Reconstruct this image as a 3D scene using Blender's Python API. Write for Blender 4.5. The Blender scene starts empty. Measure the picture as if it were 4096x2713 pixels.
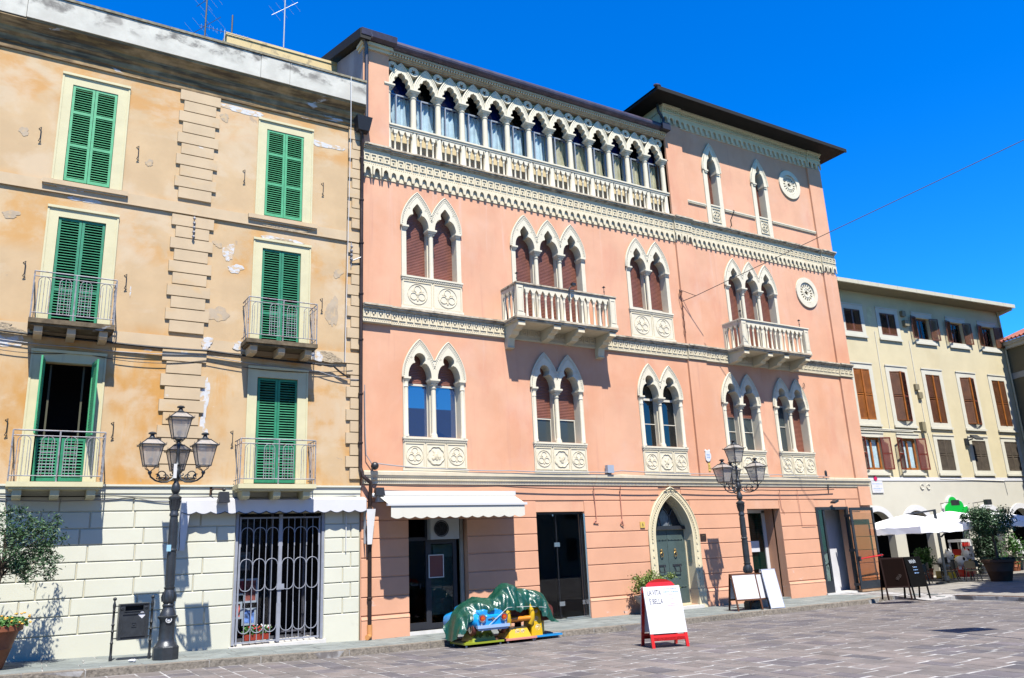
import bpy, math, random
from mathutils import Vector, Matrix
from mathutils.geometry import delaunay_2d_cdt
random.seed(7)
R = math.radians
PI = math.pi
sc = bpy.context.scene
col = sc.collection

# ------------------------------------------------------------------ camera, sky, sun, exposure
cam = bpy.data.objects.new('camera', bpy.data.cameras.new('camera'))
col.objects.link(cam)
sc.camera = cam
cam.data.sensor_width = 36
cam.data.lens = 28.2792
cam.data.clip_end = 2000
def cam_axes(yaw, pitch, roll):
    f = Vector((math.sin(yaw)*math.cos(pitch), math.cos(yaw)*math.cos(pitch), math.sin(pitch)))
    r = Vector((math.cos(yaw), -math.sin(yaw), 0)); u = r.cross(f)
    return r*math.cos(roll)+u*math.sin(roll), -r*math.sin(roll)+u*math.cos(roll), f
cr, cu_, cf = cam_axes(0.555383142, 0.262537057, -0.0456164651)
cam.matrix_world = Matrix(((cr.x, cu_.x, -cf.x, 0), (cr.y, cu_.y, -cf.y, 0), (cr.z, cu_.z, -cf.z, 2.0), (0, 0, 0, 1)))

SUN = Vector((-.22, -1, 1.87)).normalized()          # towards the sun
elev = math.asin(SUN.z); azim = math.atan2(SUN.x, SUN.y)
world = bpy.data.worlds.new('World'); sc.world = world; world.use_nodes = True
wn = world.node_tree.nodes; wl = world.node_tree.links; wn.clear()
sky = wn.new('ShaderNodeTexSky'); sky.sky_type = 'NISHITA'; sky.sun_disc = False
sky.sun_elevation = elev; sky.sun_rotation = azim % (2*PI)
sky.air_density = 1.0; sky.dust_density = 0.0; sky.ozone_density = 3.0
hs = wn.new('ShaderNodeHueSaturation'); hs.inputs['Saturation'].default_value = 1.45; hs.inputs['Value'].default_value = 1.0
tint = wn.new('ShaderNodeMix'); tint.data_type = 'RGBA'; tint.blend_type = 'MULTIPLY'; tint.inputs['Factor'].default_value = 1
tint.inputs[7].default_value = (.34, .98, 1.38, 1)
bg = wn.new('ShaderNodeBackground'); bg.inputs['Strength'].default_value = 0.076
wo = wn.new('ShaderNodeOutputWorld')
wl.new(sky.outputs[0], hs.inputs['Color']); wl.new(hs.outputs[0], tint.inputs[6]); wl.new(tint.outputs[2], bg.inputs['Color']); wl.new(bg.outputs[0], wo.inputs[0])
sd = bpy.data.lights.new('sun', 'SUN'); sd.energy = 5.0; sd.angle = R(.5); sd.color = (1, .955, .865)
so = bpy.data.objects.new('sun', sd); col.objects.link(so)
so.rotation_euler = SUN.to_track_quat('Z', 'Y').to_euler()
so.location = SUN*80
sc.view_settings.view_transform = 'Standard'; sc.view_settings.look = 'None'
sc.view_settings.exposure = 1.44; sc.view_settings.gamma = 1; sc.view_settings.use_curve_mapping = False
sc.render.engine = 'CYCLES'
sc.cycles.max_bounces = 5; sc.cycles.diffuse_bounces = 2; sc.cycles.transparent_max_bounces = 12

# ------------------------------------------------------------------ materials
KA = .50        # albedo scale: the photograph is exposed well above the 'exposure 0' level
def mat(name, c, rough=.8, var=.1, sc_=3., bump=.3, bsc=60., metal=0., spec=.3, rnd=0., ov=(), bd=.006, alpha=None, trans=0):
    m = bpy.data.materials.new(name); m.use_nodes = True
    n = m.node_tree.nodes; l = m.node_tree.links; b = n['Principled BSDF']
    b.inputs['Roughness'].default_value = rough; b.inputs['Metallic'].default_value = metal
    b.inputs['Specular IOR Level'].default_value = spec
    geo = n.new('ShaderNodeNewGeometry'); pos = geo.outputs['Position']
    def noise(scale, vec=None, det=5, dist=0):
        t = n.new('ShaderNodeTexNoise'); t.inputs['Scale'].default_value = scale; t.inputs['Detail'].default_value = det
        t.inputs['Roughness'].default_value = .6; t.inputs['Distortion'].default_value = dist
        l.new(vec if vec else pos, t.inputs['Vector']); return t.outputs['Fac']
    def rng(x, a, bb, lo=0., hi=1.):
        t = n.new('ShaderNodeMapRange'); t.interpolation_type = 'SMOOTHSTEP'
        for i, v in enumerate((a, bb, lo, hi)): t.inputs[i+1].default_value = v
        l.new(x, t.inputs[0]); return t.outputs[0]
    def mul(a, bb):
        t = n.new('ShaderNodeMath'); t.operation = 'MULTIPLY'
        for i, v in enumerate((a, bb)):
            if isinstance(v, (int, float)): t.inputs[i].default_value = v
            else: l.new(v, t.inputs[i])
        return t.outputs[0]
    def mixc(f, a, bb, mode='MIX'):
        t = n.new('ShaderNodeMix'); t.data_type = 'RGBA'; t.blend_type = mode
        for i, v in ((0, f), (6, a), (7, bb)):
            if isinstance(v, (int, float)): t.inputs[i].default_value = v
            elif isinstance(v, tuple): t.inputs[i].default_value = (*v[:3], 1)
            else: l.new(v, t.inputs[i])
        return t.outputs[2]
    kk = KA if metal < .6 else 1
    c = tuple(x*kk for x in c); ov = [(tuple(x*kk for x in o[0]),)+tuple(o[1:]) for o in ov]
    c0 = tuple(max(0, x*(1-var)) for x in c); c1 = tuple(min(1, x*(1+var)) for x in c)
    out = mixc(rng(noise(sc_), .3, .7), c0, c1)
    sep = None
    for o in ov:
        oc, st, sv, lo, hi, zr = o[:6]
        mp = n.new('ShaderNodeMapping'); mp.inputs['Scale'].default_value = sv; l.new(pos, mp.inputs['Vector'])
        if len(o) > 6: mp.inputs['Location'].default_value = (o[6], o[6]*2.3, o[6]*.7)
        f = rng(noise(1., mp.outputs[0], 8, .3), lo, hi)
        if zr:
            if sep is None:
                sp = n.new('ShaderNodeSeparateXYZ'); l.new(pos, sp.inputs[0]); sep = sp.outputs['Z']
            z0, z1, s = zr
            f = mul(f, mul(rng(sep, z0-s, z0), rng(sep, z1, z1+s, 1., 0.)))
        out = mixc(mul(f, st), out, oc)
    if rnd:
        oi = n.new('ShaderNodeObjectInfo')
        out = mixc(1., out, rngc(n, l, oi.outputs['Random'], rnd), 'MULTIPLY')
    l.new(out, b.inputs['Base Color'])
    if bump:
        bp = n.new('ShaderNodeBump'); bp.inputs['Strength'].default_value = bump; bp.inputs['Distance'].default_value = bd
        l.new(noise(bsc), bp.inputs['Height']); l.new(bp.outputs[0], b.inputs['Normal'])
    if alpha is not None: b.inputs['Alpha'].default_value = alpha
    return m
def rngc(n, l, x, rnd):
    w = n.new('ShaderNodeTexWhiteNoise'); w.noise_dimensions = '1D'; l.new(x, w.inputs['W'])
    t = n.new('ShaderNodeMix'); t.data_type = 'RGBA'; l.new(w.outputs['Value'], t.inputs[0])
    t.inputs[6].default_value = (1-rnd, 1-rnd*.9, 1-rnd*.8, 1); t.inputs[7].default_value = (1+rnd, 1+rnd*.8, 1+rnd*.75, 1)
    return t.outputs[2]
def flat(name, c, rough=.5, metal=0., spec=.5, coat=0):
    if metal < .6: c = tuple(x*KA for x in c)
    m = bpy.data.materials.new(name); m.use_nodes = True; b = m.node_tree.nodes['Principled BSDF']
    b.inputs['Base Color'].default_value = (*c, 1); b.inputs['Roughness'].default_value = rough
    b.inputs['Metallic'].default_value = metal; b.inputs['Specular IOR Level'].default_value = spec
    b.inputs['Coat Weight'].default_value = coat
    return m
def glassmat(name, tintc=(.9, .95, .95), refl=1.0, rough=.02):
    m = bpy.data.materials.new(name); m.use_nodes = True; n = m.node_tree.nodes; l = m.node_tree.links; n.clear()
    t = n.new('ShaderNodeBsdfTransparent'); t.inputs[0].default_value = (*tintc, 1)
    g = n.new('ShaderNodeBsdfGlossy'); g.inputs['Roughness'].default_value = rough
    f = n.new('ShaderNodeFresnel'); f.inputs[0].default_value = 1.45
    mm = n.new('ShaderNodeMath'); mm.operation = 'MULTIPLY'; mm.use_clamp = True
    mx = n.new('ShaderNodeMixShader'); o = n.new('ShaderNodeOutputMaterial')
    ge = n.new('ShaderNodeNewGeometry'); gs = n.new('ShaderNodeMath'); gs.operation = 'MULTIPLY'; gs.inputs[1].default_value = refl; l.new(ge.outputs['Backfacing'], gs.inputs[0]); nb = n.new('ShaderNodeMath'); nb.operation = 'SUBTRACT'; nb.inputs[0].default_value = refl; l.new(gs.outputs[0], nb.inputs[1]); l.new(nb.outputs[0], mm.inputs[1])
    l.new(f.outputs[0], mm.inputs[0]); l.new(mm.outputs[0], mx.inputs[0]); l.new(t.outputs[0], mx.inputs[1]); l.new(g.outputs[0], mx.inputs[2]); l.new(mx.outputs[0], o.inputs[0])
    return m

PINK = (.85, .47, .30)
m_pink = mat('pink_plaster', PINK, .9, .06, .8, .3, 90, ov=[
    ((.78, .36, .20), .55, (.35, .4, .25), .45, .65, None, 12.), ((.60, .30, .22), .38, (6., 5, .20), .57, .76, None, 17.), ((.84, .55, .42), .4, (.7, .6, .5), .52, .70, None, 27.),
    ((.86, .62, .52), .5, (5., 5, .18), .56, .75, (12.0, 13.6, .9)),
    ((.86, .62, .52), .35, (5., 5, .2), .58, .75, (7.7, 8.8, .6), 3.),
    ((.74, .29, .19), .35, (1.2, 1, .5), .5, .75, None, 8.),
    ((.62, .22, .15), .35, (3, 3, 1.5), .62, .7, (0, .9, .3), 5.),
    ((.85, .74, .68), .6, (1.6, 1, 2.), .62, .68, (-.1, .55, .15), 11.)])
m_pinkblock = mat('pink_render_course', (.84, .445, .28), .9, .05, 1.2, .25, 90, ov=[
    ((.55, .19, .13), .4, (3, 3, 2), .63, .69, (0, 1.3, .2), 5.), ((.86, .72, .66), .55, (1.5, 1, 2.5), .62, .68, (-.1, .9, .2), 11.)])
m_tan = mat('ochre_plaster', (.70, .50, .285), .92, .07, 1.1, .35, 70, ov=[
    ((.66, .33, .075), .9, (.55, .5, .35), .40, .60, (3.9, 7.7, .5), 1.),
    ((.72, .38, .11), .75, (2.4, 2, .4), .52, .68, (3.9, 7.6, .3), 7.),
    ((.70, .38, .12), .8, (1.2, 1, 1.2), .40, .62, (10.0, 11.3, .5), 4.),
    ((.70, .37, .12), .8, (.9, 1, 1.8), .38, .60, (13.9, 15.1, .4), 2.),
    ((.78, .64, .46), .5, (.5, .5, .7), .5, .62, None, 9.),
    ((.44, .36, .27), .6, (1.3, 1.3, 1.6), .685, .70, None, 21.),
    ((.84, .84, .86), .85, (.8, .8, 2.4), .70, .73, None, 14.)])
m_tantrim = mat('sand_plaster', (.69, .53, .34), .9, .06, 1.5, .3, 70, ov=[((.74, .47, .2), .5, (1, 1, 1.5), .55, .7, None), ((.8, .8, .8), .7, (1.1, 1, 1.5), .69, .72, None, 5.)])
m_trim = mat('cream_paint', (.76, .70, .44), .8, .05, 2, .2, 60, ov=[((.5, .45, .32), .3, (6, 6, 1.2), .62, .75, None)])
m_white = mat('white_wall_paint', (.78, .775, .64), .75, .03, 1.2, .2, 50, rnd=.02, ov=[((.55, .53, .45), .35, (1.6, 1, 1.6), .6, .75, (-.2, .9, .3))])
m_whitegroove = mat('groove_paint', (.66, .62, .46), .85, .05)
m_stone = mat('carved_limestone', (.86, .76, .54), .8, .06, 3, .35, 45, ov=[((.80, .60, .38), .45, (2.5, 2.5, 1.), .55, .72, None), ((.30, .26, .2), .3, (5, 5, 1.6), .66, .78, None, 6.)])
m_stonew = mat('pale_column_stone', (.87, .80, .62), .75, .04, 3, .3, 45, ov=[((.80, .64, .45), .35, (3, 3, 1.), .6, .75, None)])
m_stonedk = mat('weathered_ledge_stone', (.66, .57, .43), .9, .2, 6, .5, 30, ov=[((.14, .12, .09), .75, (3, 4, 9), .50, .64, None), ((.62, .38, .22), .5, (2, 2, 6), .55, .7, None, 4.)])
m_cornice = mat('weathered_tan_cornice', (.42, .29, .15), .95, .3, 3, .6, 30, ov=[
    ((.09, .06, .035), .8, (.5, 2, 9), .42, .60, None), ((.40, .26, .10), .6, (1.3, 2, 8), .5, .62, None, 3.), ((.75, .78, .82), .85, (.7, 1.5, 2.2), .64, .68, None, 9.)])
m_parapet = mat('lime_parapet', (.70, .68, .60), .9, .1, 2, .5, 25, ov=[
    ((.13, .12, .11), .85, (2.2, 3, 3.), .46, .66, (16.2, 16.7, .3)), ((.60, .57, .50), .5, (1.2, 1, 1.2), .5, .68, None, 5.)])
m_cap = mat('mossy_coping', (.30, .27, .19), .95, .3, 8, .6, 30)
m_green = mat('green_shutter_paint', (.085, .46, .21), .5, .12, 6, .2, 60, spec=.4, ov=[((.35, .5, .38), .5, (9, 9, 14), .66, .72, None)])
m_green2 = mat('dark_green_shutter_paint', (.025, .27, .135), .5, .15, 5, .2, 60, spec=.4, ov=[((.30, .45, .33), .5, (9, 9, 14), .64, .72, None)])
m_roll = mat('brown_roller_slats', (.33, .13, .085), .35, .12, 3, .1, 60, spec=.5)
m_dark = mat('dark_interior', (.008, .008, .009), .9, .1, 3, 0)
m_darkpane = flat('dark_window_pane', (.004, .006, .008), .03, 0, .9)
m_blackmetal = mat('black_iron', (.035, .037, .04), .45, .2, 8, .3, 90, metal=.3, spec=.5, ov=[((.16, .08, .04), .4, (6, 6, 6), .62, .75, None)])
m_castiron = mat('grey_cast_iron', (.062, .07, .08), .38, .18, 7, .35, 90, metal=.45, spec=.5)
m_zinc = mat('galvanised_rail', (.36, .36, .38), .6, .2, 9, .3, 90, metal=.0, ov=[((.28, .12, .05), .8, (12, 12, 12), .55, .65, None)])
m_gate = mat('grey_gate_metal', (.34, .36, .42), .5, .1, 5, .1)
m_pipe = mat('brown_drainpipe', (.055, .035, .03), .45, .25, 4, .2, metal=.3, ov=[((.22, .18, .15), .5, (8, 8, 3), .6, .7, None)])
m_copper = mat('purple_grey_gutter', (.115, .095, .13), .45, .2, 3, .3, 40, metal=.5, ov=[((.40, .40, .46), .7, (5, 5, .5), .62, .72, None)])
m_whitecloth = mat('white_awning_cloth', (.80, .80, .82), .8, .03, 2, .15, 20)
m_creamcloth = mat('cream_awning_cloth', (.82, .79, .68), .8, .02, 2, .15, 30)
m_whiteplastic = flat('white_enamel', (.8, .8, .8), .35)
m_edge = flat('navy_hem', (.02, .03, .07), .7)
m_glass = glassmat('clear_glass', (.97, .98, .98), 1.0)
m_smoke = glassmat('tinted_glass', (.45, .55, .52), 1.2)
m_lamp = bpy.data.materials.new('frosted_lamp_glass'); m_lamp.use_nodes = True
_b = m_lamp.node_tree.nodes['Principled BSDF']; _b.inputs['Base Color'].default_value = (.30, .275, .25, 1); _b.inputs['Roughness'].default_value = .35; _b.inputs['Alpha'].default_value = .58
m_curtw = mat('pale_blue_curtain', (.62, .80, .88), .85, .12, 3, .1, 30)
m_curty = mat('beige_curtain', (.60, .56, .36), .85, .15, 3, .1, 30)
m_blueglass = flat('blue_stained_pane', (.004, .02, .14), .05, 0, .9)
m_road = mat('porphyry_paver', (.205, .178, .165), .75, .2, 1.7, .5, 25, rnd=.15, spec=.35, ov=[((.15, .14, .145), .4, (.5, .5, 1), .5, .65, None), ((.32, .29, .27), .3, (7, 7, 1), .62, .72, None, 3.)])
m_road2 = mat('porphyry_paver_dark', (.15, .135, .142), .75, .22, 1.7, .5, 25, rnd=.2, spec=.35, ov=[((.32, .29, .27), .3, (7, 7, 1), .62, .72, None, 3.)])
m_mortar = mat('paving_mortar', (.46, .45, .44), .95, .2, 3, .5, 40, ov=[((.19, .17, .16), .9, (1.3, 1.3, 1), .46, .56, None)])
m_slab = mat('slate_slab', (.235, .262, .25), .8, .2, 2.5, .6, 18, rnd=.14, ov=[((.20, .19, .13), .4, (1.2, 1.2, 1), .6, .7, None)])
m_kerb = mat('granite_kerb', (.25, .22, .18), .9, .3, 14, .8, 25, rnd=.1, ov=[((.07, .06, .05), .5, (9, 9, 9), .55, .65, None)], bd=.02)
m_terra = mat('terracotta', (.33, .11, .05), .6, .15, 5, .3, 40, ov=[((.45, .30, .22), .4, (4, 4, 2), .6, .75, None)])
m_leaf = mat('olive_leaf', (.040, .105, .035), .55, .45, 14, 0, spec=.4)
m_leaf2 = mat('bright_leaf', (.05, .16, .02), .5, .45, 12, 0, spec=.4)
m_leaf3 = mat('dark_leaf', (.022, .06, .022), .55, .4, 12, 0, spec=.4)
m_leafy = mat('yellow_green_leaf', (.17, .24, .04), .5, .35, 14, 0)
m_bark = mat('bark', (.09, .07, .05), .9, .3, 10, .6, 30)
m_yflower = flat('orange_yellow_petal', (.85, .42, .02), .6)
m_rflower = flat('red_petal', (.6, .01, .02), .6); m_wflower = flat('white_petal', (.8, .8, .8), .6)
m_brownsh = mat('varnished_brown_shutter', (.17, .062, .022), .45, .25, 3, .1, spec=.4)
m_orangesh = mat('orange_wood', (.42, .14, .025), .45, .2, 4, .1, spec=.4)
m_greysh = mat('weathered_grey_shutter', (.11, .085, .06), .7, .25, 5, .2)
m_redsh = mat('red_brown_shutter', (.19, .035, .02), .45, .2, 4, .1, spec=.4)
m_yellow = mat('pale_yellow_plaster', (.76, .66, .42), .9, .05, .8, .2, 60, ov=[((.66, .55, .33), .5, (.5, .5, .4), .5, .7, None), ((.78, .72, .45), .6, (1.2, 1, 1.6), .68, .7, (11, 15, .5), 4.)])
m_ycream = mat('pale_cream_plaster', (.70, .67, .57), .9, .03, .8, .2, 60)
m_yband = mat('white_band_paint', (.80, .80, .82), .8, .03)
m_framew = mat('white_window_surround', (.76, .73, .60), .8, .04, 2)
m_olive = mat('drab_olive_plaster', (.20, .17, .10), .9, .08, 1, .2)
m_rooftile = mat('red_roof_tile', (.42, .13, .09), .8, .25, 3, .5, 30, rnd=.15)
m_eave = mat('dark_eave_boards', (.008, .007, .006), .8, .3, 3, .3)
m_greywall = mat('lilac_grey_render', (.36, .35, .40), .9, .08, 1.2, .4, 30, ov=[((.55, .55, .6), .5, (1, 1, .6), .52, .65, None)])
m_ochrewall = mat('yellow_parapet_render', (.80, .62, .32), .9, .07, 1.5, .4, 30, ov=[((.22, .19, .14), .6, (3, 3, 2.), .55, .68, (18.0, 19.2, .3)), ((.45, .16, .03), .8, (4., 3, .3), .70, .74, None, 6.)])
m_red = flat('red_enamel', (.70, .012, .008), .35, 0, .5, .3)
m_board = mat('white_board_sheet', (.80, .80, .84), .5, .02, 2, 0)
m_woodbr = mat('brown_wood', (.12, .045, .018), .55, .2, 6, .2)
m_black = mat('black_slate_board', (.006, .006, .006), .9, .2, 6, .1, spec=.05)
m_rbase = flat('sky_blue_enamel', (.01, .33, .78), .22, 0, .5, .6)
m_rlight = flat('pale_blue_enamel', (.38, .55, .85), .3, 0, .5, .4)
m_ryel = flat('yellow_enamel', (.80, .50, .01), .3, 0, .5, .4)
m_rora = flat('orange_enamel', (.80, .28, .01), .3, 0, .5, .4)
m_rgreen = flat('yellow_green_enamel', (.32, .38, .02), .4, 0, .5, .2)
m_rsalmon = flat('salmon_enamel', (.75, .30, .24), .35)
m_rubber = flat('rubber', (.02, .012, .01), .7); m_maroon = flat('maroon_tyre', (.13, .02, .012), .6)
m_tarp = mat('green_tarpaulin', (.006, .075, .045), .32, .2, 4, .5, 9, spec=.6, bd=.04)
m_chrome = flat('brushed_metal', (.6, .6, .6), .25, 1.)
m_doorgreen = mat('grey_green_door', (.075, .115, .11), .55, .1, 3, .2, 40, spec=.4)
m_brass = flat('old_brass', (.35, .22, .08), .4, .9)
m_teal = mat('teal_sheet', (.03, .30, .27), .5, .12, 1.5, 0)
m_shopteal = mat('teal_shop_interior', (.01, .05, .045), .6, .4, 1.2, 0)
m_silver = flat('silver_frame', (.45, .46, .48), .35, .6)
m_greybox = flat('grey_box', (.42, .48, .58), .5)
m_signyel = flat('yellow_sign', (.80, .55, .12), .6)
m_text = flat('dark_print', (.05, .06, .10), .7); m_textred = flat('pink_print', (.75, .2, .3), .7); m_textw = flat('chalk', (.7, .75, .8), .8); m_textbl = flat('blue_print', (.25, .42, .72), .7)
m_cable = mat('black_cable', (.02, .02, .022), .6, .2, 8, 0); m_cableg = flat('grey_cable', (.35, .35, .37), .6); m_cablep = flat('pink_painted_cable', (.62, .25, .17), .8)
m_alu = flat('aluminium', (.40, .44, .48), .4, 0)
m_signgreen = flat('green_sign_face', (.0, .55, .06), .5)
m_tanplastic = mat('beige_chair_plastic', (.42, .30, .15), .6, .1, 4, 0)
m_pinkglow = flat('reddish_poster', (.19, .035, .025), .5)
m_inwhite = mat('white_interior_plaster', (.78, .78, .82), .8, .03)
m_ledge = mat('white_marble', (.78, .76, .72), .5, .06, 5, .1)
m_awnfix = flat('awning_cassette', (.78, .79, .8), .4)
m_bluedoor = flat('blue_frame', (.05, .10, .28), .4)

# ------------------------------------------------------------------ mesh helpers
WM = {}
class MB:
    def __init__(s): s.v = []; s.f = []; s.mi = []; s.cur = 0
    def add(s, vs, fs):
        k = len(s.v); s.v += [tuple(p) for p in vs]; s.f += [tuple(i+k for i in f) for f in fs]; s.mi += [s.cur]*len(fs); return s
    def box(s, x0, x1, y0, y1, z0, z1):
        return s.add([(x0,y0,z0),(x1,y0,z0),(x1,y1,z0),(x0,y1,z0),(x0,y0,z1),(x1,y0,z1),(x1,y1,z1),(x0,y1,z1)],
                     [(0,1,5,4),(1,2,6,5),(2,3,7,6),(3,0,4,7),(4,5,6,7),(3,2,1,0)])
    def obox(s, c, d, M3):        # box centred c, half dims d, oriented by 3x3 matrix
        vs = [Vector(c)+M3@Vector((a*d[0], b*d[1], e*d[2])) for a, b, e in ((-1,-1,-1),(1,-1,-1),(1,1,-1),(-1,1,-1),(-1,-1,1),(1,-1,1),(1,1,1),(-1,1,1))]
        return s.add(vs, [(0,1,5,4),(1,2,6,5),(2,3,7,6),(3,0,4,7),(4,5,6,7),(3,2,1,0)])
    def hexa(s, a): return s.add(a, [(0,1,5,4),(1,2,6,5),(2,3,7,6),(3,0,4,7),(4,5,6,7),(3,2,1,0)])
    def plate(s, outer, holes, y0, y1, back=False, ax='xz'):
        loops = [outer]+list(holes); vs = []; ed = []
        for L in loops:
            k = len(vs); vs += [Vector(p) for p in L]; ed += [(k+i, k+(i+1) % len(L)) for i in range(len(L))]
        ov, oe, of, *_ = delaunay_2d_cdt(vs, ed, [], 0, 1e-6)
        def inside(p, L):
            c = False; j = len(L)-1
            for i in range(len(L)):
                if (L[i][1] > p[1]) != (L[j][1] > p[1]) and p[0] < (L[j][0]-L[i][0])*(p[1]-L[i][1])/(L[j][1]-L[i][1])+L[i][0]: c = not c
                j = i
            return c
        keep = []
        for t in of:
            g = sum((ov[i] for i in t), Vector((0, 0)))/len(t)
            if inside(g, outer) and not any(inside(g, h) for h in holes):
                a, b, c = ov[t[0]], ov[t[1]], ov[t[2]]
                if (b-a).cross(c-a) < 0: t = tuple(reversed(t))
                keep.append(tuple(t))
        P = (lambda p, y: (p[0], y, p[1])) if ax == 'xz' else ((lambda p, y: (y, p[0], p[1])) if ax == 'yz' else (lambda p, y: (p[0], p[1], y)))
        s.add([P(p, y0) for p in ov], keep)
        if back: s.add([P(p, y1) for p in ov], [tuple(reversed(t)) for t in keep])
        if y1 != y0:
            for li, L in enumerate(loops):
                ar = sum(L[i][0]*L[(i+1) % len(L)][1]-L[(i+1) % len(L)][0]*L[i][1] for i in range(len(L)))
                LL = list(L) if (ar > 0) == (li == 0) else list(reversed(L))
                N = len(LL)
                s.add([P(p, y0) for p in LL]+[P(p, y1) for p in LL], [(i, N+i, N+(i+1) % N, (i+1) % N) for i in range(N)])
        return s
    def lathe(s, prof, cx=0, cy=0, cz=0, seg=12, cap=True, rot=0):
        vs = []; fs = []; n = len(prof)
        for r, z in prof:
            for k in range(seg): a = 2*PI*k/seg+rot; vs.append((cx+r*math.cos(a), cy+r*math.sin(a), cz+z))
        for i in range(n-1):
            for k in range(seg):
                k2 = (k+1) % seg; fs.append((i*seg+k, i*seg+k2, (i+1)*seg+k2, (i+1)*seg+k))
        if cap:
            fs.append(tuple(range(seg-1, -1, -1))); fs.append(tuple((n-1)*seg+k for k in range(seg)))
        return s.add(vs, fs)
    def tube(s, pts, r, seg=6, closed=False, taper=None):
        pts = [Vector(p) for p in pts]; n = len(pts); vs = []; fs = []
        up = Vector((0, 0, 1)); prev = None
        for i, p in enumerate(pts):
            a = pts[(i-1) % n] if closed or i else p; b = pts[(i+1) % n] if closed or i < n-1 else p
            d = (b-a)
            if d.length < 1e-9: d = up
            d.normalize()
            if prev is None:
                u = d.orthogonal().normalized()
            else: u = (prev-d*prev.dot(d)); u = u.normalized() if u.length > 1e-6 else d.orthogonal().normalized()
            prev = u; w = d.cross(u); rr = r if taper is None else r+(taper-r)*i/max(1, n-1)
            for k in range(seg):
                an = 2*PI*k/seg; vs.append(p+u*(rr*math.cos(an))+w*(rr*math.sin(an)))
        for i in range(n if closed else n-1):
            j = (i+1) % n
            for k in range(seg): fs.append((i*seg+k, i*seg+(k+1) % seg, j*seg+(k+1) % seg, j*seg+k))
        if not closed: fs.append(tuple(range(seg-1, -1, -1))); fs.append(tuple((n-1)*seg+k for k in range(seg)))
        return s.add(vs, fs)
    def ball(s, c, r, seg=8, sq=(1, 1, 1)):
        n = max(4, seg//2+1)
        prof = [(max(1e-4, r*math.sin(PI*i/n)), -r*math.cos(PI*i/n)) for i in range(n+1)]
        k = len(s.v); s.lathe(prof, 0, 0, 0, seg, False)
        for i in range(k, len(s.v)):
            p = s.v[i]; s.v[i] = (c[0]+p[0]*sq[0], c[1]+p[1]*sq[1], c[2]+p[2]*sq[2])
        return s
    def build(s, name, m, parent=None, local=False, smooth=None, loc=None, rz=0, kind=None):
        me = bpy.data.meshes.new(name); me.from_pydata(s.v, [], s.f)
        ms = m if isinstance(m, (list, tuple)) else [m]
        for x in ms: me.materials.append(x)
        if len(ms) > 1: me.polygons.foreach_set('material_index', s.mi)
        if smooth:
            me.polygons.foreach_set('use_smooth', [True]*len(me.polygons)); me.set_sharp_from_angle(angle=R(smooth))
        me.update()
        return inst(name, me, parent, loc, rz, local, kind)
def inst(name, me, parent=None, loc=None, rz=0, local=False, kind=None, rot=None):
    o = bpy.data.objects.new(name, me); col.objects.link(o)
    if loc is not None: o.location = loc
    if rot is not None: o.rotation_euler = rot
    else: o.rotation_euler = (0, 0, rz)
    if parent is not None:
        o.parent = parent
        if not local: o.matrix_parent_inverse = WM.get(parent.name, Matrix()).inverted()
    if kind: o['kind'] = kind
    WM[o.name] = Matrix.Translation(loc) @ Matrix.Rotation(rz, 4, 'Z') if loc is not None else Matrix()
    return o
def tag(o, label=None, cat=None, group=None, kind=None):
    if label: o['label'] = label
    if cat: o['category'] = cat
    if group: o['group'] = group
    if kind: o['kind'] = kind
    return o
def thing(name, label, cat, loc, rz=0, group=None):
    o = bpy.data.objects.new(name, None); col.objects.link(o); o.location = loc; o.rotation_euler = (0, 0, rz); o.empty_display_size = .2
    WM[o.name] = Matrix.Translation(loc) @ Matrix.Rotation(rz, 4, 'Z')
    return tag(o, label, cat, group)
KIDS = {}
def dup(root, loc, rz, label=None, group=None):
    r = root.copy(); col.objects.link(r); r.location = loc; r.rotation_euler = (0, 0, rz)
    if label: r['label'] = label
    if group: r['group'] = group
    for ch in [o for o in bpy.data.objects if o.parent == root]:
        c = ch.copy(); col.objects.link(c); c.parent = r
        for g in [o for o in bpy.data.objects if o.parent == ch]:
            d = g.copy(); col.objects.link(d); d.parent = c
    return r
def text(body, size, m, name, parent, M4, ext=.0015, font_scale=(1, 1), local=False):
    cu = bpy.data.curves.new(name, 'FONT'); cu.body = body; cu.size = size; cu.extrude = ext; cu.align_x = 'CENTER'; cu.align_y = 'CENTER'
    o = bpy.data.objects.new('tmp', cu); col.objects.link(o)
    dg = bpy.context.evaluated_depsgraph_get(); me = bpy.data.meshes.new_from_object(o.evaluated_get(dg))
    bpy.data.objects.remove(o); me.transform(Matrix.Diagonal((*font_scale, 1, 1))); me.transform(M4)
    me.materials.clear(); me.materials.append(m)
    return inst(name, me, parent, local=local)
FACE = Matrix.Rotation(PI/2, 4, 'X')          # text plane facing -Y
def gz(x):
    x = x if x > -4 else -4
    if x >= 8.4: return 0.
    return (8.4-x)*.0325 if x < 5 else (8.4-x)*.0325
def rectp(x0, x1, z0, z1): return [(x0, z0), (x1, z0), (x1, z1), (x0, z1)]
def gothic(cx, w, s, h, n=10, k=0.):
    """points from the right spring over the apex to the left spring"""
    rr = (w*w+h*h)/(2*w); a1 = math.acos(max(-1, min(1, (rr-w)/rr)))
    half = []
    for i in range(n+1):
        a = a1*i/n; x = (w-rr)+rr*math.cos(a); z = rr*math.sin(a); t = i/n
        x *= 1-k*4*t**3*(1-t)
        half.append((max(x, 0), z))
    half[-1] = (0, h)
    return [(cx+x, s+z) for x, z in half]+[(cx-x, s+z) for x, z in reversed(half[:-1])]
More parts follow.
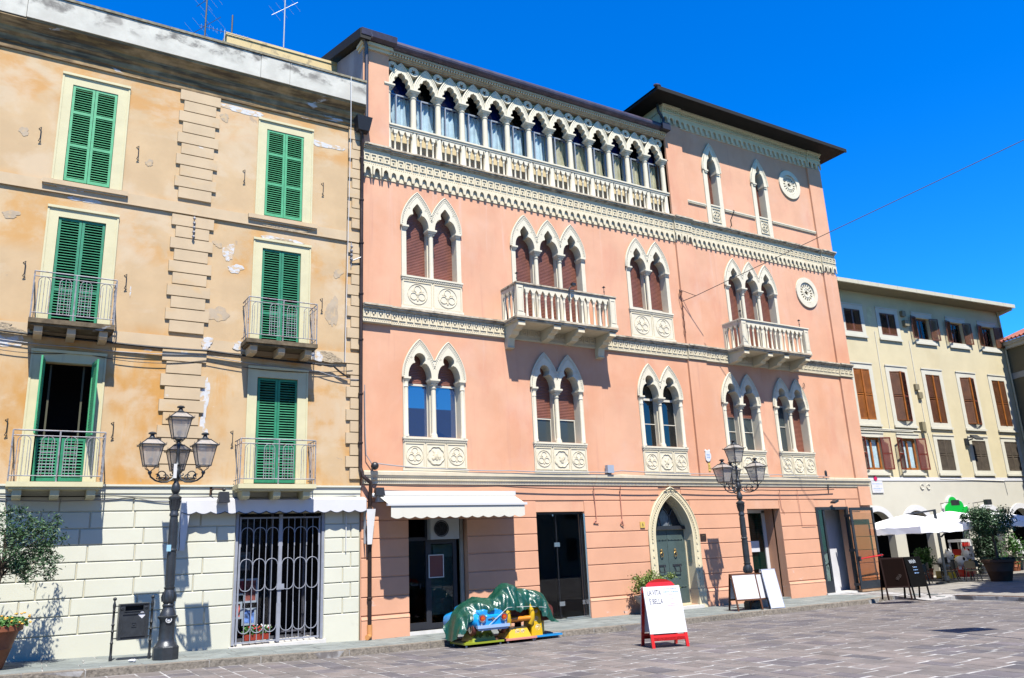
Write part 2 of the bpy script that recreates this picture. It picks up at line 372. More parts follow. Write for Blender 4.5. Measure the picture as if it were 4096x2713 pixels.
def trefoil(cx, w, s, pointed=False, top=.77, zc=.46, n=5):
    """right spring to left spring: shouldered lower lobe, cusp, upper lobe"""
    cxp = .15*w/.38
    half = [(cxp+(w-cxp)*math.cos(PI/2*i/n), zc*math.sin(PI/2*i/n)) for i in range(n+1)]
    if not pointed:
        r = .19*w/.38; zl = top-r; a0 = -math.asin(min(.95, (zl-zc)/r)) if zl > zc else 0
        half += [(r*math.cos(a0+(PI/2-a0)*i/n), zl+r*math.sin(a0+(PI/2-a0)*i/n)) for i in range(n+1)]
    else:
        r = .17*w/.38; zl = zc+.12
        half += [(r*math.cos(a), zl+r*math.sin(a)) for a in (-.5, 0., .45, .9)]
        half += [(.035, zl+r+.06)]
        half += [(0, top)]
    half[-1] = (0, half[-1][1])
    return [(cx+x, s+z) for x, z in half]+[(cx-x, s+z) for x, z in reversed(half[:-1])]
def multifoil(cx, w, s, h, N=3, a=.055, n=16):
    g = gothic(0, w, 0, h, n)[:n+1]; half = []
    for i, (x, z) in enumerate(g):
        t = i/n; c = (1-abs(math.sin(PI*(N*t))))**1.5 if 0 < i < n else 0
        L = math.hypot(x, z-.12) or 1
        half.append((max(0, x-a*c*x/L), z-a*c*(z-.12)/L))
    half[-1] = (0, g[-1][1])
    return [(cx+x, s+z) for x, z in half]+[(cx-x, s+z) for x, z in reversed(half[:-1])]
WY = 21.5      # plane of the two main facades

# ------------------------------------------------------------------ the square: road, pavement, terrace
KERB = [(-6, 18.4), (1.4, 18.5), (4, 18.85), (6.5, 18.95), (8.5, 19.3), (10, 19.3), (12.2, 18.75), (15, 18.4), (25.5, 18.45), (27.4, 18.95)]
def kerby(x):
    for (a, b), (c, d) in zip(KERB, KERB[1:]):
        if a <= x <= c: return b+(d-b)*(x-a)/(c-a)
    return KERB[0][1] if x < KERB[0][0] else 18.95
def pix(p):
    q = Vector(p)-Vector((0, 0, 2)); d = q.dot(cf)
    return (512+804.4*q.dot(cr)/d, 339-804.4*q.dot(cu_)/d, d) if d > .1 else None
b = MB()
xs = [-150, -4, 8.4, 150]
for i in range(3):
    x0, x1 = xs[i], xs[i+1]
    b.add([(x0, -120, gz(x0)-.1345), (x1, -120, gz(x1)-.1345), (x1, 120, gz(x1)-.1345), (x0, 120, gz(x0)-.1345)], [(0, 1, 2, 3)])
road = b.build('road', m_mortar); tag(road, kind='structure')
unit = MB().hexa([(-.5,-.5,-.014),(.5,-.5,-.014),(.5,.5,-.014),(-.5,.5,-.014),(-.485,-.47,0),(.485,-.47,0),(.485,.47,0),(-.485,.47,0)])
pme = bpy.data.meshes.new('paver'); pme.from_pydata(unit.v, [], unit.f); pme.materials.append(m_road)
pme2 = pme.copy(); pme2.materials.clear(); pme2.materials.append(m_road2)
stones = []; x = -6.; rr = random.Random(3)
while x < 40:
    w = rr.uniform(.32, .56); y = 5+rr.random(); xc = x+w/2
    while y < 21:
        L = rr.uniform(.42, .9); yc = y+L/2
        lim = kerby(xc) if xc < 27.4 else (18.9-(xc-27.4)*2.5 if xc < 28 else 0)
        if y+L > lim: L = lim-y
        if L > .1:
            p = pix((xc, y+L/2, gz(xc)-.13))
            if p and -60 < p[0] < 1090 and p[1] < 730: stones.append((p[2]/ (L*w)**.25, xc, y+L/2, w-.030, L-.034, p))
        y += max(L, .1)
    x += w
stones.sort()
near = [s for s in stones if -5 < s[5][0] < 1030 and s[5][1] < 690][:290]; ns = set(id(s) for s in near)
for s in near:
    _, xc, yc, w, L, p = s
    o = inst('paver', pme2 if rr.random() < .22 else pme, road, (xc, yc, gz(xc)-.13+rr.uniform(-.003, .003)))
    o.scale = (w, L, 1); o.rotation_euler = (rr.uniform(-.004, .004), .0325 if xc < 8.4 else 0, 0)
b = MB()
for s in stones:
    if id(s) in ns: continue
    _, xc, yc, w, L, p = s; z = -.13+rr.uniform(-.002, .002); b.cur = 1 if rr.random() < .22 else 0
    x0, x1, y0, y1 = xc-w/2, xc+w/2, yc-L/2, yc+L/2; za, zb = gz(x0)+z, gz(x1)+z; e = .006
    b.hexa([(x0,y0,za-.014),(x1,y0,zb-.014),(x1,y1,zb-.014),(x0,y1,za-.014),(x0+e,y0+e*2,za),(x1-e,y0+e*2,zb),(x1-e,y1-e*2,zb),(x0+e,y1-e*2,za)])
b.build('far_pavers', [m_road, m_road2], road, kind='stuff')

b = MB()
ptsx = [-6, -2, 1.4, 4, 6.5, 8.4, 8.5, 10, 12.2, 15, 20, 25.5, 27.4]
for x0, x1 in zip(ptsx, ptsx[1:]):
    b.hexa([(x0,kerby(x0)+.02,gz(x0)-.3),(x1,kerby(x1)+.02,gz(x1)-.3),(x1,21.9,gz(x1)-.3),(x0,21.9,gz(x0)-.3),(x0,kerby(x0)+.02,gz(x0)-.005),(x1,kerby(x1)+.02,gz(x1)-.005),(x1,21.9,gz(x1)-.005),(x0,21.9,gz(x0)-.005)])
pave = b.build('pavement', m_mortar); tag(pave, kind='structure')
x = -3.5
while x < 27.3:      # kerb stones
    L = min(rr.uniform(.85, 1.25), 27.4-x); x1 = x+L-.015; a, c = kerby(x), kerby(x1); j = rr.uniform(-.006, .006)
    b = MB(); z0, z1 = gz(x)+.002+j, gz(x1)+.002+j
    b.hexa([(x,a+j,gz(x)-.2),(x1,c+j,gz(x1)-.2),(x1,c+.3,gz(x1)-.2),(x,a+.3,gz(x)-.2),(x+.005,a+.014+j,z0),(x1-.005,c+.014+j,z1),(x1-.005,c+.3,z1),(x+.005,a+.3,z0)])
    b.build('kerb_stone', m_kerb, pave); x += L
rows = [21.5, 20.95, 20.4, 19.85, 19.3, 18.75, 18.2]
for k in range(6):
    x = -3.5+rr.random()*.6
    while x < 27.3:
        L = rr.uniform(.55, 1.1); x1 = min(x+L, 27.4)-.014
        ya, yb = rows[k]-.007, rows[k]-.007
        a0, b0 = max(rows[k+1]+.007, kerby(x)+.31), max(rows[k+1]+.007, kerby(x1)+.31)
        if a0 < ya-.08 and b0 < yb-.08 and x1-x > .1:
            q = MB(); j = rr.uniform(-.002, .003)
            q.hexa([(x,a0,gz(x)-.012),(x1,b0,gz(x1)-.012),(x1,yb,gz(x1)-.012),(x,ya,gz(x)-.012),(x+.004,a0+.004,gz(x)+j),(x1-.004,b0+.004,gz(x1)+j),(x1-.004,yb-.004,gz(x1)+j),(x+.004,ya-.004,gz(x)+j)])
            if x1 > -.6: q.build('slab', m_slab, pave)
        x += L
# terrace in front of the arcades
b = MB(); b.plate([(27.4, 18.95), (28.0, 17.1), (27.75, 14.6), (27.2, 8), (70, 8), (70, 26.5), (27.4, 30)], [], -.005, -.3, ax='xy')
terr = b.build('terrace', m_mortar); tag(terr, kind='structure')
b = MB(); y = 8.
while y < 27:
    x = 27.9+rr.random()*.5
    while x < 60:
        L = rr.uniform(.6, 1.1); z = rr.uniform(-.002, .003)
        if not (x < 28.4 and y > 16.6): b.hexa([(x,y,-.012),(x+L-.015,y,-.012),(x+L-.015,y+.485,-.012),(x,y+.485,-.012),(x+.005,y+.005,z),(x+L-.02,y+.005,z),(x+L-.02,y+.48,z),(x+.005,y+.48,z)])
        x += L
    y += .5
b.build('flagstones', mat('terrace_flag', (.30, .28, .25), .85, .2, 2, .4, 20, rnd=0), terr, kind='stuff')
pts = [(28.02, 17.1), (27.97, 16.2), (27.87, 15.3), (27.77, 14.6), (27.6, 13), (27.45, 11.5), (27.3, 10)]
for p, q in zip(pts, pts[1:]):
    b = MB(); e = .008
    b.hexa([(p[0]-.03,q[1]+e,-.2),(p[0]+.3,q[1]+e,-.2),(p[0]+.3,p[1]-e,-.2),(p[0]-.03,p[1]-e,-.2),(p[0]-.02,q[1]+e,.006),(p[0]+.3,q[1]+e,.006),(p[0]+.3,p[1]-e,.006),(p[0]-.02,p[1]-e,.006)])
    b.build('kerb_stone', mat('shaded_red_kerb', (.10, .055, .04), .9, .25, 8, .5) if p[1] > 17 else bpy.data.materials['shaded_red_kerb'], terr)  # reddish stone, its colour darkened to stand for the kerb's shadow
b = MB(); b.hexa([(27.42,18.9,-.3),(27.0,17.2,-.3),(28.0,17.0,-.3),(28.5,19.2,-.3),(27.42,18.9,-.004),(27.0,17.2,-.125),(28.0,17.0,-.008),(28.5,19.2,-.006)])
ramp = b.build('kerb_ramp', m_mortar, terr)
for cx_, cy_, cz_ in [(27.55, 18.5, -.035), (27.85, 18.3, -.02), (28.1, 18.6, 0), (27.5, 18.0, -.07), (27.85, 17.85, -.03), (28.15, 17.95, 0), (27.45, 17.5, -.09), (27.8, 17.4, -.035)]:
    pl = [(cx_+math.cos(a)*rr.uniform(.12, .17), cy_+math.sin(a)*rr.uniform(.16, .24)) for a in [k*PI*2/6 for k in range(6)]]
    q = MB(); q.plate(pl, [], cz_+.02, cz_-.05, ax='xy'); q.build('crazy_stone', m_slab, terr)

# ------------------------------------------------------------------ shared builders
def slat_mesh(name, w, m, d=.045, t=.009, ang=38):
    b = MB(); M3 = Matrix.Rotation(R(-ang), 3, 'X')
    b.obox((0, 0, 0), (w/2, d/2, t/2), M3)
    me = bpy.data.meshes.new(name); me.from_pydata(b.v, [], b.f); me.materials.append(m); return me
_sl = {}
def shutter_leaf(parent, x0, x1, z0, z1, y, m, rails=(), single=True, pitch=.066, fw=.06, t=.04, local=False, backm=None):
    """one louvred leaf in the xz plane; rails = heights of the cross rails"""
    b = MB()
    b.box(x0, x0+fw, y, y+t, z0, z1); b.box(x1-fw, x1, y, y+t, z0, z1)
    zs = [z0]+sorted(rails)+[z1]
    b.box(x0+fw, x1-fw, y+.002, y+t-.002, z0, z0+fw*1.3); b.box(x0+fw, x1-fw, y+.002, y+t-.002, z1-fw, z1)
    for r_ in rails: b.box(x0+fw, x1-fw, y+.002, y+t-.002, r_-fw*.6, r_+fw*.6)
    fr = b.build('shutter', m, parent, local=local)
    w = x1-x0-2*fw+.004; key = (round(w, 2), m.name, pitch)
    if key not in _sl: _sl[key] = slat_mesh('slat', w, m, d=pitch*.66, t=.010, ang=-42)
    J = MB()
    for i in range(len(zs)-1):
        a = zs[i]+(fw*1.3 if i == 0 else fw*.6); c = zs[i+1]-(fw if i == len(zs)-2 else fw*.6)
        n = max(1, round((c-a)/pitch)); p = (c-a)/n
        for k in range(n):
            zc = a+p*(k+.5)
            if single: inst('slat', _sl[key], fr, ((x0+x1)/2, y+t*.5, zc), local=local)
            else: J.obox(((x0+x1)/2, y+t*.5, zc), (w/2, p*.33, .005), Matrix.Rotation(R(42), 3, 'X'))
    if not single: J.build('slats', m, fr, local=local, kind='stuff')
    return fr
def blob(cx, cz, rx, rz, seed, n=44, jag=.4):
    q = random.Random(seed); ph = [q.uniform(0, 6.28) for _ in range(4)]
    return [(cx+rx*math.cos(a)*(1+jag*sum(math.sin(((2, 3, 5, 9)[j])*a+ph[j])/(j+1.5) for j in range(4))/1.3), cz+rz*math.sin(a)*(1+jag*sum(math.sin(((2, 3, 5, 9)[j])*a+ph[j])/(j+1.5) for j in range(4))/1.3)) for a in [2*PI*k/n for k in range(n)]]
def hoop(cx, w, zb, zt, y, n=8):
    r = w/2; zc = zt-r
    return [(cx-r, y, zb)]+[(cx-r*math.cos(PI*k/n), y, zc+r*math.sin(PI*k/n)) for k in range(n+1)]+[(cx+r, y, zb)]

# ------------------------------------------------------------------ the ochre house on the left
TX0, TX1 = -4.6, 8.16
tan = thing('ochre_house', 'weathered ochre town house with green shutters over a white rusticated ground floor', 'house', (2, WY, .2))
winx = [(.25, 1.31), (5.25, 6.34)]
holes = []
for a, c in winx:
    holes += [rectp(a-.012, c+.012, 11.59, 14.345), rectp(a-.012, c+.012, 7.80, 10.635), rectp(a-.012, c+.012, 4.08, 6.935)]
b = MB(); b.plate(rectp(TX0, TX1, 3.98, 15.2), holes, WY, WY+.28); wall = b.build('wall', m_tan, tan)
b = MB(); b.plate([(TX0, WY+.01), (TX1, WY+.01), (TX1, 33), (TX0, 33)], [], 15.6, 15.2, ax='xy'); b.build('flat_roof', m_cap, tan)
b = MB(); b.box(TX0, TX1, 32.7, 33, -.2, 15.6); b.box(TX0, TX0+.3, WY+.3, 32.7, -.2, 15.6); b.build('rear_walls', m_tan, tan)
for (a, c) in winx:        # dark rooms behind the openings
    for z0, z1 in ((11.5, 14.4), (7.7, 10.7), (4.0, 7.0)):
        b = MB(); b.box(a-.3, c+.3, WY+1.6, WY+1.65, z0-.2, z1+.2); b.box(a-.3, a-.25, WY+.28, WY+1.6, z0-.2, z1+.2); b.box(c+.25, c+.3, WY+.28, WY+1.6, z0-.2, z1+.2); b.box(a-.3, c+.3, WY+.28, WY+1.6, z1+.15, z1+.2); b.box(a-.3, c+.3, WY+.28, WY+1.6, z0-.2, z0-.15)
        b.build('room', m_dark, tan)
# string courses, cornice, parapet
b = MB(); b.box(TX0, TX1, WY-.045, WY, 11.26, 11.55); b.box(TX0, TX1, WY-.06, WY-.045, 11.24, 11.27); b.build('string_course', m_tantrim, tan)
b = MB(); b.box(TX0, TX1, WY-.045, WY, 7.53, 7.82); b.box(TX0, TX1, WY-.06, WY-.045, 7.51, 7.54); b.build('string_course', m_tantrim, tan)
def profile_x(prof, x0, x1, n=1):
    b = MB(); k = len(prof)
    for i in range(n+1):
        xx = x0+(x1-x0)*i/n
        b.v += [(xx, y, z) for y, z in prof]
    for i in range(n):
        for j in range(k-1):
            b.f.append((i*k+j, (i+1)*k+j, (i+1)*k+j+1, i*k+j+1)); b.mi.append(0)
    b.f.append(tuple(range(k-1, -1, -1))); b.mi.append(0); b.f.append(tuple(n*k+j for j in range(k))); b.mi.append(0)
    return b
prof = [(WY, 14.95), (WY-.05, 14.95), (WY-.05, 15.12), (WY-.09, 15.14), (WY-.09, 15.30), (WY-.16, 15.36), (WY-.18, 15.44), (WY-.18, 15.50), (WY-.30, 15.60), (WY-.38, 15.66), (WY-.38, 15.72), (WY, 15.72)]
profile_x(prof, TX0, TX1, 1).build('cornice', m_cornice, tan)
b = MB(); b.box(TX0, -.95, WY-.40, WY-.1, 15.72, 16.47); b.build('parapet_panel', m_parapet, tan)
for a, c, dz in ((-.94, 4.9, 0), (4.91, 5.75, -.012), (5.76, TX1-.02, 0)):
    b = MB(); b.box(a, c, WY-.42+dz*.5, WY-.1, 15.725, 16.46+dz); b.build('parapet_panel', m_parapet, tan)
for a, c in ((TX0, -.9), (-.89, 2.4), (2.41, 4.93), (4.94, 5.78), (5.79, TX1)):
    b = MB(); b.box(a, c, WY-.455, WY-.05, 16.475, 16.545); b.build('coping_stone', m_cap, tan)
# quoins
def quoin_stack(cx, zt, zb, wide, narrow, lo=None):
    z = zt; k = 0
    while z-.325 > zb-.12:
        w = wide if k % 2 == 0 else narrow
        x0, x1 = cx-w/2, cx+w/2
        if lo == 'r': x0, x1 = TX1-w, TX1
        if lo == 'l': x1 = cx+w/2; x0 = cx-w/2
        b = MB(); e = .008; y = WY-.055
        b.hexa([(x0,WY,z-.315),(x1,WY,z-.315),(x1,WY,z),(x0,WY,z),(x0+e,y,z-.315+e),(x1-e,y,z-.315+e),(x1-e,y,z-e),(x0+e,y,z-e)])
        b.build('quoin', m_tantrim, tan)
        z -= .3275; k += 1
for cx_, wd, nr, lo in ((3.385, 1.08, .86, None), (0, .44, .32, 'r'), (-2.0, 1.08, .86, 'l')):
    for zt, zb in ((14.95, 11.58), (11.2, 7.85), (7.49, 4.1)): quoin_stack(cx_, zt, zb, wd, nr, lo)
# window surrounds, sills, shutters
for wi, (a, c) in enumerate(winx):
    xo, xp = a-.24, c+.27
    for z0, z1, oz in ((11.60, 14.33, 14.62), (7.83, 10.62, 10.88), (4.09, 6.92, 7.19)):
        b = MB(); b.plate([(xo, z0), (a, z0), (a, z1), (c, z1), (c, z0), (xp, z0), (xp, oz), (xo, oz)], [], WY-.035, WY+.12)
        b.box(xo-.02, xp+.02, WY-.075, WY-.036, oz-.045, oz+.02); b.box(xo-.015, xo+.03, WY-.05, WY-.036, z0, oz-.046); b.box(xp-.03, xp+.015, WY-.05, WY-.036, z0, oz-.046)
        b.build('window_surround', m_trim, tan)
    b = MB(); b.box(xo-.2, xp+.16, WY-.13, WY, 11.44, 11.56); b.box(xo-.17, xp+.13, WY-.1, WY, 11.40, 11.44); b.build('window_sill', m_tantrim, tan)
    mid = (a+c)/2
    for x0, x1 in ((a+.01, mid-.005), (mid+.005, c-.01)):
        shutter_leaf(tan, x0, x1, 11.63, 14.32, WY-.02, m_green, rails=(12.62, 13.56))
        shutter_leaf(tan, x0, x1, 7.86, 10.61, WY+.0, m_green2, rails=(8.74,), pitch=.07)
    if wi == 1:
        for x0, x1 in ((a+.03, mid+.015), (mid+.025, c+.01)):
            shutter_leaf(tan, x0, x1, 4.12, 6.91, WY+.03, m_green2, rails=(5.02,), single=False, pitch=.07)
    else:
        for x0, x1 in ((a+.03, mid+.0), (mid+.03, c+.01)):
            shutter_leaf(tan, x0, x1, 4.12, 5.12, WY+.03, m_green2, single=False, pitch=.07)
# the open shutters on the first floor left window: leaves swung outwards
for xh, sx, aa in ((.27, 1, -97), (1.33, -1, 98)):
    L = MB(); w = .52; z0, z1 = 5.14, 6.95
    M3 = Matrix.Rotation(R(aa), 3, 'Z')
    def tp(x, y, z): p = M3@Vector((x*sx, y, 0)); return (xh+p.x, WY-.03+p.y, z)
    def tb(x0, x1, y0, y1, z0, z1):
        L.hexa([tp(x0,y0,z0),tp(x1,y0,z0),tp(x1,y1,z0),tp(x0,y1,z0),tp(x0,y0,z1),tp(x1,y0,z1),tp(x1,y1,z1),tp(x0,y1,z1)])
    tb(0, .06, 0, .04, z0, z1); tb(w-.06, w, 0, .04, z0, z1); tb(.06, w-.06, .002, .038, z0, z0+.08); tb(.06, w-.06, .002, .038, z1-.07, z1)
    o = L.build('open_shutter', m_green, tan); o['label'] = 'green louvred leaf swung outwards'
    L = MB(); k = z0+.11
    while k < z1-.1: tb(.06, w-.06, .012, .022, k-.022, k+.022); k += .066
    L.build('slats', m_green, o, kind='stuff')
b = MB(); b.box(.42, .46, WY+.2, WY+.24, 4.2, 6.9); b.box(1.12, 1.16, WY+.2, WY+.24, 4.2, 6.9); b.box(.42, 1.16, WY+.2, WY+.24, 4.15, 4.2)
b.build('casement_frame', mat('olive_casement', (.10, .10, .06), .6), tan)
# balconies
def iron_balcony(x0, x1, zf, yf, ms, mr, pale, nh=4):
    bal = None; b = MB()
    b.box(x0, x1, yf, WY-.036, zf-.11, zf); b.box(x0+.05, x1-.05, yf+.05, WY-.036, zf-.16, zf-.11)
    bal = b.build('balcony', ms, tan)
    for cx_ in (x0+.22, (x0+x1)/2, x1-.22):
        b = MB(); b.plate([(yf+.1, zf-.16), (yf+.1, zf-.30), (yf+.16, zf-.36), (WY, zf-.36), (WY, zf-.16)], [], cx_+.09, cx_-.09, back=True, ax='yz')
        b.build('corbel', pale, bal)
    zt = zf+1.14; ys = yf+.03; b = MB(); r = .013
    for za, rr_ in ((zt, .017), (zt-.12, r), (zf+.13, r)):
        b.tube([(x0+.03, WY-.04, za), (x0+.03, ys, za), (x1-.03, ys, za), (x1-.03, WY-.04, za)], rr_, 5)
    for px in (x0+.03, (x0+x1)/2, x1-.03): b.tube([(px, ys, zf), (px, ys, zt)], .017, 5)
    b.build('railing', mr, bal)
    W = x1-x0-.06; zb, za = zf+.13, zt-.12
    def bar(pts, rd=.010): MB().tube(pts, rd, 5).build('bar', mr, bal)
    n = nh
    for k in range(n):
        cx_ = x0+.03+W*(k+.5)/n
        bar(hoop(cx_, W/n*.56, zb, za, ys, 7))
        bar([(cx_, ys, zb), (cx_, ys, za)], .008)
        if 0 < k < n-1 or n < 5:
            for dx in (-.3, .3): bar([(cx_+dx*W/n*.56, ys, zb), (cx_+dx*W/n*.56, ys, za-.1)], .007)
            for q in range(1, 6):
                zq = zb+(za-zb-.12)*q/6
                if k in (1, 2): bar([(cx_-W/n*.28, ys, zq), (cx_+W/n*.28, ys, zq)], .006)
    for sx_ in (x0+.03, x1-.03):
        for t in (.3, .62): 
            yy = ys+(WY-ys)*t; bar([(sx_, yy, zf), (sx_, yy, zt)], .009)
    return bal
m_slabdk = mat('mossy_balcony_slab', (.17, .13, .08), .95, .35, 5, .5, 30, ov=[((.5, .55, .62), .6, (2, 2, 3), .62, .7, None)])
iron_balcony(-.14, 1.66, 7.79, 20.82, m_slabdk, m_zinc, m_tantrim)
iron_balcony(4.76, 6.66, 7.79, 20.78, m_slabdk, m_zinc, m_tantrim)
iron_balcony(-.20, 1.70, 4.04, 20.80, m_trim, m_zinc, m_trim)
iron_balcony(4.72, 6.70, 4.02, 20.80, m_trim, m_zinc, m_trim)
# iron shutter stays
for k, (hx, hz) in enumerate(((-.34, 12.73), (1.91, 12.75), (4.67, 12.68), (6.95, 12.77), (-.33, 9.14), (1.88, 9.13), (-.31, 5.32), (1.87, 5.34), (4.67, 5.24), (6.98, 9.15))):
    b = MB(); b.tube([(hx-.05, WY, hz+.17), (hx, WY-.05, hz+.2), (hx, WY-.05, hz-.1), (hx-.03, WY-.04, hz-.18), (hx+.03, WY-.02, hz-.2)], .011, 5)
    b.build('shutter_stay', m_blackmetal, tan)
# plaster repair patches with their own shapes
m_patch = mat('white_filler', (.74, .74, .74), .9, .06, 6, .6, 30, bd=.015, ov=[((.70, .52, .32), .9, (7, 5, 9), .48, .58, None)]); m_bare = mat('bare_masonry', (.50, .40, .27), .95, .3, 9, 1., 22, bd=.03); m_greyp = mat('grey_damp_patch', (.56, .45, .32), .9, .1, 3, .4, ov=[((.69, .50, .29), .9, (6, 5, 6), .5, .62, None)])
for cx_, cz_, rx, rz_, m, sd_ in ((4.35, 10.35, .13, .28, m_patch, 1), (4.55, 9.9, .2, .12, m_patch, 2), (.78, 11.2, .3, .1, m_patch, 3), (.45, 11.42, .25, .08, m_patch, 13), (5.75, 10.95, .5, .09, m_patch, 4), (5.85, 10.93, .36, .05, m_bare, 5),
        (5.95, 11.31, .75, .05, m_bare, 6), (6.95, 14.25, .55, .1, m_patch, 7), (3.93, 6.3, .1, .6, m_patch, 8), (3.95, 5.3, .1, .5, m_patch, 9), (7.2, 7.62, .35, .14, m_bare, 10), (6.7, 7.68, .3, .18, m_patch, 11),
        (-1.1, 7.65, .9, .16, m_bare, 12), (-.7, 7.35, .5, .18, m_patch, 14), (3.9, 7.72, .14, .17, m_patch, 15), (4.8, 7.7, .2, .15, m_patch, 16), (4.05, 10.55, .12, .1, m_greyp, 17), (4.1, 8.55, .3, .22, m_greyp, 18), (-.7, 12.75, .12, .1, m_greyp, 19), (2.2, 12.55, .1, .09, m_greyp, 20), (7.3, 9.0, .16, .5, m_greyp, 21), (7.45, 10.2, .14, .14, m_greyp, 22), (-.75, 10.5, .18, .1, m_greyp, 23), (4.05, 14.4, .14, .11, m_greyp, 24), (4.5, 14.75, .6, .1, m_patch, 25), (2.0, 8.9, .02, .12, m_patch, 26)):
    y0 = WY-.006; 
    if 11.2 < cz_ < 11.6 or 7.5 < cz_ < 7.85: y0 = WY-.062
    b = MB(); b.plate(blob(cx_, cz_, rx, rz_, sd_), [], y0-(sd_ % 3)*.001, WY+.001); b.build('plaster_patch', m, tan)
# white ground floor
gx0, gx1 = 4.86, 7.16
b = MB(); b.plate([(TX0, -.3), (gx0, -.3), (gx0, 3.34), (gx1, 3.34), (gx1, -.3), (TX1, -.3), (TX1, 3.98), (TX0, 3.98)], [], WY, WY+.28); b.build('ground_floor_wall', m_whitegroove, tan)
b = MB(); b.box(TX0, TX1-.002, WY-.05, WY, 3.84, 4.0); b.box(TX0, TX1-.002, WY-.09, WY, 4.0, 4.045); b.box(TX0, TX1-.002, WY-.03, WY, 3.72, 3.84); b.build('band_moulding', m_white, tan)
zr = [3.72, 3.42, 3.03, 2.66, 2.28, 1.90, 1.50, 1.12, .72, -.25]
J1 = [[-2.6, -1.3, -.15, .9, 2.45, 3.55], [-1.6, -.5, .55, 1.55, 2.5, 4.0], [-2.4, -.9, .35, 1.36, 2.72, 4.4], [-1.9, -.5, .5, 1.55, 2.55], [-2.2, -.9, .2, 1.36, 2.72, 4.1], [-1.5, -.4, .6, 1.55, 2.58, 3.9], [-2.4, -.7, .3, 1.3, 2.68, 4.15], [-1.6, -.4, 1.5, 2.9, 4.2], [-9]]
for k in range(9):
    zt, zb = zr[k], zr[k+1]
    segs = [TX0]+[j for j in J1[k] if TX0 < j < gx0-.3]+[gx0-.0]
    parts_ = list(zip(segs, segs[1:]))
    if k > 0: 
        jm = 7.68 if k % 2 else 7.9; parts_ += ([(gx1, jm), (jm, TX1-.01)] if k < 8 else [(gx1, TX1-.01)])
    else: parts_ = parts_[:-1]+[(segs[-2], 5.4), (5.4, 6.5), (6.5, TX1-.01)]
    for a, c in parts_:
        e = .014; g = .010; y = WY-.024; zl = zb+g; zu = zt-(0 if k == 0 else g)
        b = MB(); b.hexa([(a+g,WY,zl),(c-g,WY,zl),(c-g,WY,zu),(a+g,WY,zu),(a+g+e,y,zl+e),(c-g-e,y,zl+e),(c-g-e,y,zu-(.001 if k==0 else e)),(a+g+e,y,zu-(.001 if k==0 else e))])
        b.build('rusticated_block', m_white, tan)
# shop behind the grille
b = MB(); ys = WY+.28; yd = WY+1.9
b.box(gx0-.4, gx1+.4, yd, yd+.05, -.2, 3.6); b.box(gx0-.45, gx0-.4, ys, yd, -.2, 3.6); b.box(gx1+.4, gx1+.45, ys, yd, -.2, 3.6); b.box(gx0-.4, gx1+.4, ys, yd, 3.5, 3.6)
b.build('shop_interior', m_dark, tan)
b = MB(); b.box(gx0-.06, gx1+.06, WY-.12, yd, -.05, gz(6)+.06); b.build('threshold', m_ledge, tan)
b = MB()
for xx in (gx0+.25, 5.98, gx1-.3): b.box(xx-.03, xx+.03, WY+.75, WY+.8, .1, 3.4)
b.box(gx0, gx1, WY+.75, WY+.8, .2, .26); b.box(6.1, 6.9, WY+.55, WY+.62, .34, .38); b.box(6.1, 6.9, WY+.55, WY+.62, .2, .24)
b.build('shop_frame', mat('dark_shop_frame', (.10, .10, .12), .4), tan)
b = MB(); b.box(gx0+.2, 5.95, WY+.77, WY+.775, .26, 3.4); b.build('shop_pane', m_glass, tan)
gm = MB(); gzb = .17; y0 = WY+.03
gm.box(gx0+.0, gx0+.07, y0-.05, y0+.04, gzb, 3.32); gm.box(gx1-.07, gx1, y0-.05, y0+.04, gzb-.02, 3.32); gm.box(5.96, 6.05, y0-.03, y0+.03, gzb, 3.30)
gm.box(gx0+.09, gx1-.09, y0-.015, y0+.015, gzb+.02, gzb+.06); gm.box(gx0+.09, gx1-.09, y0-.015, y0+.015, 3.2, 3.24); gm.box(5.93, 6.12, y0-.06, y0-.03, 1.42, 1.56); gm.box(gx0+.1, gx0+.14, y0-.02, y0+.02, gzb, 3.25); gm.box(gx1-.14, gx1-.1, y0-.02, y0+.02, gzb, 3.25)
gate = gm.build('security_gate', m_gate, tan)
for s0, s1 in ((gx0+.14, 5.96), (6.05, gx1-.14)):
    n = 6; W = s1-s0
    for k in range(1, n):
        xx = s0+W*k/n; MB().tube([(xx, y0, gzb+.04), (xx, y0, 3.22)], .010, 5).build('bar', m_gate, gate)
    for k in range(3):
        cx_ = s0+W*(k*2+1)/n; w = W/3*.96
        def ring(za, zb_, up):
            r = w/2; pts = []
            for q in range(9):
                t = PI*q/8; pts.append((cx_-r*math.cos(t), y0-.012, (zb_-r if up else za+r)+(math.sin(t)*r if up else -math.sin(t)*r)))
            return pts
        for z_, up in ((2.98, True), (2.20, True), (1.42, False), (.42, False)):
            r = w/2; zc = z_-r if up else z_+r
            MB().tube([(cx_-r*math.cos(PI*q/8), y0-.012, zc+(1 if up else -1)*r*math.sin(PI*q/8)) for q in range(9)], .011, 5).build('hoop', m_gate, gate)
        for xx in (cx_-w/2, cx_+w/2): MB().tube([(xx, y0-.012, .42+w/2), (xx, y0-.012, 1.1)], .009, 4).build('bar', m_gate, gate); MB().tube([(xx, y0-.012, 1.42+w/2), (xx, y0-.012, 2.2-w/2)], .009, 4).build('bar', m_gate, gate); MB().tube([(xx, y0-.012, 2.5), (xx, y0-.012, 2.98-w/2)], .009, 4).build('bar', m_gate, gate)
